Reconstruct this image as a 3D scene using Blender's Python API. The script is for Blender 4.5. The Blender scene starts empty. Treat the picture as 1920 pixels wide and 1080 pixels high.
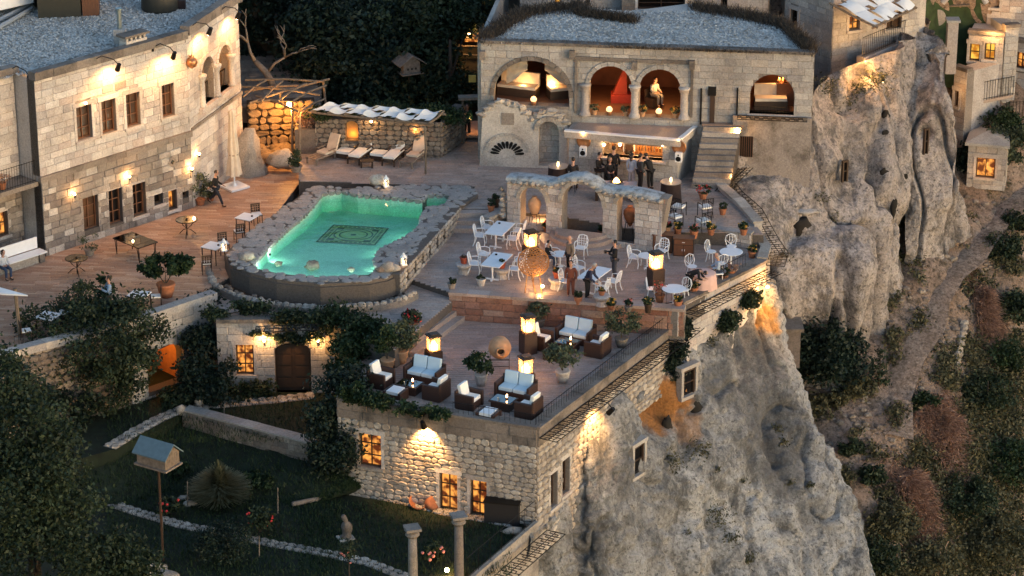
import bpy,bmesh,math,random
import numpy as np
from mathutils import Vector,Matrix,noise
from mathutils.geometry import tessellate_polygon
random.seed(7)
PI = math.pi
sc = bpy.context.scene
C = sc.collection
# ---------------------------------------------------------------- camera
F,D,PITCH = 5400.0,120.0,math.radians(22)
sp_,cp_ = math.sin(PITCH),math.cos(PITCH)
cd = bpy.data.cameras.new('camera'); cam = bpy.data.objects.new('camera',cd); C.objects.link(cam)
cd.sensor_width = 36; cd.lens = 36 * F / 1920; cd.clip_start = 1; cd.clip_end = 1500
cam.location = (0,-D * cp_,D * sp_); cam.rotation_euler = (PI / 2 - PITCH,0,0)
sc.camera = cam
# ---------------------------------------------------------------- sky and sun (dusk)
SUN_EL,SUN_ROT = math.radians(8),math.radians(128)
world = bpy.data.worlds.new("World"); sc.world = world; world.use_nodes = True
nt = world.node_tree
sky = nt.nodes.new('ShaderNodeTexSky'); sky.sky_type = 'NISHITA'; sky.sun_disc = False
sky.sun_elevation = SUN_EL; sky.sun_rotation = SUN_ROT
sky.air_density = 1.0; sky.dust_density = 1.0; sky.ozone_density = 1.8
bg = nt.nodes['Background']; nt.links.new(sky.outputs[0],bg.inputs[0]); bg.inputs[1].default_value = 0.15
sd = bpy.data.lights.new('sun','SUN'); sun = bpy.data.objects.new('sun',sd); C.objects.link(sun)
sd.energy = 0.16; sd.angle = math.radians(40); sd.color = (1.0,.90,.82)
v = Vector((math.sin(SUN_ROT) * math.cos(SUN_EL),math.cos(SUN_ROT) * math.cos(SUN_EL),math.sin(SUN_EL)))
sun.rotation_euler = (-v).to_track_quat('-Z','Y').to_euler()
sc.view_settings.view_transform = 'Standard'; sc.view_settings.look = 'None'
sc.view_settings.exposure = 1.4; sc.view_settings.gamma = 1; sc.view_settings.use_curve_mapping = False
sc.cycles.max_bounces = 6; sc.cycles.transparent_max_bounces = 12
sc.cycles.caustics_reflective = False; sc.cycles.caustics_refractive = False
sc.cycles.sample_clamp_indirect = 3.0
# ---------------------------------------------------------------- surveying: where things stand
def P(x,y,z=0.0):
 u = (x - 960) / F; w = (540 - y) / F
 t = (z - D * sp_) / (-sp_ + w * cp_)
 return Vector((u * t,-D * cp_ + (cp_ + w * sp_) * t,z))
def RAY(x,y):
 u = (x - 960) / F; w = (540 - y) / F
 return Vector((u,cp_ + w * sp_,-sp_ + w * cp_))
def HT(x,y,z,ytop):          # height above point P(x,y,z) that shows at ytop
 p = P(x,y,z); r = RAY(x,ytop); t = (p.y + D * cp_) / r.y
 return D * sp_ + r.z * t - z
class Plane:                     # a vertical wall line; u along it, z up, off outwards
 def __init__(s,a,b):
  s.a = Vector((a[0],a[1])); s.b = Vector((b[0],b[1])); s.d = (s.b - s.a).normalized(); s.L = (s.b - s.a).length
  s.n = Vector((s.d.y,-s.d.x))
  if s.n.y > 0: s.n = -s.n
 @property
 def ang(s): return math.atan2(s.n.x,-s.n.y)
 def at(s,x,y):
  r = RAY(x,y); o = Vector((0,-D * cp_))
  t = (s.a - o).dot(s.n) / Vector((r.x,r.y)).dot(s.n)
  q = o + Vector((r.x,r.y)) * t
  return (q - s.a).dot(s.d),D * sp_ + r.z * t
 def pt(s,u,z,off=0.0):
  q = s.a + s.d * u + s.n * off
  return Vector((q.x,q.y,z))
 def rect(s,x0,x1,y0,y1):   # px rect (centre heights) -> u0,u1,z0,z1
  xm = (x0 + x1) / 2
  return s.at(x0,(y0 + y1) / 2)[0],s.at(x1,(y0 + y1) / 2)[0],s.at(xm,y1)[1],s.at(xm,y0)[1]
# ---------------------------------------------------------------- object helpers
def put(o,parent=None):
 C.objects.link(o)
 if parent is not None: o.parent = parent
 return o
def thing(name,label,cat,loc=(0,0,0),rz=0.0,group=None):
 o = bpy.data.objects.new(name,None); C.objects.link(o)
 o.location = loc; o.rotation_euler = (0,0,rz); o.empty_display_size = .2
 o['label'] = label; o['category'] = cat
 if group: o['group'] = group
 return o
def tag(o,label,cat,group=None,kind=None):
 o['label'] = label; o['category'] = cat
 if group: o['group'] = group
 if kind: o['kind'] = kind
 return o
def struct(o,kind='structure'):
 o['kind'] = kind; return o
def copy_thing(root,loc,rz,label=None,scale=None):
 r = root.copy(); C.objects.link(r); r.location = loc; r.rotation_euler = (0,0,rz)
 if label: r['label'] = label
 if scale: r.scale = (scale,scale,scale)
 for ch in list(root.children):
  c = ch.copy(); C.objects.link(c); c.parent = r
  for g in list(ch.children):
   d = g.copy(); C.objects.link(d); d.parent = c
 return r
class Fam:                       # first call uses the prototype itself, later calls copy it
 def __init__(s,maker): s.maker = maker; s.first = None
 def __call__(s,loc,rz,label,scale=None):
  if s.first is None:
   s.first = s.maker(); o = s.first; o.location = loc; o.rotation_euler = (0,0,rz); o['label'] = label
   if scale: o.scale = (scale,) * 3
   return o
  return copy_thing(s.first,loc,rz,label,scale or 1.0)
class MB:
 def __init__(s): s.v = []; s.f = []; s.r = []
 def add(s,vs,fs,rnd=0.0):
  n = len(s.v); s.v += [tuple(p) for p in vs]; s.f += [tuple(n + i for i in f) for f in fs]; s.r += [rnd] * len(fs); return s
 def box(s,c,d,rz=0.0,rnd=0.0,taper=1.0):
  x,y,z = d[0] / 2,d[1] / 2,d[2] / 2; cs,sn = math.cos(rz),math.sin(rz); vs = []
  for k in (-1,1):
   t = taper if k > 0 else 1
   for i,j in ((-1,-1),(1,-1),(1,1),(-1,1)):
    a,b = i * x * t,j * y * t
    vs.append((c[0] + a * cs - b * sn,c[1] + a * sn + b * cs,c[2] + k * z))
  return s.add(vs,[(3,2,1,0),(4,5,6,7),(0,1,5,4),(1,2,6,5),(2,3,7,6),(3,0,4,7)],rnd)
 def rod(s,a,b,r0,r1=None,n=6,rnd=0.0):
  a,b = Vector(a),Vector(b); r1 = r0 if r1 is None else r1
  d = b - a
  if d.length < 1e-6: return s
  q = d.to_track_quat('Z','Y'); vs = []
  for p,r in ((a,r0),(b,r1)):
   for i in range(n):
    t = 2 * PI * i / n + PI / n
    vs.append(p + q @ Vector((r * math.cos(t),r * math.sin(t),0)))
  fs = [(i,(i + 1) % n,n + (i + 1) % n,n + i) for i in range(n)] + [tuple(range(n - 1,-1,-1)),tuple(range(n,2 * n))]
  return s.add(vs,fs,rnd)
 def tube(s,pts,r,n=6,r1=None):
  pts = [Vector(p) for p in pts]; m = len(pts); vs = []; fs = []
  for k,p in enumerate(pts):
   d = (pts[min(k + 1,m - 1)] - pts[max(k - 1,0)])
   if d.length < 1e-6: d = Vector((0,0,1))
   q = d.to_track_quat('Z','Y'); rr = r if r1 is None else r + (r1 - r) * k / (m - 1)
   for i in range(n):
    t = 2 * PI * i / n
    vs.append(p + q @ Vector((rr * math.cos(t),rr * math.sin(t),0)))
  for k in range(m - 1):
   for i in range(n):
    j = (i + 1) % n; fs.append((k * n + i,k * n + j,k * n + n + j,k * n + n + i))
  fs += [tuple(range(n - 1,-1,-1)),tuple(range((m - 1) * n,m * n))]
  return s.add(vs,fs)
 def lathe(s,prof,n=16,c=(0,0,0),sx=1,sy=1,rnd=0.0):
  vs = []; fs = []
  for r,z in prof:
   for i in range(n):
    t = 2 * PI * i / n; vs.append((c[0] + r * math.cos(t) * sx,c[1] + r * math.sin(t) * sy,c[2] + z))
  m = len(prof)
  for k in range(m - 1):
   for i in range(n):
    j = (i + 1) % n; fs.append((k * n + i,k * n + j,k * n + n + j,k * n + n + i))
  if prof[0][0] > 1e-4: fs.append(tuple(range(n - 1,-1,-1)))
  if prof[-1][0] > 1e-4: fs.append(tuple(range((m - 1) * n,m * n)))
  return s.add(vs,fs,rnd)
 def ball(s,c,r,n=10,sx=1,sy=1,sz=1,rnd=0.0):
  m = max(4,n // 2)
  return s.lathe([(r * math.sin(PI * k / m) + 1e-5,-r * sz * math.cos(PI * k / m)) for k in range(m + 1)],n,c,sx,sy,rnd)
 def rock(s,c,r,n=8,sc_=(1,1,1),seed=0,amp=.28,rnd=0.0):
  m = max(4,n // 2 + 1); vs = []; fs = []
  for k in range(m + 1):
   for i in range(n):
    t = 2 * PI * i / n; f = PI * k / m
    d = Vector((math.sin(f) * math.cos(t),math.sin(f) * math.sin(t),-math.cos(f)))
    q = r * (1 + amp * noise.noise(d * 1.7 + Vector((seed * 3.1,seed,0))) * 1.6)
    vs.append((c[0] + d.x * q * sc_[0],c[1] + d.y * q * sc_[1],c[2] + d.z * q * sc_[2]))
  for k in range(m):
   for i in range(n):
    j = (i + 1) % n; fs.append((k * n + i,k * n + j,k * n + n + j,k * n + n + i))
  return s.add(vs,fs,rnd)
 def prism(s,pts,z0,z1,rnd=0.0):
  n = len(pts)
  return s.add([(p[0],p[1],z0) for p in pts] + [(p[0],p[1],z1) for p in pts],
     [tuple(range(n - 1,-1,-1)),tuple(range(n,2 * n))] + [(i,(i + 1) % n,n + (i + 1) % n,n + i) for i in range(n)],rnd)
 def mesh(s,name,mat,smooth=False):
  me = bpy.data.meshes.new(name); me.from_pydata(s.v,[],s.f)
  if mat: me.materials.append(mat)
  if any(s.r):
   at = me.attributes.new('rnd','FLOAT','FACE'); at.data.foreach_set('value',s.r)
  if smooth: me.polygons.foreach_set('use_smooth',[True] * len(s.f))
  bm = bmesh.new(); bm.from_mesh(me); bmesh.ops.recalc_face_normals(bm,faces=bm.faces); bm.to_mesh(me); bm.free()
  me.update(); return me
 def build(s,name,mat,parent=None,smooth=False,world=False):
  o = bpy.data.objects.new(name,s.mesh(name,mat,smooth)); put(o,parent)
  if world and parent is not None: o.location = -parent.location
  return o
def prism_poly(name,pts,z0,z1,mat,parent=None):
 """polygon (any shape) extruded; tessellated"""
 pts = [Vector((p[0],p[1],0)) for p in pts]; n = len(pts)
 t = tessellate_polygon([pts]); m = MB()
 vs = [(p.x,p.y,z1) for p in pts] + [(p.x,p.y,z0) for p in pts]
 fs = [tuple(f) for f in t] + [tuple(n + i for i in reversed(f)) for f in t] + [(i,(i + 1) % n,n + (i + 1) % n,n + i) for i in range(n)]
 m.add(vs,fs); return m.build(name,mat,parent,world=parent is not None)
# ---------------------------------------------------------------- materials
def mat_new(name):
 m = bpy.data.materials.new(name); m.use_nodes = True; t = m.node_tree
 return m,t,t.nodes['Principled BSDF']
def lin(c): return tuple(x for x in c) + (1,)
def plain(name,col,rough=.6,metal=0.0,var=.12,scale=6.0,spec=.4,bump=0.0,objvar=0.0):
 m,t,b = mat_new(name); N = t.nodes.new; L = t.links.new
 b.inputs['Roughness'].default_value = rough; b.inputs['Metallic'].default_value = metal
 b.inputs['Specular IOR Level'].default_value = spec
 tc = N('ShaderNodeTexCoord'); nz = N('ShaderNodeTexNoise'); nz.inputs['Scale'].default_value = scale; nz.inputs['Detail'].default_value = 5
 L(tc.outputs['Object'],nz.inputs['Vector'])
 r = N('ShaderNodeValToRGB'); L(nz.outputs[0],r.inputs[0])
 r.color_ramp.elements[0].position = .3; r.color_ramp.elements[1].position = .7
 r.color_ramp.elements[0].color = lin([x * (1 - var) for x in col]); r.color_ramp.elements[1].color = lin([min(1,x * (1 + var)) for x in col])
 out = r.outputs[0]
 if objvar:
  oi = N('ShaderNodeObjectInfo'); hs = N('ShaderNodeHueSaturation'); mp = N('ShaderNodeMapRange')
  mp.inputs[3].default_value = 1 - objvar; mp.inputs[4].default_value = 1 + objvar
  L(oi.outputs['Random'],mp.inputs[0]); L(mp.outputs[0],hs.inputs['Value']); L(out,hs.inputs['Color']); out = hs.outputs[0]
 L(out,b.inputs['Base Color'])
 if bump:
  bp = N('ShaderNodeBump'); bp.inputs['Strength'].default_value = bump; bp.inputs['Distance'].default_value = .02
  L(nz.outputs[0],bp.inputs['Height']); L(bp.outputs[0],b.inputs['Normal'])
 return m
def stone(name,cols,rough=.85,dirt=(.10,.09,.08),dirt_amt=.5,dscale=.6,fscale=14,bump=.5,streak=False):
 """per-piece colour from object/face random, weathering patches, fine grain and relief"""
 m,t,b = mat_new(name); N = t.nodes.new; L = t.links.new
 b.inputs['Roughness'].default_value = rough; b.inputs['Specular IOR Level'].default_value = .25
 oi = N('ShaderNodeObjectInfo'); at = N('ShaderNodeAttribute'); at.attribute_name = 'rnd'
 ad = N('ShaderNodeMath'); L(oi.outputs['Random'],ad.inputs[0]); L(at.outputs['Fac'],ad.inputs[1])
 fr = N('ShaderNodeMath'); fr.operation = 'FRACT'; L(ad.outputs[0],fr.inputs[0])
 r = N('ShaderNodeValToRGB'); e = r.color_ramp; n = len(cols)
 while len(e.elements) < n: e.elements.new(.5)
 for i,c in enumerate(cols): e.elements[i].position = (i + .5) / n; e.elements[i].color = lin(c)
 L(fr.outputs[0],r.inputs[0])
 ge = N('ShaderNodeNewGeometry'); ns = N('ShaderNodeTexNoise'); ns.inputs['Scale'].default_value = dscale; ns.inputs['Detail'].default_value = 7; ns.inputs['Roughness'].default_value = .62
 if streak:
  mpn = N('ShaderNodeMapping'); mpn.inputs['Scale'].default_value = (1,1,.3); L(ge.outputs['Position'],mpn.inputs[0]); L(mpn.outputs[0],ns.inputs['Vector'])
 else: L(ge.outputs['Position'],ns.inputs['Vector'])
 dr = N('ShaderNodeValToRGB'); dr.color_ramp.elements[0].position = .48; dr.color_ramp.elements[1].position = .66
 L(ns.outputs[0],dr.inputs[0])
 ml = N('ShaderNodeMath'); ml.operation = 'MULTIPLY'; ml.inputs[1].default_value = dirt_amt; L(dr.outputs[0],ml.inputs[0])
 mx = N('ShaderNodeMix'); mx.data_type = 'RGBA'; L(ml.outputs[0],mx.inputs[0]); L(r.outputs[0],mx.inputs[6]); mx.inputs[7].default_value = lin(dirt)
 nf = N('ShaderNodeTexNoise'); nf.inputs['Scale'].default_value = fscale; nf.inputs['Detail'].default_value = 6; nf.inputs['Roughness'].default_value = .7
 L(ge.outputs['Position'],nf.inputs['Vector'])
 mr = N('ShaderNodeMapRange'); mr.inputs[1].default_value = .3; mr.inputs[2].default_value = .7; mr.inputs[3].default_value = .68; mr.inputs[4].default_value = 1.25; L(nf.outputs[0],mr.inputs[0])
 m2 = N('ShaderNodeMix'); m2.data_type = 'RGBA'; m2.blend_type = 'MULTIPLY'; m2.inputs[0].default_value = 1; L(mx.outputs[2],m2.inputs[6]); L(mr.outputs[0],m2.inputs[7])
 L(m2.outputs[2],b.inputs['Base Color'])
 bp = N('ShaderNodeBump'); bp.inputs['Strength'].default_value = bump; bp.inputs['Distance'].default_value = .05
 L(nf.outputs[0],bp.inputs['Height']); L(bp.outputs[0],b.inputs['Normal'])
 return m
def leafmat(name,c0,c1,rough=.6):
 m,t,b = mat_new(name); N = t.nodes.new; L = t.links.new
 at = N('ShaderNodeAttribute'); at.attribute_name = 'rnd'; r = N('ShaderNodeValToRGB')
 r.color_ramp.elements[0].color = lin(c0); r.color_ramp.elements[1].color = lin(c1)
 L(at.outputs['Fac'],r.inputs[0]); L(r.outputs[0],b.inputs['Base Color'])
 b.inputs['Roughness'].default_value = rough; b.inputs['Specular IOR Level'].default_value = .3
 tr = N('ShaderNodeBsdfTranslucent'); L(r.outputs[0],tr.inputs[0]); ms = N('ShaderNodeMixShader'); ms.inputs[0].default_value = .25
 L(b.outputs[0],ms.inputs[1]); L(tr.outputs[0],ms.inputs[2]); L(ms.outputs[0],t.nodes['Material Output'].inputs[0])
 return m
def glow(name,col,st):
 m,t,b = mat_new(name); b.inputs['Base Color'].default_value = lin([x * .6 for x in col])
 b.inputs['Emission Color'].default_value = lin(col); b.inputs['Emission Strength'].default_value = st; return m
def glassy(name,col=(.9,.95,.95),a=.12,rough=.05):
 m,t,b = mat_new(name); N = t.nodes.new; L = t.links.new
 tr = N('ShaderNodeBsdfTransparent'); tr.inputs[0].default_value = lin(col); gl = N('ShaderNodeBsdfGlossy'); gl.inputs['Roughness'].default_value = rough
 fz = N('ShaderNodeFresnel'); fz.inputs[0].default_value = 1.5; mx = N('ShaderNodeMixShader'); ad = N('ShaderNodeMath'); ad.inputs[1].default_value = a; L(fz.outputs[0],ad.inputs[0])
 ad.use_clamp = True; L(ad.outputs[0],mx.inputs[0]); L(tr.outputs[0],mx.inputs[1]); L(gl.outputs[0],mx.inputs[2]); L(mx.outputs[0],t.nodes['Material Output'].inputs[0]); return m
def lit_window(name,c0,c1,st,scale=2.5):
 """a lit room seen through old glass: uneven warm light"""
 m,t,b = mat_new(name); N = t.nodes.new; L = t.links.new
 tc = N('ShaderNodeTexCoord'); nz = N('ShaderNodeTexNoise'); nz.inputs['Scale'].default_value = scale; nz.inputs['Detail'].default_value = 2; L(tc.outputs['Object'],nz.inputs['Vector'])
 r = N('ShaderNodeValToRGB'); r.color_ramp.elements[0].position = .42; r.color_ramp.elements[1].position = .6
 r.color_ramp.elements[0].color = lin(c0); r.color_ramp.elements[1].color = lin(c1); L(nz.outputs[0],r.inputs[0])
 L(r.outputs[0],b.inputs['Emission Color']); b.inputs['Emission Strength'].default_value = st; b.inputs['Base Color'].default_value = (.05,.03,.02,1); b.inputs['Roughness'].default_value = .2
 return m
def lamp(name,loc,power,col=(1,.58,.22),r=.06,parent=None,spot=None,aim=None,blend=.6):
 l = bpy.data.lights.new(name,'SPOT' if spot else 'POINT'); l.energy = power * .5; l.color = col; l.shadow_soft_size = r
 o = bpy.data.objects.new(name,l); C.objects.link(o); o.location = loc
 if spot:
  l.spot_size = math.radians(spot); l.spot_blend = blend
  o.rotation_euler = (Vector(aim) - Vector(loc)).to_track_quat('-Z','Y').to_euler()
 if parent is not None:
  o.parent = parent; o.matrix_parent_inverse = Matrix.Translation(-Vector(parent.location))
 return o
WARM = (1.0,.50,.16); AMBER = (1.0,.40,.08)
M = {}
M['ashlar'] = stone('pale_ashlar',[(.48,.43,.39),(.43,.39,.36),(.53,.48,.44),(.37,.34,.325),(.60,.56,.52),(.44,.37,.33),(.34,.31,.295),(.50,.46,.42)],dirt=(.22,.19,.17),dirt_amt=.55,dscale=.5,bump=.4)
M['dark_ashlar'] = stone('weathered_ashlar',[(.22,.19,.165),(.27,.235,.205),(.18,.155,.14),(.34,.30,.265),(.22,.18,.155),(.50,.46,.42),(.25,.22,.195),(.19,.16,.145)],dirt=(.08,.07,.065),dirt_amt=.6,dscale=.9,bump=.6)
M['hall_stone'] = stone('grey_ashlar',[(.40,.37,.34),(.35,.33,.31),(.45,.42,.38),(.31,.29,.28),(.42,.37,.32),(.50,.46,.42),(.36,.33,.30)],dirt=(.17,.155,.14),dirt_amt=.55,dscale=.5,bump=.45)
M['rubble'] = stone('rubble_stone',[(.42,.37,.31),(.35,.31,.27),(.47,.42,.36),(.30,.27,.24),(.40,.34,.28),(.52,.47,.41)],dirt=(.14,.12,.10),dirt_amt=.6,dscale=1.0,bump=.9)
M['field'] = stone('field_stone',[(.20,.165,.14),(.27,.23,.19),(.15,.125,.11),(.33,.28,.23),(.24,.18,.14),(.18,.15,.13)],dirt=(.06,.055,.045),dirt_amt=.5,dscale=1.2,bump=.9)
M['mortar'] = stone('mortar',[(.22,.19,.165),(.26,.22,.19)],bump=.5)
M['mortar_dark'] = stone('dark_mortar',[(.10,.085,.075),(.13,.11,.095)],bump=.5)
M['tile_warm'] = stone('courtyard_tile',[(.33,.20,.135),(.38,.245,.17),(.30,.175,.12),(.43,.30,.22),(.35,.22,.155),(.40,.24,.165),(.46,.33,.245)],rough=.42,dirt=(.22,.15,.115),dirt_amt=.5,bump=.1)
M['tile_pink'] = stone('terrace_tile',[(.34,.26,.22),(.38,.295,.25),(.31,.24,.20),(.42,.335,.29),(.35,.265,.225),(.40,.32,.28),(.32,.255,.225)],rough=.40,dirt=(.15,.11,.095),dirt_amt=.45,bump=.1)
M['tile_grey'] = stone('deck_tile',[(.36,.295,.26),(.31,.25,.22),(.40,.33,.29),(.28,.235,.21),(.37,.285,.24)],rough=.5,dirt=(.15,.125,.11),dirt_amt=.5,bump=.15)
M['coping'] = stone('pool_coping_stone',[(.32,.31,.29),(.28,.27,.26),(.36,.345,.32),(.26,.25,.24),(.33,.31,.285)],rough=.6,dirt=(.12,.12,.11),dirt_amt=.4,bump=.5)
M['gravel'] = stone('roof_gravel',[(.64,.62,.58),(.34,.33,.31),(.78,.76,.72),(.54,.52,.49)],rough=.9,dirt=(.33,.32,.30),dirt_amt=.35,bump=1.0,fscale=22)
M['lichen'] = stone('dark_cornice',[(.17,.14,.12),(.20,.17,.145),(.24,.20,.17)],dirt=(.06,.055,.05),dirt_amt=.7,dscale=1.3,bump=.7)
M['iron'] = plain('black_iron',(.014,.013,.013),.5,.6)
M['wood_dark'] = plain('dark_wood',(.045,.026,.017),.5,scale=9)
M['wood_frame'] = plain('window_wood',(.13,.055,.028),.5,scale=9)
M['wood_grey'] = plain('weathered_wood',(.19,.15,.12),.8,scale=8,var=.3,bump=.4)
M['wood_pole'] = plain('pole_wood',(.15,.115,.085),.8,scale=8,var=.3,bump=.4)
M['white'] = plain('white_paint',(.74,.75,.76),.45,var=.05)
M['white_cloth'] = plain('white_cloth',(.72,.74,.76),.8,var=.05,scale=3,bump=.2)
M['cushion'] = plain('cream_cushion',(.78,.77,.73),.85,var=.06,scale=4,bump=.2)
M['blue_cushion'] = plain('pale_blue_cushion',(.50,.63,.70),.85,var=.05,scale=4,bump=.2)
M['canvas'] = plain('canvas_sail',(.66,.68,.70),.8,var=.08,scale=2,bump=.2)
M['beige'] = plain('beige_canvas',(.55,.47,.38),.8,var=.15,scale=3,bump=.3)
M['rattan'] = plain('brown_rattan',(.045,.022,.016),.5,scale=40,var=.4,bump=.6)
M['black_cloth'] = plain('dark_cloth',(.022,.012,.012),.9,scale=7,var=.3)
M['terra'] = plain('terracotta',(.30,.115,.055),.75,scale=7,var=.2,bump=.2,objvar=.25)
M['terra_red'] = plain('red_pot',(.26,.055,.03),.7,scale=7,var=.2,objvar=.2)
M['clay'] = plain('pale_clay',(.42,.24,.13),.8,scale=5,var=.2,bump=.3)
M['copper'] = plain('beaten_copper',(.36,.17,.08),.38,.7,scale=8,var=.25,bump=.3)
M['glass'] = glassy('clear_glass'); M['tglass'] = glassy('table_glass',(.30,.34,.32),.22,.04)
M['pane'] = plain('dark_pane',(.008,.007,.007),.12,spec=.5)
m,t,b = mat_new('fire_glass'); N = t.nodes.new; L = t.links.new
a_ = N('ShaderNodeBsdfTransparent'); b_ = N('ShaderNodeBsdfTranslucent'); b_.inputs[0].default_value = (.95,.8,.6,1); c_ = N('ShaderNodeMixShader'); c_.inputs[0].default_value = .22
L(a_.outputs[0],c_.inputs[1]); L(b_.outputs[0],c_.inputs[2]); L(c_.outputs[0],t.nodes['Material Output'].inputs[0]); M['fire_glass'] = m
M['grass'] = leafmat('lawn_blades',(.006,.018,.006),(.035,.065,.025))
M['leaf_pampas'] = leafmat('pampas_leaves',(.05,.06,.03),(.20,.20,.12))
M['soil'] = plain('soil',(.035,.025,.018),.95,scale=9,var=.3)
M['leaf_dark'] = leafmat('dark_leaves',(.005,.012,.006),(.045,.070,.036))
M['leaf_mid'] = leafmat('green_leaves',(.006,.016,.006),(.035,.065,.026))
M['leaf_olive'] = leafmat('olive_leaves',(.022,.034,.018),(.12,.145,.085))
M['leaf_pine'] = leafmat('blue_green_leaves',(.003,.008,.006),(.022,.044,.030))
M['leaf_dry'] = leafmat('dry_grass',(.035,.027,.02),(.12,.09,.065))
M['leaf_rust'] = leafmat('rusty_brush',(.18,.105,.075),(.55,.35,.25))
M['leaf_scrub'] = leafmat('valley_scrub',(.018,.026,.012),(.17,.155,.085))
M['bark'] = plain('bark',(.045,.034,.026),.9,scale=12,var=.4,bump=.6)
M['bark_pale'] = plain('bare_wood',(.16,.13,.11),.9,scale=12,var=.3)
M['red_fl'] = plain('red_petals',(.45,.03,.03),.6); M['pink_fl'] = plain('pink_petals',(.60,.20,.17),.6); M['yel_fl'] = plain('yellow_petals',(.55,.32,.06),.6)
M['bulb'] = glow('lamp_bulb',(1.0,.62,.28),14); M['flame'] = glow('flame',(1.0,.52,.16),5); M['candle'] = glow('candle_flame',(1.0,.62,.3),9)
M['ember'] = glow('glass_embers',(1.0,.30,.05),2.2)
M['amber_pane'] = lit_window('lit_amber_window',(.10,.018,.003),(1.0,.38,.07),.5,3.5)
M['yellow_pane'] = lit_window('lit_yellow_window',(.45,.15,.01),(1.0,.55,.08),.5)
M['dim_pane'] = lit_window('dim_window',(.003,.002,.002),(.10,.035,.01),.3,1.2)
M['skin'] = plain('skin',(.42,.24,.17),.55); M['hair_dark'] = plain('dark_hair',(.012,.009,.007),.5); M['hair_fair'] = plain('fair_hair',(.20,.12,.06),.5); M['hair_grey'] = plain('grey_hair',(.32,.30,.28),.5)
def cloth(name,c):
 if name not in M: M[name] = plain(name,c,.85,var=.15,scale=5)
 return M[name]
# ---------------------------------------------------------------- stone blocks and tiles
BV = []
def _blockvars():
 rr = random.Random(3)
 for k in range(10):
  j = lambda a: rr.uniform(-a,a)
  c = [(-.5,-.5),(.5,-.5),(.5,.5),(-.5,.5)]
  mid = [(x + j(.012),z + j(.02)) for x,z in c]
  front = [(x * .93 + j(.012),z * .9 + j(.02)) for x,z in mid]
  vs = [(x,0.0,z) for x,z in mid] + [(x,-.62 + j(.1),z) for x,z in mid] + [(x,-1.0 + j(.15),z) for x,z in front]
  fs = []
  for i in range(4):
   q = (i + 1) % 4; fs += [(i,q,4 + q,4 + i),(4 + i,4 + q,8 + q,8 + i)]
  fs.append((8,9,10,11)); BV.append((vs,fs))
 for k in range(6):       # irregular rubble faces
  j = lambda a: rr.uniform(-a,a); n = 8
  ang = [2 * PI * (i + .5) / n for i in range(n)]
  def sq(a):
   x,z = math.cos(a),math.sin(a); q = (abs(x) ** 3.2 + abs(z) ** 3.2) ** (1 / 3.2); return x / q * .5,z / q * .5
  mid = [(sq(a)[0] + j(.045),sq(a)[1] + j(.05)) for a in ang]
  vs = [(x,0.0,z) for x,z in mid] + [(x,-.5,z) for x,z in mid] + [(x * .84 + j(.03),-1 + j(.3),z * .80 + j(.04)) for x,z in mid]
  fs = []
  for i in range(n):
   q = (i + 1) % n; fs += [(i,q,n + q,n + i),(n + i,n + q,2 * n + q,2 * n + i)]
  fs.append(tuple(range(2 * n,3 * n))); BV.append((vs,fs))
_bm = {}
def blockmesh(k,mat):
 if (k,mat.name) not in _bm:
  m = MB(); m.add(*BV[k]); _bm[(k,mat.name)] = m.mesh('stone_block',mat)
 return _bm[(k,mat.name)]
_blockvars()
def emit(blocks,parent,mat,name='stone_block',limit=300,restname=None):
 """blocks: (Matrix, variant, visible weight). The heaviest become parts, the rest one joined part."""
 blocks = sorted(blocks,key=lambda b: -b[2])
 off = -parent.location if parent.type == 'EMPTY' else Vector((0,0,0))
 T = Matrix.Translation(off)
 for mt,k,w in blocks[:limit]:
  o = bpy.data.objects.new(name,blockmesh(k,mat)); put(o,parent); o.matrix_local = T @ mt
 rest = blocks[limit:]
 if rest:
  m = MB()
  for mt,k,w in rest:
   q = T @ mt; m.add([q @ Vector(p) for p in BV[k][0]],BV[k][1],random.random() * .98 + .01)
  o = m.build(restname or 'stonework',mat,parent); o['kind'] = 'stuff'
def cuts(iv,holes):
 out = [iv]
 for h0,h1 in holes:
  nx = []
  for a,b in out:
   if h1 <= a or h0 >= b: nx.append((a,b)); continue
   if h0 > a + .06: nx.append((a,h0))
   if h1 < b - .06: nx.append((h1,b))
  out = nx
 return out
def arch_span(o,z):             # o = (u0,u1,z0,z1,'arch'/'rect')
 u0,u1,z0,z1 = o[:4]
 if z < z0 or z > z1: return None
 if len(o) > 4 and o[4] == 'arch':
  r = (u1 - u0) / 2; sp = z1 - (o[5] if len(o) > 5 else r); rr = z1 - sp
  if z > sp:
   h = r * math.sqrt(max(0,1 - ((z - sp) / rr) ** 2)); c = (u0 + u1) / 2; return (c - h,c + h)
 return (u0,u1)
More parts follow.
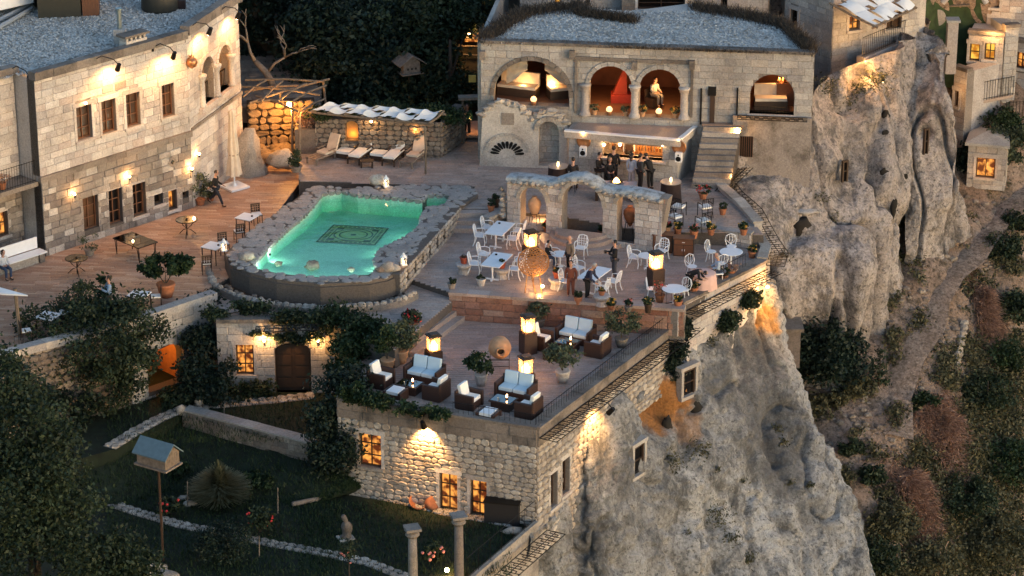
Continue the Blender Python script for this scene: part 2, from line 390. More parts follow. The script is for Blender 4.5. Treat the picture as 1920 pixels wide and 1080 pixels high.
def blocks_on(pl,u0,u1,z0,z1,h=(.24,.32),w=(.34,.6),depth=.03,holes=(),gap=.014,rub=False,off=0.0,topf=None,botf=None,rnd=random):
 out = []; z = z0; row = 0
 while z < z1 - .05:
  hh = min(rnd.uniform(*h),z1 - z)
  if z1 - z - hh < .1: hh = z1 - z
  zc = z + hh / 2; hs = []
  for o in holes:
   for q in (z + hh * .15,zc,z + hh * .85):
    s = arch_span(o,q)
    if s: hs.append(s)
  u = u0 - rnd.uniform(0,w[0])
  while u < u1:
   ww = rnd.uniform(*w); a,b = max(u,u0),min(u + ww,u1); u += ww
   if b - a < .07: continue
   if topf and zc > topf((a + b) / 2): continue
   if botf and zc < botf((a + b) / 2): continue
   for c,d in cuts((a,b),hs):
    if d - c < .07: continue
    p = pl.pt((c + d) / 2,zc,off)
    mt = Matrix.Translation(p) @ Matrix.Rotation(pl.ang,4,'Z')
    k = rnd.randrange(10,16) if rub else rnd.randrange(10)
    mt = mt @ Matrix.Diagonal((d - c - gap,depth * rnd.uniform(.6,1.4),hh - gap,1))
    sc0 = F / max(1,(p.y + D * cp_)); out.append((mt,k,(d - c) * hh * sc0 * sc0))
  z += hh; row += 1
 return out
def wall_holes(name,pl,outline,holes,thick,mat,parent,off=0.0):
 """solid wall along pl: outline & holes in (u,z); holes cut right through"""
 loops = [[Vector((u,z,0)) for u,z in outline]] + [[Vector((u,z,0)) for u,z in h] for h in holes]
 tris = tessellate_polygon(loops); flat = [p for l in loops for p in l]; n = len(flat)
 vs = [pl.pt(p.x,p.y,off) for p in flat] + [pl.pt(p.x,p.y,off - thick) for p in flat]
 fs = [tuple(t) for t in tris] + [tuple(n + i for i in reversed(t)) for t in tris]; s = 0
 for l in loops:
  k = len(l)
  for i in range(k): fs.append((s + i,s + (i + 1) % k,n + s + (i + 1) % k,n + s + i))
  s += k
 return MB().add(vs,fs).build(name,mat,parent,world=True)
def hole_loop(o,n=14):
 u0,u1,z0,z1 = o[:4]
 if len(o) > 4 and o[4] == 'arch':
  r = (u1 - u0) / 2; rr = o[5] if len(o) > 5 else r; c = (u0 + u1) / 2; sp = z1 - rr
  return [(u0,z0),(u1,z0)] + [(c + r * math.cos(PI * i / n),sp + rr * math.sin(PI * i / n)) for i in range(n + 1)]
 return [(u0,z0),(u1,z0),(u1,z1),(u0,z1)]
def voussoirs(pl,o,parent,mat,depth=.06,width=.2,n=13,name='voussoir'):
 u0,u1,z0,z1 = o[:4]; r = (u1 - u0) / 2; rr = o[5] if len(o) > 5 else r; c = (u0 + u1) / 2; sp = z1 - rr
 for i in range(n):
  a0,a1 = PI * i / n + .01,PI * (i + 1) / n - .01; m = MB(); vs = []
  for off in (-.05,depth):
   for a,k in ((a0,0),(a1,0),(a1,1),(a0,1)):
    vs.append(pl.pt(c + (r + k * width) * math.cos(a),sp + (rr + k * width) * math.sin(a),off))
  m.add(vs,[(0,1,2,3),(7,6,5,4),(0,4,5,1),(1,5,6,2),(2,6,7,3),(3,7,4,0)])
  m.build(name,mat,parent,world=True)
def tiles_on(poly,z,ang,tw=(.6,1.1),th=.24,holes=(),gap=.008,thick=.03):
 """floor tiles as matrices over a polygon (world xy)"""
 ca,sa = math.cos(ang),math.sin(ang)
 loc = [(p[0] * ca + p[1] * sa,-p[0] * sa + p[1] * ca) for p in poly]
 def inside(x,y,pg):
  r = False; j = len(pg) - 1
  for i in range(len(pg)):
   xi,yi = pg[i][:2]; xj,yj = pg[j][:2]
   if (yi > y) != (yj > y) and x < (xj - xi) * (y - yi) / (yj - yi) + xi: r = not r
   j = i
  return r
 x0,x1 = min(p[0] for p in loc),max(p[0] for p in loc); y0,y1 = min(p[1] for p in loc),max(p[1] for p in loc)
 hl = [[(p[0] * ca + p[1] * sa,-p[0] * sa + p[1] * ca) for p in h] for h in holes]
 out = []; y = y0
 while y < y1:
  yc = y + th / 2; xs = sorted(_cross(loc,yc))
  for a,b in zip(xs[::2],xs[1::2]):
   hv = []
   for h in hl:
    q = sorted(_cross(h,yc)); hv += list(zip(q[::2],q[1::2]))
   x = a - random.uniform(0,tw[0])
   while x < b:
    w = random.uniform(*tw); c,d = max(x,a),min(x + w,b); x += w
    for c2,d2 in cuts((c,d),hv):
     if d2 - c2 < .06: continue
     xm = (c2 + d2) / 2; wx,wy = xm * ca - yc * sa,xm * sa + yc * ca
     mt = Matrix.Translation((wx,wy,z)) @ Matrix.Rotation(ang,4,'Z') @ Matrix.Rotation(-PI / 2,4,'X')
     mt = mt @ Matrix.Diagonal((d2 - c2 - gap,thick * random.uniform(.85,1.1),th - gap,1))
     sc0 = F / max(1,wy + D * cp_); out.append((mt,random.randrange(10),(d2 - c2) * th * sc0 * sc0))
  y += th
 return out
def _cross(pg,y):
 r = []; n = len(pg)
 for i in range(n):
  (xa,ya),(xb,yb) = pg[i][:2],pg[(i + 1) % n][:2]
  if (ya > y) != (yb > y): r.append(xa + (xb - xa) * (y - ya) / (yb - ya))
 return r
# ---------------------------------------------------------------- leaves
def leafcloud(pts_fn,n,size,rng,up=.3):
 """n leaf quads at points from pts_fn(rng); returns numpy verts, faces"""
 c = np.array([pts_fn(rng) for _ in range(n)])
 a = rng.normal(size=(n,3)); a /= np.linalg.norm(a,axis=1)[:,None]
 b = rng.normal(size=(n,3)); b[:,2] *= .6; b = np.cross(a,b); b /= (np.linalg.norm(b,axis=1)[:,None] + 1e-9)
 s = size * rng.uniform(.6,1.3,(n,1)); a = a * s; b = b * s * .55
 v = np.stack([c - a,c + b,c + a,c - b],1).reshape(-1,3)
 return v
def leafmesh(name,v,mat,rnd):
 n = len(v) // 4; me = bpy.data.meshes.new(name)
 me.vertices.add(len(v)); me.vertices.foreach_set('co',v.astype(np.float32).ravel())
 me.loops.add(n * 4); me.loops.foreach_set('vertex_index',np.arange(n * 4,dtype=np.int32))
 me.polygons.add(n); me.polygons.foreach_set('loop_start',np.arange(0,n * 4,4,dtype=np.int32)); me.polygons.foreach_set('loop_total',np.full(n,4,dtype=np.int32))
 me.materials.append(mat); at = me.attributes.new('rnd','FLOAT','FACE'); at.data.foreach_set('value',rnd.astype(np.float32))
 me.update(); me.validate(); return me
def crown_mesh(name,lobes,n,size,mat,seed=1,clumps=40,spread=.22,fill=.35):
 """lobes: (x,y,z,rx,ry,rz). leaves gathered in clumps over the lobes' shells, with gaps between"""
 rng = np.random.default_rng(seed); vol = np.array([l[3] * l[4] + l[4] * l[5] + l[3] * l[5] for l in lobes]); pr = vol / vol.sum()
 cl = [];
 for _ in range(clumps):
  l = lobes[rng.choice(len(lobes),p=pr)]; d = rng.normal(size=3); d /= np.linalg.norm(d); q = rng.uniform(fill,1.0) ** .5
  cl.append((l[0] + d[0] * l[3] * q,l[1] + d[1] * l[4] * q,l[2] + d[2] * l[5] * q,min(l[3],l[4],l[5]),rng.uniform()))
 cl = np.array(cl); idx = rng.integers(0,len(cl),n)
 c = cl[idx,:3] + rng.normal(size=(n,3)) * (cl[idx,3:4] * spread) * np.array([1,1,.8])
 a = rng.normal(size=(n,3)); a /= np.linalg.norm(a,axis=1)[:,None]; b = np.cross(a,rng.normal(size=(n,3))); b /= (np.linalg.norm(b,axis=1)[:,None] + 1e-9)
 s = size * rng.uniform(.6,1.35,(n,1)); a = a * s; b = b * s * .55
 v = np.stack([c - a,c + b,c + a,c - b],1).reshape(-1,3)
 rnd = np.clip(cl[idx,4] * .6 + rng.uniform(0,.4,n),0,1)
 return leafmesh(name,v,mat,rnd)
def crown(parent,lobes,n,size,mat,seed=1,name='crown',**k):
 o = bpy.data.objects.new(name,crown_mesh(name,lobes,n,size,mat,seed,**k)); return put(o,parent)
def tree(label,base,h,r,n=9000,mat='leaf_dark',seed=1,lean=(0,0),lobes=None,size=.11,group=None,name='leafy_tree',trunk_r=.16,cat='tree',clumps=70):
 t = thing(name,label,cat,base,0,group); rr = random.Random(seed); m = MB()
 m.tube([(0,0,-.3),(lean[0] * .3,lean[1] * .3,h * .3),(lean[0] * .6,lean[1] * .6,h * .55),(lean[0],lean[1],h * .85)],trunk_r,8,trunk_r * .3)
 lb = lobes or [(lean[0] + rr.uniform(-.5,.5) * r,lean[1] + rr.uniform(-.5,.5) * r,h * rr.uniform(.5,.85),r * rr.uniform(.45,.7),r * rr.uniform(.45,.7),h * rr.uniform(.18,.28)) for _ in range(7)]
 m.build('trunk',M['bark'],t,True)
 for l in lb[:6]:
  MB().tube([(lean[0] * .4,lean[1] * .4,h * .35),(l[0] * .6,l[1] * .6,l[2] * .75),(l[0],l[1],l[2])],trunk_r * .4,6,.02).build('limb',M['bark'],t,True)
 crown(t,lb,n,size,M[mat],seed,clumps=clumps); return t
def tuft(label,base,r,h,n,mat,seed=1,name='shrub',cat='shrub',size=.08,group=None,clumps=18,stems=True):
 t = thing(name,label,cat,base,0,group); rr = random.Random(seed)
 m = MB()
 for i in range(5):
  a = rr.uniform(0,6.28); m.rod((0,0,-.05),(math.cos(a) * r * .5,math.sin(a) * r * .5,h * .7),.015,.006,5)
 m.build('stems',M['bark'],t)
 crown(t,[(0,0,h * .55,r,r,h * .48),(rr.uniform(-.3,.3) * r,0,h * .65,r * .7,r * .6,h * .36)],n,size,M[mat],seed,name='foliage',clumps=clumps); return t
def grassblades(n,fn,h,w,rng,lean=.4):
 c = np.array([fn(rng) for _ in range(n)]); hh = h * rng.uniform(.5,1.2,(n,1)); ang = rng.uniform(0,2 * PI,n)
 d = np.stack([np.cos(ang),np.sin(ang),np.zeros(n)],1) * w; l = rng.normal(size=(n,3)) * lean * hh; l[:,2] = 0
 top = c + l + np.concatenate([np.zeros((n,2)),hh],1)
 return np.stack([c - d,c + d,top + d * .3,top - d * .3],1).reshape(-1,3)
def sheet(name,rows,mat,sub=(8,8),amp=.3,fr=.5,parent=None,seed=0,fine=.08,ridge=0.0,feats=(),offs=None):
 """rock or ground surface through surveyed points; rows of world points, smoothly joined and roughened"""
 R = [[Vector(p) for p in r] for r in rows]; nr,nc = len(R),len(R[0])
 def cr(a,b,c,d,t): return .5 * ((2 * b) + (-a + c) * t + (2 * a - 5 * b + 4 * c - d) * t * t + (-a + 3 * b - 3 * c + d) * t ** 3)
 def rowint(row,j,t):
  g = lambda k: row[max(0,min(nc - 1,k))]
  return cr(g(j - 1),g(j),g(j + 1),g(j + 2),t)
 cols = [(j,k / sub[1]) for j in range(nc - 1) for k in range(sub[1])] + [(nc - 2,1.0)]
 G = []
 tmp = [[rowint(row,j,t) for j,t in cols] for row in R]
 for i in range(nr - 1):
  for k in range(sub[0] + (1 if i == nr - 2 else 0)):
   t = k / sub[0]; g = lambda q: tmp[max(0,min(nr - 1,q))]
   G.append([cr(g(i - 1)[c],g(i)[c],g(i + 1)[c],g(i + 2)[c],t) for c in range(len(cols))])
 H,Wd = len(G),len(cols); out = []
 sv = Vector((seed * 7.3,seed * 1.7,seed * 3.9))
 for i in range(H):
  for j in range(Wd):
   p = G[i][j]; du = G[i][min(j + 1,Wd - 1)] - G[i][max(j - 1,0)]; dv = G[max(i - 1,0)][j] - G[min(i + 1,H - 1)][j]
   n = du.cross(dv); n = n.normalized() if n.length > 1e-9 else Vector((0,-1,0))
   q = p * fr + sv; d = noise.fractal(q,.9,2.1,5) * amp
   if ridge:
    e = noise.noise(Vector((q.x * 1.6,q.y * 1.6,q.z * .35))); d += (abs(e) * 2 - .5) * ridge - ridge * .8 * math.exp(-(noise.noise(Vector((q.x * 2.2 + 5,q.y * 2.2,q.z * .5))) / .06) ** 2)
   d += noise.noise(p * 2.9 + sv) * fine + noise.noise(p * 6.3) * fine * .5
   for fp,fr_,fd in feats:
    k = (p - fp).length / fr_
    if k < 1.6: d += fd * max(0,1 - (k / 1.6) ** 2) ** 1.5 * 1.3
   out.append(p + n * d)
 fs = [(i * Wd + j,i * Wd + j + 1,(i + 1) * Wd + j + 1,(i + 1) * Wd + j) for i in range(H - 1) for j in range(Wd - 1)]
 m = MB(); m.v = [tuple(p) for p in out]; m.f = fs; m.r = [0.0] * len(fs)
 me = bpy.data.meshes.new(name); me.from_pydata(m.v,[],m.f); me.materials.append(mat); me.polygons.foreach_set('use_smooth',[True] * len(fs)); me.update()
 return put(bpy.data.objects.new(name,me),parent),out
# ================================================================= STRUCTURE
def rockmat(name,cols,lichen,lich=(.50,.60),rust=(),scale=.35,pits=True,bump=.9,streak=.45):
 m,t,b = mat_new(name); N = t.nodes.new; L = t.links.new
 b.inputs['Roughness'].default_value = .95; b.inputs['Specular IOR Level'].default_value = .15
 ge = N('ShaderNodeNewGeometry'); mp = N('ShaderNodeMapping'); mp.inputs['Scale'].default_value = (1,1,streak); L(ge.outputs['Position'],mp.inputs[0])
 def nz(sc,det=8,vec=None,rough=.6):
  n = N('ShaderNodeTexNoise'); n.inputs['Scale'].default_value = sc; n.inputs['Detail'].default_value = det; n.inputs['Roughness'].default_value = rough
  L(vec or ge.outputs['Position'],n.inputs['Vector']); return n
 def ramp(src,a,c,p0=.4,p1=.6):
  r = N('ShaderNodeValToRGB'); r.color_ramp.elements[0].position = p0; r.color_ramp.elements[1].position = p1
  r.color_ramp.elements[0].color = a; r.color_ramp.elements[1].color = c; L(src,r.inputs[0]); return r
 def mix(f,a,c,bl='MIX'):
  x = N('ShaderNodeMix'); x.data_type = 'RGBA'; x.blend_type = bl
  if isinstance(f,float): x.inputs[0].default_value = f
  else: L(f,x.inputs[0])
  for s,k in ((a,6),(c,7)):
   if isinstance(s,tuple): x.inputs[k].default_value = s
   else: L(s,x.inputs[k])
  return x.outputs[2]
 c = ramp(nz(scale,6,mp.outputs[0]).outputs[0],lin(cols[0]),lin(cols[1]),.36,.64).outputs[0]
 l2 = ramp(nz(scale * 3.2,12,mp.outputs[0],.78).outputs[0],(0,0,0,1),(1,1,1,1),*lich).outputs[0]
 c = mix(l2,c,lin(lichen))
 sp = ramp(nz(5.5,8,None,.75).outputs[0],(0,0,0,1),(.85,.85,.85,1),.53,.60).outputs[0]
 c = mix(sp,c,lin([x * .8 for x in lichen]))
 for (px,r,col,amt) in rust:  # iron stains, dark lichen, and one patch of painted lamp glow
  d = N('ShaderNodeVectorMath'); d.operation = 'DISTANCE'; L(ge.outputs['Position'],d.inputs[0]); d.inputs[1].default_value = px
  wn = N('ShaderNodeMath'); wn.operation = 'MULTIPLY_ADD'; wn.inputs[1].default_value = r * 1.3; wn.inputs[2].default_value = -r * .65; L(nz(1.3,6).outputs[0],wn.inputs[0])
  s = N('ShaderNodeMath'); L(d.outputs[1],s.inputs[0]); L(wn.outputs[0],s.inputs[1])
  k = N('ShaderNodeMapRange'); k.inputs[1].default_value = r; k.inputs[2].default_value = r * .6; k.inputs[3].default_value = 0; k.inputs[4].default_value = amt; L(s.outputs[0],k.inputs[0])
  c = mix(k.outputs[0],c,lin(col))
 g = N('ShaderNodeMapRange'); g.inputs[1].default_value = .3; g.inputs[2].default_value = .7; g.inputs[3].default_value = .6; g.inputs[4].default_value = 1.3
 fine = nz(9,8,None,.72); L(fine.outputs[0],g.inputs[0]); c = mix(1.0,c,g.outputs[0],'MULTIPLY'); L(c,b.inputs['Base Color'])
 bp = N('ShaderNodeBump'); bp.inputs['Strength'].default_value = bump; bp.inputs['Distance'].default_value = .12
 h = N('ShaderNodeMath'); h.operation = 'ADD'; L(fine.outputs[0],h.inputs[0]); mid = nz(2.2,8,None,.65); L(mid.outputs[0],h.inputs[1])
 L(h.outputs[0],bp.inputs['Height']); L(bp.outputs[0],b.inputs['Normal'])
 return m
def pbox(m,pl,u0,u1,z0,z1,o0,o1,rnd=0.0):
 vs = [pl.pt(u,z,o) for o in (o0,o1) for u,z in ((u0,z0),(u1,z0),(u1,z1),(u0,z1))]
 m.add(vs,[(0,1,2,3),(7,6,5,4),(0,4,5,1),(1,5,6,2),(2,6,7,3),(3,7,4,0)],rnd)
def window(par,pl,r,pane,frame='wood_frame',nx=2,nz=3,rec=.14,sill='ashlar',jamb='ashlar',jw=.13,door=False):
 u0,u1,z0,z1 = r; fw = .055; m = MB()
 for a,b,c,d in ((u0,u0 + fw,z0,z1),(u1 - fw,u1,z0,z1),(u0 + fw,u1 - fw,z0,z0 + fw),(u0 + fw,u1 - fw,z1 - fw,z1)): pbox(m,pl,a,b,c,d,-rec - .03,-rec + .05)
 for i in range(1,nx): u = u0 + (u1 - u0) * i / nx; pbox(m,pl,u - .022,u + .022,z0 + fw,z1 - fw,-rec - .02,-rec + .035)
 for i in range(1,nz): z = z0 + (z1 - z0) * (i / nz if nz < 3 else (.33,.68)[i - 1] if nz == 3 else i / nz); pbox(m,pl,u0 + fw,u1 - fw,z - .02,z + .02,-rec - .02,-rec + .028)
 f = m.build('door' if door else 'window',M[frame],par,world=True)
 p = MB(); pbox(p,pl,u0 + .02,u1 - .02,z0 + .02,z1 - .02,-rec - .05,-rec - .03); p.build('pane',M[pane],f)
 if sill: s = MB(); pbox(s,pl,u0 - .12,u1 + .12,z0 - .13,z0 - .005,-.1,.1); s.build('sill',M[sill],f)
 if jamb:
  for a,b,c,d in ((u0 - jw,u0 - .003,z0,z1),(u1 + .003,u1 + jw,z0,z1),(u0 - jw - .05,u1 + jw + .05,z1 + .003,z1 + .2)):
   j = MB(); pbox(j,pl,a,b,c,d,-.12,.045); j.build('surround',M[jamb],f)
 return f
def wallbuild(par,pl,u0,u1,z0,z1,holes,mat,mortar,thick=.5,limit=150,rub=False,h=(.24,.32),w=(.34,.62),depth=.03,topf=None,restname='stonework',off=0.0,outline=None):
 wall_holes('wall',pl,outline or [(u0,z0),(u1,z0),(u1,z1),(u0,z1)],[hole_loop(o) for o in holes],thick,M[mortar],par,off)
 emit(blocks_on(pl,u0,u1,z0,z1,h,w,depth,holes,rub=rub,off=off,topf=topf),par,M[mat],limit=limit,restname=restname)
def strip(par,pl,u0,u1,z0,z1,o1,mat,name='cornice',o0=-.05,seg=1.2):
 u = u0
 while u < u1 - .01:
  b = min(u + seg * random.uniform(.8,1.2),u1)
  if u1 - b < .3: b = u1
  m = MB(); pbox(m,pl,u + .004,b - .004,z0,z1 + random.uniform(-.008,.012),o0,o1 + random.uniform(-.012,.012)); m.build(name,M[mat],par,world=True); u = b
def gooseneck(pl,u,z,reach,drop,label,power,side=.35,aimdrop=3.0,back=.0,spot=155,lift=.25):
 """black arm lamp fixed to a wall, its spot lighting the wall below"""
 base = pl.pt(u,z,.05); t = thing('gooseneck_lamp',label,'wall lamp',base,0,'gooseneck lamps on the walls')
 q = pl.pt(u + side,z,reach) - base
 MB().box((0,0,0),(.1,.1,.22)).build('bracket',M['iron'],t)
 MB().tube([(0,0,.05),q * .35 + Vector((0,0,lift)),q * .8 + Vector((0,0,lift * .4)),q + Vector((0,0,-drop * .3))],.022,6).build('arm',M['iron'],t)
 tip = q + Vector((0,0,-drop * .3)); aim = pl.pt(u + side,z - aimdrop,back) - base; d = (aim - tip).normalized()
 h = MB(); h.rod(tip - d * .05,tip + d * .30,.09,.12,8); h.build('lamp_head',M['iron'],t)
 b = MB(); b.ball(tuple(tip + d * .31),.055,8); b.build('bulb',M['bulb'],t)
 lamp('lamp_light',base + tip + d * .38,power,WARM,.06,t,spot,base + aim,.7)
 return t
def wall_lamp(loc,label,power,lift=0,group='small wall lamps'):
 t = thing('wall_lamp',label,'wall lamp',loc,0,group)
 MB().box((0,.04,0),(.07,.1,.16)).build('bracket',M['iron'],t)
 MB().ball((0,-.06,.1),.06,8).build('bulb',M['bulb'],t)
 lamp('lamp_light',Vector(loc) + Vector((0,-.16,.14)),power,WARM,.05,t); return t
def railing(label,pts,h=.8,gap=.14,mat='iron',group=None,name='iron_railing',posts=1.6,r=.009,limit=120):
 """pts: world points along the foot. Posts, rails and balusters are parts."""
 o0 = Vector(pts[0]); t = thing(name,label,'railing',o0,0,group); pts = [Vector(p) - o0 for p in pts]; n = 0; rest = MB()
 rl = MB()
 for z in (.08,h): rl.tube([p + Vector((0,0,z)) for p in pts],.014,5)
 rl.build('rail',M[mat],t)
 bal = {}
 for a,b in zip(pts,pts[1:]):
  L = (b - a).length; k = max(1,int(L / gap))
  for i in range(k + 1):
   p = a + (b - a) * i / k
   if n < limit:
    if 'm' not in bal: bal['m'] = MB().rod((0,0,0),(0,0,h + .04),r,n=4).mesh('baluster',M[mat])
    o = put(bpy.data.objects.new('baluster',bal['m']),t); o.location = p
   else: rest.rod(p,p + Vector((0,0,h + .04)),r,n=4)
   n += 1
 if rest.v: rest.build('balusters',M[mat],t)['kind'] = 'stuff'
 return t
def lattice(label,pts,width,outn,cat='iron grille',tilt=0.0,step=.36):
 """horizontal wrought iron grille with a key pattern jutting out from a ledge"""
 o0 = Vector(pts[0]); t = thing('ledge_grille',label,cat,o0); m = MB(); P3 = [Vector(p) - o0 for p in pts]
 N_ = [Vector((a[0],a[1],tilt)) for a in outn]
 for w in (.02,.5,1.0): m.tube([p + n * width * w for p,n in zip(P3,N_)],.020,5)
 m.build('long_bar',M['iron'],t)
 k = 0; c = MB()
 for (a,na),(b,nb) in zip(zip(P3,N_),zip(P3[1:],N_[1:])):
  L = (b - a).length; q = max(1,int(L / step))
  for i in range(q):
   f = i / q; g = (i + .5) / q; h = (i + 1) / q
   A = lambda f,w: (a + (b - a) * f) + (na * (1 - f) + nb * f) * width * w
   c.rod(A(f,0),A(f,1),.018,n=4)
   c.rod(A(f,.27),A(g,.27),.016,n=4); c.rod(A(g,.27),A(g,.75),.016,n=4); c.rod(A(g,.75),A(h,.75),.016,n=4)
 c.build('key_pattern',M['iron'],t); return t
# ---- ground far below and behind everything
g = MB(); g.add([(-400,-160,-26),(400,-160,-26),(400,500,-26),(-400,500,-26)],[(0,1,2,3)])
struct(g.build('valley_floor',plain('valley_earth',(.05,.05,.035),.95,scale=.3,var=.4)))
m_hill = rockmat('hillside_earth',((.26,.185,.14),(.38,.29,.235)),(.095,.078,.058),(.48,.62),scale=.5,bump=1.0,streak=1)
def R3(y,zs,xs): return [P(x,y,z) for x,z in zip(xs,zs)]
XS = (1280,1450,1620,1760,1920,2160)
hill,_ = sheet('hillside',[R3(-140,(9,9,9,9,9,9),XS),R3(60,(4.2,4.2,3.9,3.2,3.0,3.0),XS),R3(230,(0,0,-.3,-.6,-.8,-1),XS),R3(345,(-3.1,-3.1,-3.1,-3.2,-3.4,-4.2),XS),
 R3(480,(-5,-5,-5,-5.0,-6,-8),XS),R3(650,(-8,-8,-7.6,-8.0,-9.2,-12),XS),R3(850,(-11,-10.6,-10.4,-11.2,-12.8,-16),XS),R3(1000,(-13.5,-13,-12.8,-13.8,-15.5,-19),XS),R3(1220,(-17,-17,-16.6,-18,-20,-24),XS)],
 m_hill,(10,14),.35,.35,seed=2,fine=.12)
struct(hill)
# ---- bank behind the houses, on the left and middle
m_bank = plain('bank_earth',(.040,.034,.024),.95,scale=1.2,var=.4,bump=.8)
bank,_ = sheet('bank',[[P(x,-400,13) for x in (-500,0,500,1000,1400)],[P(x,-60,6) for x in (-500,0,500,1000,1400)],[P(x,130,1.6) for x in (-500,0,500,1000,1400)],[P(x,235,.35) for x in (-500,0,500,1000,1400)],[P(x,420,-.6) for x in (-500,0,500,1000,1400)]],m_bank,(5,8),.15,.3)
struct(bank)
# ================================================================= PLATFORMS (levels)
DECK,YARD,TERR,WALK,LNG = .6,0.0,0.0,-.25,-1.1
GU,GL = -3.4,-5.0
def W2(l,z): return [tuple(P(x,y,z)[:2]) for x,y in l]
def platform(name,px,z,mat_side,tile,tile_ang,tw,th,depth=2.5,holes=(),limit=300,jointmat='mortar_dark',inset=None):
 poly = W2(px,z); base = prism_poly(name,poly,z - depth,z - .03,M[mat_side]); struct(base)
 struct(prism_poly(name + '_bed',poly,z - .029,z - .012,M[jointmat])) if False else None
 emit(tiles_on(inset or poly,z - .03,tile_ang,tw,th,holes=holes),base,M[tile],'floor_tile',limit,'floor_tiles'); return base,poly
pa,pb = P(85,480,0),P(362,388,0); LANG = math.atan2(pb.y - pa.y,pb.x - pa.x)
yard,yard_poly = platform('courtyard',[(-120,700),(0,668),(110,638),(240,612),(300,590),(372,556),(392,540),(430,520),(560,345),(600,330),(600,290),(300,290),(-120,480)],YARD,'mortar_dark','tile_warm',-.10,(.7,1.2),.19,1.5)
walk,walk_poly = platform('pool_walkway',[(372,556),(410,596),(600,600),(740,655),(862,552),(770,518),(740,500),(560,480),(430,520),(392,540)],WALK,'mortar_dark','tile_grey',.05,(.6,1.0),.2,1.4,limit=150)
terr_px = [(768,522),(842,547),(1274,578),(1430,494),(1432,470),(1402,455),(1310,447),(1236,452),(1140,437),(1036,418),(962,414),(915,424),(915,400),(838,400),(835,440)]
terr,terr_poly = platform('dining_terrace',terr_px,TERR,'mortar_dark','tile_pink',.02,(.7,1.2),.2,.9)
deck_px = [(560,345),(600,262),(900,262),(1030,262),(1330,262),(1400,300),(1352,360),(1402,400),(1432,455),(1310,440),(1236,436),(1140,421),(1036,402),(962,398),(838,400),(838,395),(905,362),(885,345)]
deck_px = [(560,338),(560,240),(1390,240),(1390,330),(1345,352),(1398,395),(1432,440),(1310,434),(1236,436),(1140,421),(1036,402),(962,398),(910,392),(842,392),(880,372),(890,350),(760,346),(600,340)]
deck,deck_poly = platform('upper_deck',deck_px,DECK,'mortar_dark','tile_grey',-.03,(.7,1.2),.22,1.5)
lng_px = [(640,700),(655,752),(1005,797),(1272,604),(1240,594),(852,567),(740,640)]
lng,lng_poly = platform('lounge_terrace',lng_px,LNG,'mortar','tile_pink',.0,(.8,1.3),.2,.4)
# garden
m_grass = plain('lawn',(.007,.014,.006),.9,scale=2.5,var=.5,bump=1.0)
gpu = W2([(-200,690),(-200,960),(215,842),(340,772),(600,838),(700,780),(700,560),(100,560)],GU)
struct(prism_poly('upper_lawn',gpu,GU - 2.5,GU,m_grass))
gpl = W2([(-300,800),(-300,1250),(700,1250),(846,1120),(996,988),(990,900),(500,700)],GL)
struct(prism_poly('lower_lawn',gpl,GL - 2,GL,m_grass))
gs,_ = sheet('garden_slope',[[P(x,y,z) for x,y,z in r] for r in (((-200,935,GU - .45),(205,858,GU - .45),(340,790,GU - .45),(600,856,GU - .45),(700,885,GU - .6)),((-200,980,GU - 1.0),(205,900,GU - .9),(340,850,GU - .9),(600,905,GU - 1.0),(680,915,GU - 1.2)),((-200,1060,GL - .1),(205,960,GL - .08),(340,930,GL - .08),(560,950,GL - .08),(640,930,GL - .08)))],m_grass,(6,8),.05,.5); struct(gs)
rng = np.random.default_rng(5)
def ingarden(z,box):
 def f(r):
  p = P(r.uniform(box[0],box[1]),r.uniform(box[2],box[3]),z); return (p.x,p.y,z - .01)
 return f
def slopept(r):
 i = r.integers(0,len(gs.data.polygons)); q = gs.data.polygons[i]; a,b,c_,d = [np.array(gs.data.vertices[k].co) for k in q.vertices]; s_,t_ = r.uniform(),r.uniform(); return tuple((a * (1 - s_) + b * s_) * (1 - t_) + (d * (1 - s_) + c_ * s_) * t_)
v = np.concatenate([grassblades(14000,ingarden(GL,(200,640,850,1080)),.15,.016,rng),grassblades(7000,ingarden(GL,(560,960,940,1080)),.15,.016,rng),grassblades(3500,ingarden(GU,(200,600,745,830)),.15,.016,rng),grassblades(9000,slopept,.15,.016,rng)])
tag(put(bpy.data.objects.new('lawn_grass',leafmesh('lawn_grass',v,M['grass'],rng.uniform(0,1,len(v) // 4)))),'dark mown grass of the garden lawns','grass',kind='stuff')
# ================================================================= LEFT BUILDING
L1 = Plane(pa,pb); pc = P(457,312,0); L2 = Plane(pb,pc)
s0 = L1.a - L1.n * 1.35 + L1.d * (-.05); L0 = Plane(s0 - L1.d * 9,s0)
ROOF = L1.at(65,150)[1]; print('ROOF',ROOF,'L1',L1.L,'L2',L2.L)
lb = thing('stone_mansion','large pale ashlar mansion with gravel roof and arm lamps, left of the courtyard','building',(pa.x,pa.y,0))
h1 = [L1.rect(*q) for q in ((143,172,198,261),(190,217,186,249),(236,262,174,237),(303,326,157,219))]
h1b = [L1.rect(*q) for q in ((155,184,367,430),(203,229,354,420),(248,273,343,404),(288,305,363,383),(315,331,356,393),(341,353,358,371))]
SC = L1.at(75,337)[1];
wallbuild(lb,L1,0,L1.L,SC + .12,ROOF,h1,'ashlar','mortar',limit=150,h=(.27,.36),w=(.4,.75),depth=.02)
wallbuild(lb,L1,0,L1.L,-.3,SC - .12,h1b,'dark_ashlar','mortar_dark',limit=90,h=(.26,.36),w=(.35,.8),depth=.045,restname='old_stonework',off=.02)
strip(lb,L1,-.08,L1.L + .05,SC - .13,SC + .13,.13,'lichen','string_course')
for r in h1: window(lb,L1,r,'dim_pane',nx=2,nz=3,rec=.2)
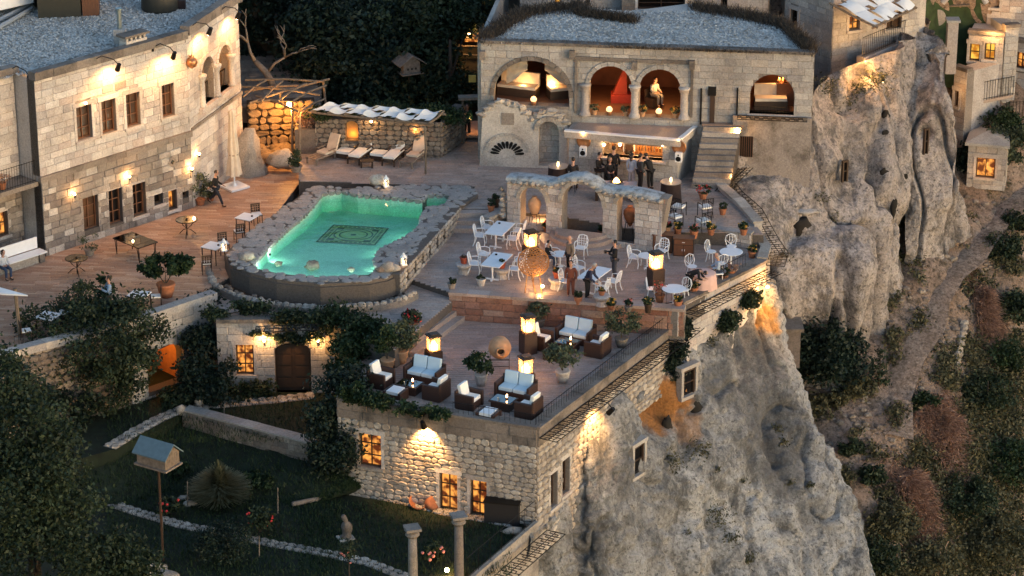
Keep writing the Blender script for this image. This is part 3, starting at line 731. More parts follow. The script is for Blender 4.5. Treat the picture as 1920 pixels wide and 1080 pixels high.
for i,r in enumerate(h1b):
 window(lb,L1,r,('dim_pane','pane','pane','pane','amber_pane','pane')[i],nx=2 if i < 3 else 1,nz=3 if i < 3 else 1,rec=.22,sill='ashlar' if i in (2,3,4) else None,door=i < 2,frame='wood_frame' if i < 3 else 'wood_dark')
# carved medallion, plaque and panel
u,z = L1.at(321,303); m = MB(); vs = [L1.pt(u + a * .26,z + b * .26,o) for o in (.0,.09) for a,b in ((-1,0),(0,-1),(1,0),(0,1))]
m.add(vs,[(3,2,1,0),(4,5,6,7)] + [(i,(i + 1) % 4,4 + (i + 1) % 4,4 + i) for i in range(4)]); m.build('diamond_medallion',M['lichen'],lb,world=True)
m = MB(); q = [L1.pt(u + a * .12,z + b * .12,.1) for a,b in ((-1,0),(0,-1),(1,0),(0,1))]; m.add(q + [L1.pt(u,z,.14)],[(0,1,4),(1,2,4),(2,3,4),(3,0,4)]); m.build('medallion_boss',M['iron'],lb,world=True)
u,z = L1.at(225,160); m = MB(); pbox(m,L1,u - .3,u + .3,z - .15,z + .15,-.05,.05); m.build('carved_plaque',M['dark_ashlar'],lb,world=True)
# L2 with the arched loggia
u0,_ = L2.at(376,150); u1,_ = L2.at(400,145); u2,_ = L2.at(408,140); u3,_ = L2.at(432,135); zs = L2.at(403,182)[1]; z1 = L2.at(388,105)[1]
arches = [(u0,u1,zs,z1,'arch',(u1 - u0) / 2 * 1.05),(u2,u3,zs,z1,'arch',(u3 - u2) / 2 * 1.05)]
wallbuild(lb,L2,0,L2.L,-.3,ROOF + .1,arches,'ashlar','mortar',thick=.45,limit=60,h=(.30,.4),w=(.45,.85),depth=.02)
for a in arches: voussoirs(L2,a,lb,M['ashlar'],.08,.2,9)
for uu in (u0 - .02,(u1 + u2) / 2,u3 + .02):
 p = L2.pt(uu,0,.06); r = .15
 m = MB(); m.lathe([(.2,zs + .0),(.2,zs + .1),(r,zs + .16),(r * .88,z1 - .95),(.16,z1 - .9),(.23,z1 - .72),(.24,z1 - .62)],12,(p.x,p.y,0)); m.build('column',M['ashlar'],lb,True,world=True)
m = MB(); pbox(m,L2,u0 - .35,u3 + .35,zs - .2,zs,-.4,.22); m.build('loggia_sill',M['ashlar'],lb,world=True)
strip(lb,L2,.1,L2.L,zs - .75,zs - .6,.08,'lichen','string_course')
pl2 = Plane(L2.pt(0,0,-1.7)[:2],L2.pt(L2.L,0,-1.7)[:2]); m = MB(); pbox(m,pl2,u0 - 1,u3 + .6,zs - .3,z1 + .4,-.1,0); pbox(m,L2,u0 - 1,u3 + .6,zs - .3,zs - .2,-1.8,-.46); pbox(m,L2,u0 - 1,u3 + .6,z1 + .3,z1 + .4,-1.8,-.46)
m.build('loggia_room',plain('loggia_plaster',(.30,.14,.06),.9),lb,world=True)
for a in arches:
 m = MB()
 for i in range(9): q = a[0] + (a[1] - a[0]) * i / 8; pbox(m,L2,q - .012,q + .012,zs,zs + .75,-.3,-.276)
 pbox(m,L2,a[0],a[1],zs + .75,zs + .79,-.31,-.27); m.build('loggia_railing',M['iron'],lb,world=True)
lamp('lamp_light',L2.pt((u1 + u2) / 2,z1 - .1,-1.0),110,WARM,.1,lb)
# L0: set back wing with a balcony
w0 = L0.rect(-14,15,398,444)
hz = L0.at(30,330)[1]
wallbuild(lb,L0,0,L0.L,hz,ROOF,[],'ashlar','mortar',limit=0,h=(.27,.36),w=(.4,.75),depth=.02,restname='wing_stonework')
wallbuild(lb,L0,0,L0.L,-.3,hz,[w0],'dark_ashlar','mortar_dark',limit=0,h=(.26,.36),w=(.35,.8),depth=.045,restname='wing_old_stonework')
window(lb,L0,w0,'amber_pane',nx=2,nz=2,frame='wood_dark',rec=.2)
m = MB(); pbox(m,L0,0,L0.L,hz - .2,hz,.0,1.25); m.build('balcony_slab',M['lichen'],lb,world=True)
# side returns, roof, parapets
backL = [L2.pt(L2.L,0,0),L2.pt(L2.L,0,-11)]; bp0 = L0.pt(0,0,0)
poly = [bp0[:2],L0.pt(L0.L + .1,0)[:2],L1.pt(0.0,0)[:2],L1.pt(L1.L,0)[:2],L2.pt(L2.L,0)[:2],(L2.b.x - .2,L2.b.y + 14),(-30,L2.b.y + 14)]
inn = [L0.pt(0,0,-.3)[:2],L0.pt(L0.L + .3,0,-.3)[:2],L1.pt(.3,0,-.3)[:2],L1.pt(L1.L,0,-.3)[:2],L2.pt(L2.L - .3,0,-.3)[:2],(L2.b.x - .5,L2.b.y + 14),(-30,L2.b.y + 14)]
prism_poly('roof_slab',inn,ROOF - .35,ROOF + .02,M['gravel'],lb)
ex = MB(); ex.add([(p[0],p[1],z) for z in (-.5,ROOF - .36) for p in (L2.pt(L2.L - .02,0,-.4),L2.pt(L2.L - .02,0,-12),L2.pt(L2.L - .5,0,-12),L2.pt(L2.L - .5,0,-.4))],[(0,1,5,4),(1,2,6,5),(2,3,7,6),(3,0,4,7)])
ex.build('side_wall',M['ashlar'],lb,world=True)
m = MB(); q0,q1 = L1.pt(.02,0,-.02),L0.pt(L0.L,0,0);
strip(lb,L1,-.05,L1.L + .02,ROOF - .02,ROOF + .34,.16,'lichen','parapet_stone',-.3)
strip(lb,L0,0,L0.L + .2,ROOF - .02,ROOF + .34,.16,'lichen','parapet_stone',-.3)
strip(lb,L2,.1,L2.L + .1,ROOF + .08,ROOF + .5,.16,'lichen','parapet_stone',-.3)
rgt = Plane(L2.pt(L2.L + .1,0,.1)[:2],L2.pt(L2.L + .1,0,-13)[:2]); m = MB(); pbox(m,rgt,0,13,ROOF - .02,ROOF + .3,-.28,.0); m.build('parapet_stone',M['lichen'],lb,world=True)
rt = Plane(L1.pt(0,0)[:2],L1.pt(0,0,-1.5)[:2]); m = MB(); m.add([(q[0],q[1],z) for z in (-.3,ROOF) for q in (L1.pt(0,0,-.03),L1.pt(0,0,-1.5))],[(0,1,3,2)]); m.build('return_wall',M['ashlar'],lb,world=True)
# gravel: loose chips scattered over the roof
def scatter_gravel(label,poly_px,z,n,seed,mat='gravel',dens=None):
 rg = np.random.default_rng(seed); t = MB(); pts = []
 pg = [tuple(P(x,y,z)[:2]) for x,y in poly_px]; xs = [p[0] for p in pg]; ys = [p[1] for p in pg]
 vs = []; rn = []
 while len(rn) < n:
  x = rg.uniform(min(xs),max(xs)); y = rg.uniform(min(ys),max(ys)); c = _cross(pg,y); c.sort()
  if not any(a < x < b for a,b in zip(c[::2],c[1::2])): continue
  a = rg.uniform(0,6.28); s = rg.uniform(.03,.075); h = rg.uniform(.015,.045); e = rg.uniform(.5,.9)
  ca,sa = math.cos(a) * s,math.sin(a) * s
  zz = z + rg.uniform(0,.02); vs += [(x + ca,y + sa,zz),(x - sa * e,y + ca * e,zz + h),(x - ca,y - sa,zz + h * .7),(x + sa * e,y - ca * e,zz - .01)]; rn.append(rg.uniform(0,.99))
 o = put(bpy.data.objects.new('gravel',leafmesh('gravel',np.array(vs),M[mat],np.array(rn)))); tag(o,label,'gravel',kind='stuff')
scatter_gravel('pale gravel spread over the mansion roof',[(0,150),(60,136),(335,70),(350,58),(436,2),(430,-40),(-20,-40),(-20,155)],ROOF + .02,26000,4)
for i,(px,lab,sp2) in enumerate([((17,133),'arm lamp lighting the set back wing above the balcony',.4),((173,115),'arm lamp over the two left upper windows of the mansion',.75),((285,91),'arm lamp over the right upper window of the mansion',.55)]):
 pl = L0 if i == 0 else L1; u,z = pl.at(*px); gooseneck(pl,u,z - .0,.85,.5,lab,330 if i else 430,side=sp2,aimdrop=2.0,back=-.1)
for px,lab in (((351,60),'arm lamp left of the loggia arches'),((406,30),'arm lamp at the right end of the mansion parapet')):
 u,z = L2.at(*px); gooseneck(L2,u + .1,z + .1,.7,.5,lab,300,side=.85,aimdrop=2.0,back=-.1)
for px,pl,lab,pw in (((137,366),L1,'small lit wall lamp left of the dark mansion door',34),((240,333),L1,'small lit wall lamp between the mansion door and window',45),((364,316),L1,'lower lit lamp at the mansion corner above potted plants',34),((369,291),L2,'upper lit lamp at the mansion corner',20),((158,196),L1,'tiny lit lamp above the leftmost upper window',3)):
 u,z = pl.at(*px); wall_lamp(pl.pt(min(max(u,.05),pl.L - .05),z,.12),lab,pw)
u,z = L2.at(357,112); t = thing('copper_vase','round copper vase hung high at the mansion corner','vase',L2.pt(.1,z,.2)); MB().lathe([(.02,-.3),(.2,-.18),(.27,0),(.2,.16),(.1,.22),(.13,.28)],14).build('bowl',M['copper'],t,True)
MB().rod((0,0,.25),(0,.25,.4),.015).build('hook',M['iron'],t)
# roof things
def roofp(x,y,dz=0): p = P(x,y,ROOF + .02); return Vector((p.x,p.y,p.z + dz))
p = roofp(225,83); t = thing('flue','grey metal flue pipe rising from a stone block on the gravel roof','chimney',p)
MB().box((0,.15,.33),(.5,.45,.66)).build('base_block',M['ashlar'],t); MB().rod((0,.15,.66),(0,.15,1.55),.11,n=10).lathe([(.15,1.50),(.15,1.58)],10,(0,.15,0)).build('pipe',plain('zinc',(.20,.25,.27),.4,.6),t)
p = roofp(256,92); t = thing('stone_chimney','low stone chimney under a dark slab beside the roof edge','chimney',p,LANG)
MB().box((0,.2,.22),(1.15,.5,.44)).build('shaft',M['ashlar'],t)
for i in range(5): MB().box((-.48 + i * .24,.2,.52),(.1,.4,.16)).build('support',M['ashlar'],t)
MB().box((0,.2,.65),(1.35,.65,.1)).build('cap_slab',M['lichen'],t)
p = roofp(150,32); t = thing('wooden_shed','dark shed with a brown plank side at the back of the gravel roof','shed',p,.12)
MB().box((-.9,1,.9),(1.9,2,1.8)).build('body',plain('dark_sheet',(.035,.032,.022),.6),t)
for i in range(5): MB().box((.19 + i * .15,1,.9),(.145,1.9,1.78)).build('plank',M['wood_frame'],t)
MB().box((0,.8,1.86),(2.6,2.4,.1)).build('roof',M['lichen'],t)
p = roofp(300,17); t = thing('water_tank','dark round tank standing on the gravel roof near its back','tank',p); MB().lathe([(.8,0),(.85,.1),(.82,.9),(.6,1.3),(.1,1.4)],18).build('shell',plain('dark_tank',(.03,.027,.02),.6),t,True); MB().box((.9,.1,.2),(.5,.4,.4)).build('pump_box',M['black_cloth'],t)
p = roofp(338,70); MBt = MB(); MBt.add([(-.45,0,.02),(.3,-.1,.02),(.42,.15,.28),(-.3,.25,.2)],[(0,1,2,3)]).add([(-.45,.0,0),(.3,-.1,0),(.42,.15,.25),(-.3,.25,.17)],[(3,2,1,0)])
o = MBt.build('metal_sheet',M['iron']); o.location = p; tag(o,'bent dark metal sheet lying on gravel by the parapet','metal sheet')
for i,(a,b,lab) in enumerate((((-10,48),(82,2),'long pale beam lying behind the gravel, upper one'),((-10,62),(60,22),'long pale beam lying on the gravel, lower one'))):
 q0,q1 = roofp(*a,.15),roofp(*b,.15); o = MB().rod((0,0,0),q1 - q0,.1,n=6).build('beam',plain('pale_beam',(.30,.32,.34),.6)); o.location = q0; tag(o,lab,'beam')
t = thing('parked_car','white car parked at the top left, partly cut off by the frame','car',roofp(8,22,.1),.75)
body = MB(); prof = [(-2.1,.3),(-2.15,.75),(-1.4,.95),(-.8,1.42),(.7,1.45),(1.5,.98),(2.1,.85),(2.15,.3)]
vs = [(x,y,z) for y in (-.85,.85) for x,z in prof]; n = len(prof)
body.add(vs,[tuple(range(n)),tuple(range(2 * n - 1,n - 1,-1))] + [(i,i + n,(i + 1) % n + n,(i + 1) % n) for i in range(n)]); body.build('body',M['white'],t)
for x in (-1.35,1.35):
 for y in (-.86,.86): w = MB().rod((x,y - .1,.33),(x,y + .1,.33),.33,n=16).build('wheel',M['iron'],t); MB().rod((x,y - .11,.33),(x,y + .11,.33),.2,n=12).build('rim',M['lichen'],w)
MB().box((0,-.86,1.17),(1.5,.02,.34)).build('side_window',M['pane'],t)
# balcony railing and white bench
a = L0.pt(*L0.at(0,338)[0:1],hz,1.2); b = L0.pt(L0.L - .1,hz,1.2)
railing('wrought iron railing of the left balcony',[L0.pt(L0.L - 5,hz,1.2),b],.95,.13,limit=60)
t = thing('potted_plant','small reddish pot plant behind the balcony railing','pot plant',L0.pt(L0.L - 1.6,hz,.9)); MB().lathe([(.12,0),(.18,.3)],10).build('pot',M['terra'],t); crown(t,[(0,0,.5,.35,.25,.2)],120,.07,M['leaf_rust'],3)
# ================================================================= POOL
CZ,WZ,PB = .8,.60,-.35
outer_px = [(425,470),(470,432),(530,390),(588,347),(640,352),(700,350),(760,346),(885,347),(896,364),(862,386),(838,412),(800,448),(760,488),(748,508),(725,519),(690,526),(600,531),(520,523),(470,511),(436,496)]
water_px = [(474,496),(497,468),(530,436),(572,400),(592,376),(603,362),(640,357),(670,364),(720,368),(760,372),(792,375),(800,364),(848,366),(838,384),(806,388),(792,404),(788,424),(770,440),(738,456),(712,468),(702,492),(712,506),(690,516),(600,521),(525,514),(480,504)]
outer = W2(outer_px,CZ); wat = W2(water_px,CZ - .05)
pool = MB(); lo = [[Vector((p[0],p[1],0)) for p in outer],[Vector((p[0],p[1],0)) for p in wat]]
tr = tessellate_polygon(lo); fl = lo[0] + lo[1]; no,nw = len(lo[0]),len(lo[1])
vs = [(p.x,p.y,CZ - .03) for p in fl] + [(p.x,p.y,-1.2) for p in fl]
fs = [tuple(t) for t in tr]
for s,k in ((0,no),(no,nw)):
 for i in range(k): fs.append((s + i,s + (i + 1) % k,no + nw + s + (i + 1) % k,no + nw + s + i))
pl_ = struct(pool.add(vs,fs).build('swimming_pool',M['mortar_dark']))
# basin
m_bas = stone('pool_plaster',[(.62,.70,.64),(.68,.76,.70),(.57,.66,.60)],rough=.6,dirt=(.28,.42,.32),dirt_amt=.5,dscale=.7,bump=.1)
basin = MB(); t0 = tessellate_polygon([lo[1]]);
def depth_at(x,y): q = (y - wat[0][1]) / (wat[5][1] - wat[0][1]); return CZ - .62 - .35 * max(0,min(1,q))
basin.add([(p.x,p.y,depth_at(p.x,p.y)) for p in lo[1]],[tuple(t) for t in t0]); basin.build('basin_floor',m_bas,pl_)
bs = MB()
for i in range(nw):
 a,b = lo[1][i],lo[1][(i + 1) % nw]; c = Vector((sum(p.x for p in lo[1]) / nw,sum(p.y for p in lo[1]) / nw,0))
 a,b = a + (c - a) * .004,b + (c - b) * .004
 bs.add([(a.x,a.y,depth_at(a.x,a.y) - .1),(b.x,b.y,depth_at(b.x,b.y) - .1),(b.x,b.y,CZ - .12),(a.x,a.y,CZ - .12)],[(0,1,2,3)])
bs.build('basin_wall',m_bas,pl_)
# water: a clear coloured body of water
m,t,b = mat_new('pool_water'); t.nodes.remove(b); N = t.nodes.new; L = t.links.new; out = t.nodes['Material Output']
tr_ = N('ShaderNodeBsdfTransparent'); gl = N('ShaderNodeBsdfGlossy'); gl.inputs['Roughness'].default_value = .06; fz = N('ShaderNodeFresnel'); fz.inputs[0].default_value = 1.33
nz = N('ShaderNodeTexNoise'); nz.inputs['Scale'].default_value = 2.5; nz.inputs['Detail'].default_value = 3; ge = N('ShaderNodeNewGeometry'); L(ge.outputs['Position'],nz.inputs['Vector'])
bp = N('ShaderNodeBump'); bp.inputs['Strength'].default_value = .25; bp.inputs['Distance'].default_value = .04; L(nz.outputs[0],bp.inputs['Height']); L(bp.outputs[0],gl.inputs['Normal']); L(bp.outputs[0],fz.inputs['Normal'])
mx = N('ShaderNodeMixShader'); bf = N('ShaderNodeMath'); bf.operation = 'SUBTRACT'; bf.use_clamp = True; L(fz.outputs[0],bf.inputs[0]); L(ge.outputs['Backfacing'],bf.inputs[1]); L(bf.outputs[0],mx.inputs[0]); L(tr_.outputs[0],mx.inputs[1]); L(gl.outputs[0],mx.inputs[2]); L(mx.outputs[0],out.inputs[0])
va = N('ShaderNodeVolumeAbsorption'); va.inputs['Color'].default_value = (.08,.88,.64,1); va.inputs['Density'].default_value = .55; L(va.outputs[0],out.inputs['Volume'])
wm = MB(); c = Vector((sum(p.x for p in lo[1]) / nw,sum(p.y for p in lo[1]) / nw,0)); wp = [p + (c - p) * .006 for p in lo[1]]
t0 = tessellate_polygon([wp]); wm.add([(p.x,p.y,WZ) for p in wp] + [(p.x,p.y,depth_at(p.x,p.y) + .01) for p in wp],[tuple(q) for q in t0] + [tuple(nw + i for i in reversed(q)) for q in t0] + [(i,(i + 1) % nw,nw + (i + 1) % nw,nw + i) for i in range(nw)])
struct(wm.build('pool_water',m))
# mosaic on the pool floor: border ring of tesserae blocks, frames, circle
mz = P(660,440,-.2); dz = depth_at(mz.x,mz.y) + .02
q = [P(x,y,dz) for x,y in ((592,456),(704,463),(730,427),(625,420))]
mo = thing('pool_mosaic','square geometric mosaic with circles set in the pool floor','mosaic',q[0])
m_m1 = plain('dark_tesserae',(.06,.07,.035),.7); m_m2 = plain('tan_tesserae',(.50,.38,.20),.7)
def mq(a,b): p = q[0] * (1 - a) * (1 - b) + q[1] * a * (1 - b) + q[2] * a * b + q[3] * (1 - a) * b - q[0]; w = p + q[0]; return Vector((p.x,p.y,depth_at(w.x,w.y) + .02 - q[0].z))
def mquad(mb,a0,a1,b0,b1,z): mb.add([mq(a,b) + Vector((0,0,z)) for a,b in ((a0,b0),(a1,b0),(a1,b1),(a0,b1))],[(0,1,2,3)])
m = MB(); mquad(m,0,1,0,1,.004); m.build('ground_panel',m_m2,mo)
m = MB()
for a0,a1,b0,b1 in ((0,1,0,.035),(0,1,.965,1),(0,.03,.035,.965),(.97,1,.035,.965),(.13,.87,.13,.155),(.13,.87,.845,.87),(.13,.15,.155,.845),(.85,.87,.155,.845)): mquad(m,a0,a1,b0,b1,.012)
m.build('border_band',m_m1,mo)
for k in range(11):
 for a0,b0 in ((.06 + k * .08,.06),(.06 + k * .08,.90)): m = MB(); mquad(m,a0,a0 + .05,b0,b0 + .04,.012); m.build('border_tessera',m_m1,mo)
for k in range(9):
 for a0 in (.055,.90): m = MB(); mquad(m,a0,a0 + .045,.14 + k * .08,.14 + k * .08 + .05,.012); m.build('border_tessera',m_m1,mo)
for r0,r1 in ((.31,.335),(.22,.245),(.0,.05)):
 m = MB(); vs = []; fs = []
 for i in range(28):
  a = 2 * PI * i / 28
  for r in (r0,r1): vs.append(mq(.5 + r * math.cos(a),.5 + r * math.sin(a)) + Vector((0,0,.012)))
 for i in range(28): j = (i + 1) % 28; fs.append((2 * i,2 * j,2 * j + 1,2 * i + 1))
 m.add(vs,fs); m.build('ring',m_m1,mo)
m = MB()
for a0,b0 in ((.2,.2),(.8,.2),(.8,.8),(.2,.8)):
 m.add([mq(a0 + x,b0 + y) + Vector((0,0,.012)) for x,y in ((-.05,-.05),(.05,-.05),(.05,.05),(-.05,.05))],[(0,1,2,3)])
m.build('corner_square',m_m1,mo)
# coping flagstones: irregular pieces on the rim
fb = []; rr = random.Random(9)
def inpoly(x,y,pg):
 c = sorted(_cross(pg,y)); return any(a < x < b for a,b in zip(c[::2],c[1::2]))
xs = [p[0] for p in outer]; ys = [p[1] for p in outer]; y = min(ys)
while y < max(ys):
 x = min(xs) + rr.uniform(0,.4)
 while x < max(xs):
  xx,yy = x + rr.uniform(-.08,.08),y + rr.uniform(-.08,.08)
  if inpoly(xx,yy,outer) and not inpoly(xx,yy,wat) :
   okk = all(inpoly(xx + a,yy + b_,outer) and not inpoly(xx + a,yy + b_,wat) for a,b_ in ((.13,0),(-.13,0),(0,.1),(0,-.1)))
   w = rr.uniform(.42,.62) if okk else .3; hh = rr.uniform(.36,.5) if okk else .28
   mt = Matrix.Translation((xx,yy,CZ - .03)) @ Matrix.Rotation(rr.uniform(-.7,.7),4,'Z') @ Matrix.Rotation(-PI / 2,4,'X') @ Matrix.Diagonal((w,.038 * rr.uniform(.7,1.3),hh,1))
   fb.append((mt,rr.randrange(10,16),w * hh / (yy + 120)))
  x += .44
 y += .36
emit(fb,pl_,M['coping'],'flagstone',300,'flagstones')
# edge stones along the waterline
eb = []
for i in range(nw):
 a,b = lo[1][i],lo[1][(i + 1) % nw]; L_ = (b - a).length; k = max(1,int(L_ / .3)); ang = math.atan2(b.y - a.y,b.x - a.x)
 if 21 <= i <= 25: continue
 for j in range(k):
  p = a + (b - a) * (j + .5) / k
  mt = Matrix.Translation((p.x,p.y,CZ - .12)) @ Matrix.Rotation(ang,4,'Z') @ Matrix.Translation((0,.08,0)) @ Matrix.Diagonal((L_ / k - .01,.16,.24,1)); eb.append((mt,rr.randrange(10,16),.1 / (p.y + 120)))
emit(eb,pl_,M['coping'],'edge_stone',200,'edge_stones')
# right hand pool wall with niches, facing the terrace
PW = Plane(P(772,520,0),P(842,436,0)); PW2 = Plane(P(752,520,0),P(838,412,0))
pr = thing('pool_side_wall','stone side wall of the raised pool with small arched niches above the terrace','wall',P(770,520,0))
A = [P(748,515,CZ),P(862,388,CZ)]
PWn = Plane(A[0],A[1])
if PWn.n.x < 0: PWn.n = -PWn.n
nich = []
for k in range(6): c_ = 1.0 + k * 1.0; nich.append((c_ - .14,c_ + .14,.12,.5,'arch'))
wall_holes('wall',PWn,[(0,-.3),(PWn.L,-.3),(PWn.L,CZ),(0,CZ)],[hole_loop(o,8) for o in nich],.35,M['mortar_dark'],pr,.02)
bl = blocks_on(PWn,0,PWn.L,-.1,CZ,(.2,.3),(.25,.5),.05,nich,rub=True,off=.03)
bl = [(Matrix.Translation(b_[0].translation) @ Matrix.Rotation(math.atan2(-PWn.n.x,PWn.n.y) + PI,4,'Z') @ Matrix.Diagonal([b_[0].to_scale()[0],b_[0].to_scale()[1],b_[0].to_scale()[2],1]),b_[1],b_[2]) for b_ in bl]
emit(bl,pr,M['rubble'],limit=60)
# curved infinity lip and gutter in front
arc = [Vector((p[0],p[1],0)) for p in [outer[i] for i in (0,19,18,17,16,15,14,13)]]
lipc = Vector((sum(p.x for p in arc) / len(arc),sum(p.y for p in arc) / len(arc) + 2.5,0))
def ring(pts,d0,d1,z0,z1,name,mat,par):
 m = MB(); k = len(pts)
 o = [p + (p - lipc).normalized() * d0 for p in pts]; q = [p + (p - lipc).normalized() * d1 for p in pts]
 vs = [(p.x,p.y,z) for z in (z0,z1) for p in o] + [(p.x,p.y,z) for z in (z0,z1) for p in q]; fs = []
 for i in range(k - 1):
  fs += [(i,i + 1,k + i + 1,k + i),(2 * k + i + 1,2 * k + i,3 * k + i,3 * k + i + 1),(k + i,k + i + 1,3 * k + i + 1,3 * k + i),(i + 1,i,2 * k + i,2 * k + i + 1)]
 return m.add(vs,fs).build(name,mat,par)
ring(arc,.0,.10,WALK - .3,WZ + .035,'infinity_lip',M['mortar_dark'],pl_)
ring(arc,.10,.75,WALK - .3,WALK + .12,'gutter_bed',M['soil'],pl_)
ring(arc,.75,.95,WALK - .2,WALK + .28,'gutter_wall',M['mortar'],pl_)
rb = []
for i in range(len(arc) - 1):
 a,b = arc[i],arc[i + 1]
 a2,b2 = a + (a - lipc).normalized() * .85,b + (b - lipc).normalized() * .85; k = max(1,int((b2 - a2).length / .28))
 for j in range(k):
  p = a2 + (b2 - a2) * (j + .5) / k; s = rr.uniform(.11,.18)
  o = MB().rock((0,0,0),s,7,(1.1,.9,.9),rr.random() * 9).build('rim_stone',M['rubble'],pl_); o.location = (p.x,p.y,WALK + .28)
 for j in range(k + 2):
  p = a + (b - a) * (j + .5) / (k + 2); p = p + (p - lipc).normalized() * rr.uniform(.3,.65); s = rr.uniform(.08,.15)
  o = MB().rock((0,0,0),s,7,(1,1,.8),rr.random() * 9).build('gutter_stone',M['field'],pl_); o.location = (p.x,p.y,WALK + .17)
for (x,y,s,lab) in ((463,486,.3,'large dark boulder at the left end of the pool lip'),(726,507,.28,'boulder at the right end of the pool lip'),(708,344,.34,'pale rounded rock standing on the pool coping beside the lantern'),(586,503,.27,'flat grey stone block standing in the pool near its lip'),(658,508,.14,'small dark stone just above water near the pool lip'),(522,497,.16,'flat dark stone under the water at the left of the pool'),(741,507,.2,'smaller boulder beside the right lip boulder'),(713,509,.18,'dark rock touching the pool water on the right')):
 z = CZ if y in (486,507,344,509) else WZ - .05
 o = MB().rock((0,0,0),s,12,(1.15,.9,.75),x,.3).build('boulder',M['field'] if y in (497,503,508,509) else M['rubble'],None,True); o.location = P(x,y,z) + Vector((0,0,s * .45)); tag(o,lab,'rock')
for i,(px,aim,pw) in enumerate((((482,500),(570,420),150),((510,509),(570,420),170),((545,514),(600,420),170),((620,518),(580,380),170),((650,517),(660,410),170),((690,513),(690,400),150),((706,488),(560,420),200),((740,454),(570,400),170),((786,420),(640,400),110),((500,468),(640,440),90))):
 q0 = P(*px,CZ - .05); q0 = q0 + (Vector((c.x,c.y,q0.z)) - q0).normalized() * .14; q1 = P(*aim,.2); lo_ = Vector((q0.x,q0.y,.50)); t = thing('underwater_lamp','small round underwater lamp tucked under the rim of the pool','pool lamp',lo_,0,'underwater pool lamps')
 MB().rod((0,-.03,0),(0,.0,0),.06,n=10).build('housing',M['iron'],t); lamp('underwater_light',lo_ + Vector((0,.03,0)),pw * .36,(.80,1.0,.86),.03,t,172,q1,.4)
# ================================================================= HALL
ha,hb = P(902,303,DECK),P(1518,328,DECK); H = Plane(ha,hb)
HR = H.at(902,80)[1]; UF = H.at(1190,219)[1]; print('HALL',H.L,HR,'UF',UF)
hall = thing('arcaded_hall','long pale stone hall with arched openings and a gravel roof, behind the bar','building',(ha.x,ha.y,DECK))
def arch_px(x0,x1,ys,yt):
 u0,_ = H.at(x0,ys); u1,_ = H.at(x1,ys); z0 = H.at((x0 + x1) / 2,ys)[1]; z1 = H.at((x0 + x1) / 2,yt)[1]; return u0,u1,z0,z1
a1 = arch_px(926,1067,198,113); a1 = a1 + ('arch',min((a1[1] - a1[0]) / 2,a1[3] - a1[2] - .05))
a2 = arch_px(1105,1184,215,123); a2 = (a2[0],a2[1],UF,a2[3],'arch')
a3 = arch_px(1198,1275,218,129); a3 = (a3[0],a3[1],UF,a3[3],'arch')
w5 = arch_px(1405,1488,214,140); w5 = w5 + ('arch',(w5[3] - w5[2]) * .55)
gate = H.rect(1380,1412,252,290)
holes = [a1,a2,a3,w5]
wallbuild(hall,H,0,H.L,DECK - .3,HR,holes,'hall_stone','mortar',thick=.5,limit=300,h=(.26,.34),w=(.4,.8),depth=.02)
for a,n in ((a1,17),(a2,11),(a3,11)): voussoirs(H,a,hall,M['lichen'] if a is a1 else M['hall_stone'],.07,.2,n)
# columns between the arches, alfiz moulding, cornice stones
for x,big in ((1097,1),(1190,1),(1283,1)):
 uu = H.at(x,200)[0]; p = H.pt(uu,0,.10); zt = a2[3] - (a2[1] - a2[0]) / 2
 m = MB(); m.lathe([(.26,UF),(.26,UF + .1),(.2,UF + .2),(.17,UF + .3),(.155,zt - .25),(.18,zt - .2),(.24,zt - .02),(.27,zt + .0),(.27,zt + .1)],14,(p.x,p.y,0)); m.build('column',M['ashlar'],hall,True,world=True)
ul,zt_ = H.at(1083,108); ur,_ = H.at(1296,116)
for a,b_,c,d in ((ul,ur,zt_ - .1,zt_ + .06),(ul - .12,ul,UF + .1,zt_ + .06),(ur,ur + .12,UF + .1,zt_ + .06)):
 if b_ - a > 1: strip(hall,H,a,b_,c,d,.1,'lichen','moulding')
 else: m = MB(); pbox(m,H,a,b_,c,d,-.02,.1); m.build('moulding',M['lichen'],hall,world=True)
for x,y in ((1073,101),(1298,120),(1190,122),(905,102)):
 u,z = H.at(x,y); m = MB(); pbox(m,H,u - .12,u + .12,z - .2,z + .2,0,.22); m.build('corbel',M['lichen'],hall,world=True)
strip(hall,H,0,H.L,HR,HR + .14,.12,'lichen','eaves_stone',-.35,1.0)
# dark wooden panel and pipe
for (x0,x1,y0,y1,mt_) in ((1328,1343,162,178,'iron'),(1331,1340,178,232,'wood_dark'),(1313,1316,165,232,'iron'),(1381,1384,164,216,'iron')):
 m = MB(); pbox(m,H,*H.rect(x0,x1,y0,y1),.02,.12); m.build('downpipe' if x1 - x0 < 5 else 'wooden_panel',M[mt_],hall,world=True)
# upper rooms
m_room = plain('room_plaster',(.16,.06,.03),.9,scale=1.5,var=.3); m_roomf = plain('room_floor',(.14,.07,.04),.6,scale=3)
def roomshell(u0,u1,z0,z1,dep,name):
 m = MB(); back = -dep
 for a in ((u0,u1,z0,z1,back - .1,back),(u0 - .1,u0,z0,z1,back,-.51),(u1,u1 + .1,z0,z1,back,-.51),(u0,u1,z1,z1 + .1,back,-.51)): pbox(m,H,*a)
 m.build(name,m_room,hall,world=True); f = MB(); pbox(f,H,u0,u1,z0 - .15,z0 - .002,back,-.51); f.build('room_floor',m_roomf,hall,world=True)
roomshell(a1[0] - .3,a1[1] + .2,a1[2],a1[3] + .25,4.2,'tent_room'); roomshell(a1[1] + .5,H.at(1300,200)[0],UF,a2[3] + .3,4.5,'fire_room'); roomshell(w5[0] - .5,w5[1] + .1,w5[2],w5[3] + .2,3,'corner_room')
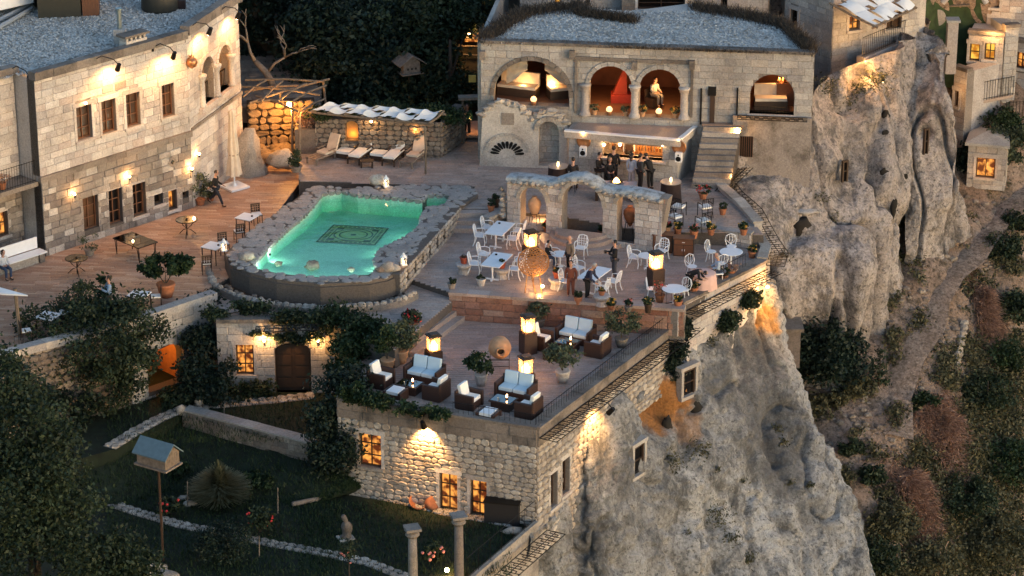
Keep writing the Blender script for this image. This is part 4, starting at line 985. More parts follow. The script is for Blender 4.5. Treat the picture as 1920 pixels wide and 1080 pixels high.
prism_poly('roof_slab',[H.pt(.1,0,-.3)[:2],H.pt(H.L - .1,0,-.3)[:2]] + [P(x,y,HR)[:2] for x,y in ((1500,66),(1470,44),(1390,22),(1290,8),(1180,22),(1060,12),(990,18),(940,42))],HR - .3,HR + .03,M['gravel'],hall)
sw = Plane(H.pt(.02,0,-.3)[:2],H.pt(.02,0,-10)[:2]); m = MB(); pbox(m,sw,0,10,0,HR - .01,-.2,.0); m.build('side_wall',M['hall_stone'],hall,world=True)
scatter_gravel('grey gravel on the hall roof between dry grass borders',[(925,82),(1500,96),(1452,52),(1300,22),(1060,18),(960,40)],HR + .03,9000,8)
rg = np.random.default_rng(12)
def alongpx(pts,z,wid):
 P3 = [P(x,y,z) for x,y in pts]
 def f(r):
  i = r.integers(0,len(P3) - 1); t_ = r.uniform(); p = P3[i].lerp(P3[i + 1],t_); return (p.x + r.normal() * wid * .4,p.y + r.normal() * wid,z)
 return f
gv = np.concatenate([grassblades(5200,alongpx([(905,76),(945,50),(990,24),(1100,14)],HR,.42),.3,.018,rg,.6),grassblades(2600,alongpx([(1080,26),(1190,42)],HR,.22),.34,.018,rg,.6),
 grassblades(3800,alongpx([(905,77),(1080,84),(1200,90),(1350,96),(1515,100)],HR + .03,.10),.15,.015,rg,.9),grassblades(5500,alongpx([(1300,16),(1400,32),(1470,50),(1500,78),(1520,96)],HR,.38),.34,.018,rg,.6)])
tag(put(bpy.data.objects.new('dry_roof_grass',leafmesh('dry_roof_grass',gv,M['leaf_dry'],rg.uniform(0,1,len(gv) // 4)))),'dark dry grass hedging the rim of the hall roof','dry grass',kind='stuff')
# furniture of the upper rooms
def slab_seat(loc,rz,label,col='beige',w=1.3):
 t = thing('cushioned_settee',label,'settee',loc,rz); MB().box((0,0,.2),(w,.7,.4)).build('base',M['wood_dark'],t)
 MB().box((0,-.02,.46),(w - .06,.64,.14)).build('seat_cushion',M[col],t); MB().box((0,.3,.75),(w - .04,.14,.6)).build('back_cushion',M[col],t); return t
u,z = H.at(965,190); slab_seat(H.pt(u,a1[2],-1.5),-.35,'draped beige settee on the left inside the big hall arch',w=1.9)
u,z = H.at(1045,190); slab_seat(H.pt(u,a1[2],-1.4),.3,'draped beige settee on the right inside the big hall arch',w=1.2)
u,z = H.at(1443,208); slab_seat(H.pt(u,w5[2],-.95),0,'wide cream settee inside the right hall opening',w=1.5)
for x,lab,s in ((985,'left drape of pale cloth hanging inside the big hall arch',1),(1018,'right drape of pale cloth hanging inside the big hall arch',-1)):
 u = H.at(x,130)[0]; o = MB(); vs = [];
 for i in range(9):
  for j in range(7): q_ = H.pt(u - s * (j / 6) * 1.0,a1[3] - .15 - (i / 8) * (.6 + j / 6 * .8),-.8 - .12 * math.sin(i * 1.7 + j) - j * .05); vs.append(q_)
 o.add(vs,[(i * 7 + j,i * 7 + j + 1,(i + 1) * 7 + j + 1,(i + 1) * 7 + j) for i in range(8) for j in range(6)]); ob = o.build('drape',M['beige'],None,True); tag(ob,lab,'curtain')
t = thing('fireplace','glowing red hooded fireplace inside the left twin arch','fireplace',H.pt(H.at(1158,200)[0],UF,-2.2))
MB().box((0,0,.2),(1.0,.7,.4)).build('hearth',plain('red_plaster',(.28,.03,.015),.8),t); MB().add([(-.4,-.2,.4),(.25,-.2,.4),(.25,.3,.4),(-.4,.3,.4),(.05,-.05,1.5),(.2,-.05,1.5),(.2,.2,1.5),(.05,.2,1.5)],[(0,1,5,4),(1,2,6,5),(2,3,7,6),(3,0,4,7),(4,5,6,7)]).build('hood',plain('red_hood',(.22,.03,.015),.8),t)
lamp('fire_light',H.pt(H.at(1150,200)[0],UF + .9,-1.4),9,(1,.16,.04),.15,t)
for x,y,pw,lab in ((975,165,60,0),(1030,165,45,0),(1240,165,55,0),(1125,165,45,0)): lamp('room_light',H.pt(H.at(x,y)[0],H.at(x,y)[1] - .3,-1.3),pw,WARM,.1,hall)
lamp('room_light',H.pt(H.at(1460,180)[0],w5[3] - .5,-1.2),70,WARM,.1,hall)
u,z = H.at(1470,200); t = thing('wall_shelf','wooden shelf of jars inside the right hall opening','shelf',H.pt(u,w5[2],-1.3))
MB().box((0,.1,.55),(.8,.4,1.1)).build('body',M['wood_frame'],t)
for i in range(4): MB().lathe([(.05,0),(.09,.1),(.04,.25)],8,(-.3 + i * .2,0,1.1)).build('jar',M['copper'],t)
# flat canopy roof over the bar (kiosk)
kz = UF - .38
k0,k1,k2,k3 = P(1058,247,kz),P(1275,265,kz),P(1311,236,kz),P(1090,222,kz)
bar = thing('stone_bar','low stone bar pavilion with a flat pebbled roof in front of the hall','bar',(k0.x,k0.y,DECK))
kk = [Vector((p.x,p.y,0)) for p in (k0,k1,k2)]; u_,= [H.at(1311,225)[0]]
back = [H.pt(H.at(1306,300)[0],0,.02),H.pt(H.at(1075,300)[0],0,.02)]
roofpoly = [kk[0],kk[1],kk[2],back[0],back[1]]
prism_poly('roof_slab',[p[:2] for p in roofpoly],kz - .28,kz,M['hall_stone'],bar)
K = Plane(kk[0],kk[1]); strip(bar,K,0,K.L,kz + .003,kz + .07,.02,'white','white_edge_stone',-.2,.7)
KR = Plane(kk[1],kk[2]);
if KR.n.x < 0: KR.n = -KR.n
strip(bar,KR,.2,KR.L,kz + .003,kz + .07,.0,'white','white_edge_stone',-.2,.6)
vs = []; ctr = sum(roofpoly,Vector()) / 5; ip = [p + (ctr - p) * .07 for p in roofpoly]
prism_poly('pebble_bed',[p[:2] for p in ip],kz + .001,kz + .03,M['tile_grey'],bar)
bo = K.at(1130,280)[0],K.at(1242,280)[0]; zc = K.at(1180,297)[1] - .05; zt = K.at(1180,267)[1]
Kf = Plane(K.pt(.15,0,-.2)[:2],K.pt(K.L - .1,0,-.2)[:2]); zt = min(zt,kz - .42); bo = (Kf.at(1130,285)[0],Kf.at(1242,285)[0],zc,zt)
wallbuild(bar,Kf,0,Kf.L,DECK - .1,kz - .29,[bo],'hall_stone','mortar',thick=.35,limit=120,h=(.26,.34),w=(.4,.7),depth=.02)
KRf = Plane(Kf.pt(Kf.L,0,0)[:2],KR.pt(KR.L,0,-.25)[:2])
if KRf.n.x < 0: KRf.n = -KRf.n
m = MB(); pbox(m,KRf,0,KRf.L + 1,DECK - .1,kz - .29,-.2,0); m.build('side_wall',M['hall_stone'],bar,world=True)
m = MB(); pbox(m,Kf,bo[0] - .2,bo[1] + .2,zc - .08,zc,-.4,.3); m.build('counter',M['ashlar'],bar,world=True)
m = MB(); pbox(m,Kf,bo[0] - .1,bo[1] + .1,zc - .3,zt + .2,-1.6,-1.5); m.build('back_wall',plain('bar_back',(.5,.32,.16),.6),bar,world=True)
m = MB(); pbox(m,Kf,bo[0] + .3,bo[1] - .2,zt - .22,zt - .1,-1.4,-.9); m.build('lit_shelf',M['ember'],bar,world=True)
bi = 0
for i in range(18):
 m = MB(); p = Kf.pt(bo[0] + .2 + i * (bo[1] - bo[0] - .4) / 17,0,-1.2); m.lathe([(.035,0),(.038,.2),(.014,.25),(.014,.32)],6,(0,0,0)); o = m.build('bottle',M[('copper','glass','leaf_dark' if False else 'lichen')[i % 3]]); o.location = (p.x,p.y,zc - .1 + .06); tag(o,'small bottle in the row on the back shelf of the bar','bottle','bottles behind the bar')
for u in (bo[0] + .15,(bo[0] + bo[1]) / 2,bo[1] - .2): lamp('bar_light',Kf.pt(u,zt - .12,-.5),34,WARM,.08,bar)
for i,x in enumerate((1133,1163,1243)):
 u,z = Kf.at(x,270); t = thing('bar_lamp',('left','middle','right')[i] + ' small lit glass lamp over the bar opening','lamp',Kf.pt(u,z,.1),0,'bar lamps'); MB().ball((0,0,0),.07,8).build('bulb',M['bulb'],t); MB().rod((0,0,.05),(0,.1,.2),.01).build('arm',M['iron'],t)
for x,y,lab in ((1095,264,'left'),(1274,275,'right')):
 u,z = Kf.at(x,y); p = Kf.pt(u,z,.06); t = thing('round_copper_tray',f'{lab} round beaten copper tray on the bar front, lit from above','tray',p,Kf.ang)
 m = MB(); vs = [(0,-.02,0)];
 for r,d in ((.22,-.02),(.3,-.06),(.33,-.02)):
  for i in range(20): vs.append((r * math.cos(i * PI / 10),d,r * math.sin(i * PI / 10)))
 fs = [(0,1 + i,1 + (i + 1) % 20) for i in range(20)]
 for k in range(2):
  for i in range(20): j = (i + 1) % 20; fs.append((1 + k * 20 + i,1 + k * 20 + j,21 + k * 20 + j,21 + k * 20 + i))
 m.add(vs,fs); m.build('dish',M['copper'],t,True); lamp('tray_light',p + Vector((0,-.18,.42)),9,WARM,.03,t)
 q_ = Kf.pt(u + .02,z - .42,.22); t = thing('loudspeaker',f'small white loudspeaker below the {lab} copper tray','loudspeaker',q_,Kf.ang); MB().box((0,0,0),(.3,.26,.42)).build('cabinet',M['white'],t); m = MB(); m.rod((0,-.131,-.05),(0,-.145,-.05),.12,n=14); m.build('cone',M['iron'],t); MB().rod((0,-.131,.13),(0,-.14,.13),.04,n=8).build('tweeter',M['iron'],t)
# carved rock front left of the bar, with fan relief and niche
cv = thing('carved_rock_front','rock cut front with a fan relief and an arched niche under the big hall arch','carved wall',(ha.x + .5,ha.y - .5,DECK))
CP = Plane(H.pt(.0,0,.55)[:2],H.pt(H.at(1068,300)[0],0,.55)[:2]); zt1 = CP.at(960,212)[1]
def cu(x,y): return CP.at(x,y)
nch = (cu(1010,290)[0],cu(1048,290)[0],DECK + .1,cu(1029,226)[1],'arch')
top = [(-.02,DECK - .2),(CP.L,DECK - .2)] + [cu(x,y) for x,y in ((1064,240),(1050,222),(1030,212),(1008,218),(995,226),(985,212),(965,198),(940,192),(920,200),(905,215))]
wall_holes('wall',CP,top,[hole_loop(nch)],.6,M['hall_stone'],cv)
m = MB(); pbox(m,CP,nch[0] - .1,nch[1] + .1,DECK,nch[3] + .1,-.7,-.6); m.build('niche_back',M['lichen'],cv,world=True)
voussoirs(CP,nch,cv,M['rubble'],.12,.22,9,'rough_voussoir')
for i in range(14):
 x,y = [(905,215),(915,205),(925,198),(938,193),(950,195),(963,199),(975,204),(985,213),(995,224),(1006,218),(1018,212),(1032,211),(1046,219),(1058,231)][i]
 u,z = cu(x,y); o = MB().rock((0,0,0),.24,8,(1.2,1,.6),i,.4).build('crest_stone',M['rubble'],cv); o.location = CP.pt(u,z,-.15) - cv.location
fu,fz_ = cu(951,290);
for i in range(11):
 a = PI * (i + .5) / 11; m = MB(); ca,sa = math.cos(a),math.sin(a)
 pts = [(.38,-.03),(.62,-.075),(.76,-.06),(.80,0),(.76,.06),(.62,.075),(.38,.03)]
 vs = [CP.pt(fu + r * ca - w * sa,fz_ + (r * sa + w * ca) * .82,o_) for o_ in (.03,-.01) for r,w in pts]; k = 7
 m.add(vs,[tuple(range(k)),tuple(range(2 * k - 1,k - 1,-1))] + [(j,(j + 1) % k,k + (j + 1) % k,k + j) for j in range(k)]); m.build('fan_petal',M['iron'],cv,world=True)
voussoirs(CP,(fu - .9,fu + .9,DECK,fz_ + .9,'arch',.75),cv,M['hall_stone'],.05,.14,13,'fan_rim_stone')
m = MB(); pbox(m,CP,*CP.rect(940,964,212,234),-.01,.02); m.build('relief_panel',M['mortar'],cv,world=True)
# steps left of the bar, stairs right of the bar
t = thing('tiled_steps','two low pink tiled steps in front of the carved niche','steps',P(1010,312,DECK))
for i in range(2): MB().box((.45,.35 + i * .35,.08 + i * .16),(2.0,.4,.16)).build('step',M['tile_pink'],t)
st0 = P(1334,354,DECK); t = thing('stone_staircase','flight of worn stone steps lit from the right, beside the bar','staircase',st0,H.ang * .6)
NS = 11
for i in range(NS): MB().box((-.05 + i * .045,.1 + i * .185,.1 + i * .21),(1.7,.22,.21)).build('step',M['dark_ashlar'],t); MB().box((-.05 + i * .045,.2 + i * .185,(.0 + i * .2) / 2),(1.66,.185,.02 + i * .2)).build('step_fill',M['mortar_dark'],t)
MB().box((.45,.1 + NS * .185 + .1,NS * .21 - .02),(1.9,.4,.12)).build('landing',M['tile_warm'],t)
for i,(px,py,z) in enumerate(((1366,338,.8),(1368,300,1.5))):
 lamp('stair_light',P(px,py,z) + Vector((.1,-.25,.3)),16,WARM,.05,t)
# gate and bank wall under the right opening
m = MB(); pbox(m,H,*gate,.25,.3); gt = m.build('lattice_gate',M['iron']); tag(gt,'small dark lattice gate low in the lit wall right of the stairs','gate')
gw = thing('plastered_bank_wall','rough plastered wall with a lit small gate under the right hall opening','wall',H.pt(H.at(1440,250)[0],DECK,.2));
z_l = H.at(1440,216)[1]; u0,u1 = H.at(1374,250)[0],H.L; g2 = (gate[0],gate[1],gate[2],gate[3])
wall_holes('wall',H,[(u0,DECK - .5),(u1,DECK - .5),(u1,z_l),(u0,z_l)],[hole_loop(g2)],.2,stone('patched_plaster',[(.30,.26,.23),(.32,.28,.25)],dirt=(.12,.10,.085),dirt_amt=.85,dscale=1.0,bump=.9),gw,.26)
for i in range(9): q_ = gate[0] + (gate[1] - gate[0]) * i / 8; MB().rod(H.pt(q_,gate[2],.31) - H.pt(gate[0],gate[2],.31),H.pt(q_,gate[3],.31) - H.pt(gate[0],gate[2],.31),.012,n=4).build('bar',M['wood_frame'],gt).location = H.pt(gate[0],gate[2],.31)
wall_lamp(H.pt(H.at(1383,240)[0],H.at(1383,243)[1],.4),'lit lamp above the small lattice gate',60)
lattice('iron grille shelf under the right hall opening',[H.pt(u0 + .2,z_l + .02,.26),H.pt(u1 - .2,z_l + .02,.26)],.55,[H.n,H.n])
m = MB(); pbox(m,H,w5[0] - .1,w5[1] + .1,w5[2] - .06,w5[2],-.5,.1); m.build('opening_sill',M['ashlar'],hall,world=True)
u_l,u_r = H.at(1412,210)[0],H.at(1484,210)[0]; railing('low iron railing across the right hall opening',[H.pt(u_l,w5[2],-.1),H.pt(u_r,w5[2],-.1)],.3,.15)
# pots on the arch sills
# ================================================================= ARCADE WALL on the terrace
aa,ab = P(950,412,DECK - .1),P(1243,455,DECK - .1); AW = Plane(aa,ab)
arc_t = thing('ruined_arcade','free standing ruined stone arcade with three arches and a top coloured pale by sky light','arcade',(aa.x,aa.y,.5))
def au(x,y): return AW.at(x,y)
o1 = (au(976,400)[0],au(1024,400)[0],.2,au(1000,351)[1],'arch'); o2 = (au(1054,410)[0],au(1130,410)[0],.2,au(1092,344)[1],'arch'); o3 = (au(1157,420)[0],au(1190,420)[0],.25,au(1173,368)[1],'arch')
topl = [(950,333),(975,334),(1005,337),(1035,342),(1052,336),(1070,331),(1092,331),(1112,340),(1128,352),(1150,357),(1175,358),(1205,363),(1238,372)]
tp = [au(x,y) for x,y in topl]
outl = [(0,-.1),(AW.L,-.1),(AW.L - .1,.9),(AW.L + .18,tp[-1][1])] + list(reversed(tp))[1:]
wall_holes('wall',AW,outl,[hole_loop((o[0],o[1],.0 if False else .05,o[3],'arch')) for o in (o1,o2,o3)],.62,M['mortar'],arc_t)
def topf(u):
 for (a_,za),(b_,zb) in zip(tp,tp[1:]):
  if a_ <= u <= b_: return za + (zb - za) * (u - a_) / (b_ - a_) - .12
 return tp[0][1]
emit(blocks_on(AW,.03,AW.L - .05,0,max(z for u,z in tp),(.24,.32),(.3,.55),.03,[o1,o2,o3],topf=topf),arc_t,M['ashlar'],limit=200)
for o in (o1,o2,o3): voussoirs(AW,o,arc_t,M['rubble'],.1,.18,9,'rough_voussoir')
cap = MB(); vs = []; n = len(tp) * 3; up = []
for i in range(len(tp) - 1):
 for k in range(4): f = k / 4; up.append((tp[i][0] * (1 - f) + tp[i + 1][0] * f,tp[i][1] * (1 - f) + tp[i + 1][1] * f))
up.append(tp[-1]);
for u,z in up:
 for j,(o_,dz_) in enumerate(((.12,-.16),(.13,-.02),(.02,.05),(-.3,.07),(-.62,.05),(-.72,-.1))):
  p = AW.pt(u,z + dz_ + .03 * noise.noise(Vector((u * 3,j,2))),o_ + .05 * noise.noise(Vector((u * 2.5,j * 2,9)))); vs.append(p)
cap.add(vs,[(i * 6 + j,(i + 1) * 6 + j,(i + 1) * 6 + j + 1,i * 6 + j + 1) for i in range(len(up) - 1) for j in range(5)]); cap.build('white_cap',stone('skylit_cap_stone',[(.40,.42,.43),(.45,.46,.47)],dirt=(.17,.165,.155),dirt_amt=.9,dscale=2.4,bump=.8),arc_t,True,world=True)  # bluish sky light on the wall top is put into this cap colour
for i in range(26):
 u = AW.L * (i + .5) / 26; z = topf(u) - .02; o = MB().rock((0,0,0),random.uniform(.09,.15),7,(1.2,1,.7),i).build('crest_stone',M['rubble'],arc_t); o.location = AW.pt(u,z - .02,.12) - arc_t.location
# round steps in front of the middle arch
c0 = AW.pt((o2[0] + o2[1]) / 2,0,0); t = thing('round_steps','two semicircular tiled steps in front of the middle arch','steps',(c0.x,c0.y,0))
for k,(r,z) in enumerate(((1.75,.18),(1.35,.36))):
 m = MB(); n = 22; an = AW.ang; pts = [(r * 1.05 * math.cos(an + PI + PI * i / n),r * .95 * math.sin(an + PI + PI * i / n)) for i in range(n + 1)]
 m.prism(pts,0,z); m.build('step',M['tile_pink'],t);
m = MB(); pts = [(1.2 * math.cos(AW.ang + PI + PI * i / 20),.95 * math.sin(AW.ang + PI + PI * i / 20)) for i in range(21)]; m.prism(pts,.36,.5); m.build('threshold',M['tile_pink'],t)
# steps between pool and terrace
t = thing('lit_steps','three broad pale steps lit from the left, between pool and dining terrace','steps',P(838,436,0))
e = P(915,441,0) - P(838,436,0)
for i in range(3):
 MB().box((e.x / 2,.18 + i * .42,.1 + i * .2 - .0),(e.x + .1,.44,.2)).build('step',M['tile_grey'],t)
lamp('step_light',P(846,404,.6) + Vector((.1,0,.05)),26,WARM,.03,t); MB().ball(P(845,403,.6) - P(838,436,0),.05,8).build('bulb',M['bulb'],t)
# terrace back wall parts between steps and arcade; right plinth
def lowwall(label,pts,z0,z1,thick,mat='rubble',mortar='mortar',name='low_wall',limit=60,cap='coping',rub=False,capw=.06,cat='wall'):
 t = thing(name,label,cat,(pts[0][0],pts[0][1],z0))
 for a,b in zip(pts,pts[1:]):
  pl = Plane(a,b); L_ = pl.L; m = MB(); pbox(m,pl,0,L_,z0,z1,-thick,0); m.build('core',M[mortar],t,world=True)
  emit(blocks_on(pl,0,L_,z0,z1,(.18,.28),(.25,.5),.04,rub=rub,off=0),t,M[mat],limit=limit)
  if cap: strip(t,pl,0,L_,z1,z1 + .07,capw,cap,'cap_stone',-thick - .04,.6)
 return t
lowwall('low stone wall beside the left pier of the arcade',[P(915,436,0),P(962,414,0)],0,.62,.3)
lowwall('stone step wall under the right part of the arcade',[P(1136,438,0),P(1224,460,0)],0,.5,.3,mat='ashlar')
pw_ = [P(1306,452,0),P(1408,466,0)]; lowwall('low stone wall behind the round tables at the right of the terrace',pw_,0,.62,.35,mat='ashlar')
# front retaining wall between terrace and lounge
RW = Plane(P(842,552,0),P(1284,584,0)); rw = thing('terrace_retaining_wall','reddish stained retaining wall between dining terrace and lounge','wall',(RW.a.x,RW.a.y,LNG))
m_red = stone('reddish_stone',[(.26,.13,.09),(.31,.18,.13),(.22,.10,.07),(.38,.26,.20),(.30,.16,.12)],dirt=(.10,.07,.055),dirt_amt=.55,dscale=1.0,bump=.7); M['red_stone'] = m_red
m = MB(); pbox(m,RW,0,RW.L,LNG - .3,.0,-.4,.02); m.build('core',M['mortar'],rw,world=True)
emit(blocks_on(RW,0,RW.L,LNG,.02,(.24,.36),(.5,.95),.04,off=.03),rw,m_red,limit=100)
strip(rw,RW,0,RW.L,.02,.14,.14,'tile_pink','cap_stone',-.35,.9)
# steps down from the walkway to the lounge
sa,sb = P(862,566,LNG + .2),P(742,655,LNG + .2); SP = Plane(sa,sb)
if SP.n.x < 0: SP.n = -SP.n
t = thing('lounge_steps','long steps leading down to the lounge terrace, lit at their upper end','steps',(sa.x,sa.y,LNG))
for i in range(4): m = MB(); pbox(m,SP,0,SP.L,LNG - .05,LNG + .21 * (4 - i) + .0,-.1 + i * .34 - .35,-.1 + i * .34); m.build('step',M['tile_grey'],t,world=True)
lamp('step_light',SP.pt(.35,LNG + 1.0,.25),26,WARM,.03,t); lamp('step_light',SP.pt(.25,LNG + .6,.9),22,WARM,.03,t)
for i,(x,y) in enumerate(((843,549),(857,560))): MB().ball(P(x,y,-.35 - i * .3) - t.location,.055,8).build('bulb',M['bulb'],t)
# ================================================================= LOUNGE BUILDING (garden side) + wall towards the cliff
f0,f1 = P(632,748,LNG + .15),P(1007,806,LNG + .15); G1 = Plane(f0,f1); g1 = P(1290,598,LNG); G4 = Plane((f1.x,f1.y),(g1.x,g1.y))
G4.n = G4.n if G4.n.x > 0 else -G4.n
LT = LNG + .18
lh = thing('lower_stone_house','rubble stone house under the lounge terrace facing the dark garden','building',(f1.x,f1.y,GL))
g1h = [G1.rect(674,715,814,875),G1.rect(824,858,888,956),G1.rect(882,913,901,966)]
BT = LT - .75
wallbuild(lh,G1,0,G1.L,GL - .3,BT,g1h,'rubble','mortar',limit=290,rub=True,h=(.16,.24),w=(.24,.46),depth=.04)
emit(blocks_on(G1,0,G1.L,BT,LT,(.34,.4),(.6,1.2),.03,off=.04),lh,M['lichen'],'parapet_block',40)
m = MB(); pbox(m,G1,0,G1.L,BT,LT - .01,-.45,.04); m.build('parapet',M['mortar'],lh,world=True)
strip(lh,G1,0,G1.L + .05,LT,LT + .1,.1,'lichen','cap_stone',-.45,.9)
for r in g1h: window(lh,G1,r,'amber_pane',nx=2,nz=3,frame='wood_dark',rec=.16,sill='rubble')
# cliff side wall; a garden-level part with two narrow windows then a high masonry band
g4h = [G4.rect(1031,1044,886,950),G4.rect(1053,1067,860,925)]
Lc = G4.at(1092,870)[0]
wallbuild(lh,G4,0,Lc,GL - 1.4,BT,g4h,'rubble','mortar',limit=100,rub=True,h=(.2,.3),w=(.3,.5),depth=.06,restname='cliff_stonework')
wallbuild(lh,G4,Lc,G4.L,GL + 1.3,BT,[],'rubble','mortar',limit=100,rub=True,h=(.2,.3),w=(.3,.5),depth=.06,restname='ledge_stonework',off=.01)
for r in g4h: window(lh,G4,r,'pane',nx=1,nz=2,frame='wood_dark',rec=.22)
m = MB(); pbox(m,G4,0,G4.L,BT,LT - .01,-.4,.05); m.build('parapet',M['mortar'],lh,world=True)
emit([(Matrix.Translation(b_[0].translation) @ Matrix.Rotation(G4.ang,4,'Z') @ Matrix.Diagonal([*b_[0].to_scale(),1]),b_[1],b_[2]) for b_ in blocks_on(G4,0,G4.L,BT,LT,(.34,.4),(.6,1.2),.03,off=.05)],lh,M['lichen'],'parapet_block',40)
strip(lh,G4,0,G4.L,LT,LT + .1,.12,'lichen','cap_stone',-.45,.9)
gooseneck(G1,G1.at(806,790)[0],G1.at(806,778)[1],.5,.4,'arm lamp lighting the lower house wall with an amber pool',900,side=-.1,aimdrop=1.6,back=-.2,spot=100)
gooseneck(G4,G4.at(1100,742)[0],BT + .25,1.0,.5,'arm lamp lighting the cliff side wall above the rusty hollow',520,side=.3,aimdrop=1.5,back=-.2,spot=110)
# entrance front below the pool walkway
e0,e1 = P(405,603,WALK),P(655,603,WALK); G2 = Plane(e0,e1)
eh = thing('entrance_house','shaded stone front with the tall dark double door under the pool walkway','building',(e0.x,e0.y,GU))
dr_ = G2.rect(516,583,643,733); dr_ = (dr_[0],dr_[1],GU,dr_[3],'arch',.35); dw = G2.rect(443,476,646,702); dw2 = G2.rect(628,652,662,685)
wallbuild(eh,G2,0,G2.L,GU - .2,WALK - .05,[dr_,dw,dw2],'hall_stone','mortar',limit=110,h=(.26,.36),w=(.35,.7),depth=.025)
strip(eh,G2,0,G2.L,WALK - .04,WALK + .12,.1,'lichen','cap_stone',-.4,.9)
window(eh,G2,dw,'amber_pane',nx=2,nz=3,frame='wood_dark'); window(eh,G2,dw2,'yellow_pane',nx=1,nz=1,frame='wood_dark')
m = MB(); pbox(m,G2,dr_[0],dr_[1],GU,dr_[3],-.3,-.22); dd = m.build('double_door',M['wood_dark'],eh,world=True)
for i in range(2):
 for j in range(4): m = MB(); um = (dr_[0] + dr_[1]) / 2; w_ = (dr_[1] - dr_[0]) / 2; pbox(m,G2,um - w_ + i * w_ + .08,um - w_ + i * w_ + w_ - .08,GU + .15 + j * .5,GU + .55 + j * .5,-.22,-.19); m.build('door_panel',M['wood_dark'],dd)
for x,lab in ((496,'bright lit lamp in the vines left of the dark double door'),(597,'bright lit lamp in the vines right of the dark double door')):
 u,z = G2.at(x,640); wall_lamp(G2.pt(u,z,.12),lab,75)
e2 = P(-60,700,0); G3 = Plane((P(-60,692,0).x,P(-60,692,0).y),(P(240,614,0).x,P(240,614,0).y)); G3b = Plane(G3.b,(P(405,560,0).x,P(405,560,0).y))
yh = thing('courtyard_retaining_wall','old stone wall under the courtyard edge with an orange lit arch','wall',(G3.b.x,G3.b.y,GU))
wallbuild(yh,G3,0,G3.L,GU - .2,0.0,[],'field','mortar_dark',limit=40,rub=True,h=(.22,.34),w=(.3,.6),depth=.06)
oa = (G3b.at(276,690)[0],G3b.at(345,690)[0],GU + .25,G3b.at(310,646)[1],'arch',.7)
wallbuild(yh,G3b,0,G3b.L,GU - .2,0.0,[oa],'hall_stone','mortar_dark',limit=60,h=(.25,.36),w=(.35,.7),depth=.04,restname='arch_stonework')
voussoirs(G3b,oa,yh,M['hall_stone'],.08,.22,11)
for pl in (G3,G3b): strip(yh,pl,0,pl.L,0.0,.3,.12,'hall_stone','parapet_stone',-.35,1.1)
m = MB(); pbox(m,G3b,oa[0] - .4,oa[1] + .4,oa[2] - .3,oa[3] + .3,-2.4,-2.3); pbox(m,G3b,oa[0] - .4,oa[0] - .3,oa[2] - .3,oa[3] + .3,-2.3,-.5); pbox(m,G3b,oa[1] + .3,oa[1] + .4,oa[2] - .3,oa[3] + .3,-2.3,-.5); pbox(m,G3b,oa[0] - .4,oa[1] + .4,oa[2] - .4,oa[2] - .3,-2.4,-.5)
m.build('vaulted_room',plain('ochre_vault',(.45,.20,.07),.9),yh,world=True); lamp('vault_light',G3b.pt((oa[0] + oa[1]) / 2,oa[3] - .4,-1.2),60,AMBER,.15,yh)
# wall towards the cliff under the dining terrace
t0_,t1_ = P(1278,574,0),P(1436,493,0); TW = Plane(t0_,t1_); TW.n = TW.n if TW.n.x > 0 else -TW.n
tw = thing('terrace_cliff_wall','high pale masonry wall carrying the dining terrace above the cliff','wall',(t0_.x,t0_.y,-2))
wallbuild(tw,TW,0,TW.L,-3.2,.05,[],'ashlar','mortar',limit=200,h=(.24,.34),w=(.35,.7),depth=.03)
strip(tw,TW,0,TW.L,.05,.17,.1,'lichen','cap_stone',-.45,.9)
bk = Plane((t0_.x,t0_.y),(P(1284,604,LNG).x,P(1284,604,LNG).y)); lowwall('short return wall at the corner between lounge and dining terrace',[(RW.b.x - .3,RW.b.y - .06),(t0_.x + .05,t0_.y)],LNG,.0,.4,mat='ashlar',limit=30)
# curved terrace edge wall beyond the corner
cz = [P(x,y,0) for x,y in ((1436,493),(1444,470),(1428,448),(1396,410),(1360,378),(1340,352))]
ew = thing('curved_terrace_edge','curved low wall along the cliff edge right of the dining terrace','wall',cz[0])
for i,(a,b) in enumerate(zip(cz,cz[1:])):
 pl = Plane(a,b); pl.n = pl.n if pl.n.x > 0 else -pl.n; zt2 = .15 if i < 2 else DECK + .15
 m = MB(); pbox(m,pl,-.02,pl.L + .02,-2.5,zt2,-.35,0); m.build('core',M['hall_stone'],ew,world=True); strip(ew,pl,0,pl.L,zt2,zt2 + .08,.06,'rubble','cap_stone',-.4,.6)
# grilles and railings along the edges
lattice('long iron grille jutting out below the lounge edge',[G4.pt(.0,LT - .35,.1),G4.pt(G4.L * .5,LT - .35,.1),G4.pt(G4.L - .2,LT - .35,.1)],.75,[G4.n] * 3)
lattice('iron grille jutting out below the dining terrace edge',[TW.pt(0,-.25,.1),TW.pt(TW.L,-.25,.1)],.75,[TW.n] * 2)
ns = [];
for i,c_ in enumerate(cz):
 a = cz[max(i - 1,0)]; b = cz[min(i + 1,len(cz) - 1)]; d = (b - a).normalized(); n = Vector((d.y,-d.x)); n = n if n.x > 0 else -n; ns.append(n)
lattice('curved iron grille along the cliff edge behind the round tables',[c_ + Vector((0,0,-.1 + (.5 if i > 2 else 0))) for i,c_ in enumerate(cz)],.8,ns)
lattice('straight iron grille running up toward the lit gate',[P(1340,358,DECK),P(1388,312,1.0)],.6,[Vector((.95,-.3))] * 2,step=.28)
railing('short iron railing along the lounge edge above the cliff',[G4.pt(.15,LNG,-.12),G4.pt(G4.L - .4,LNG,-.12)],.75,.2,posts=1)
railing('iron railing along the lounge front above the lower house',[G1.pt(G1.L * .58,LNG,-.12),G1.pt(G1.L - .1,LNG,-.12)],.7,.2)
railing('iron railing around the round tables at the terrace edge',[P(1240,574,0),TW.pt(.3,0,-.25),TW.pt(TW.L - 1.2,0,-.25)],.7,.2)
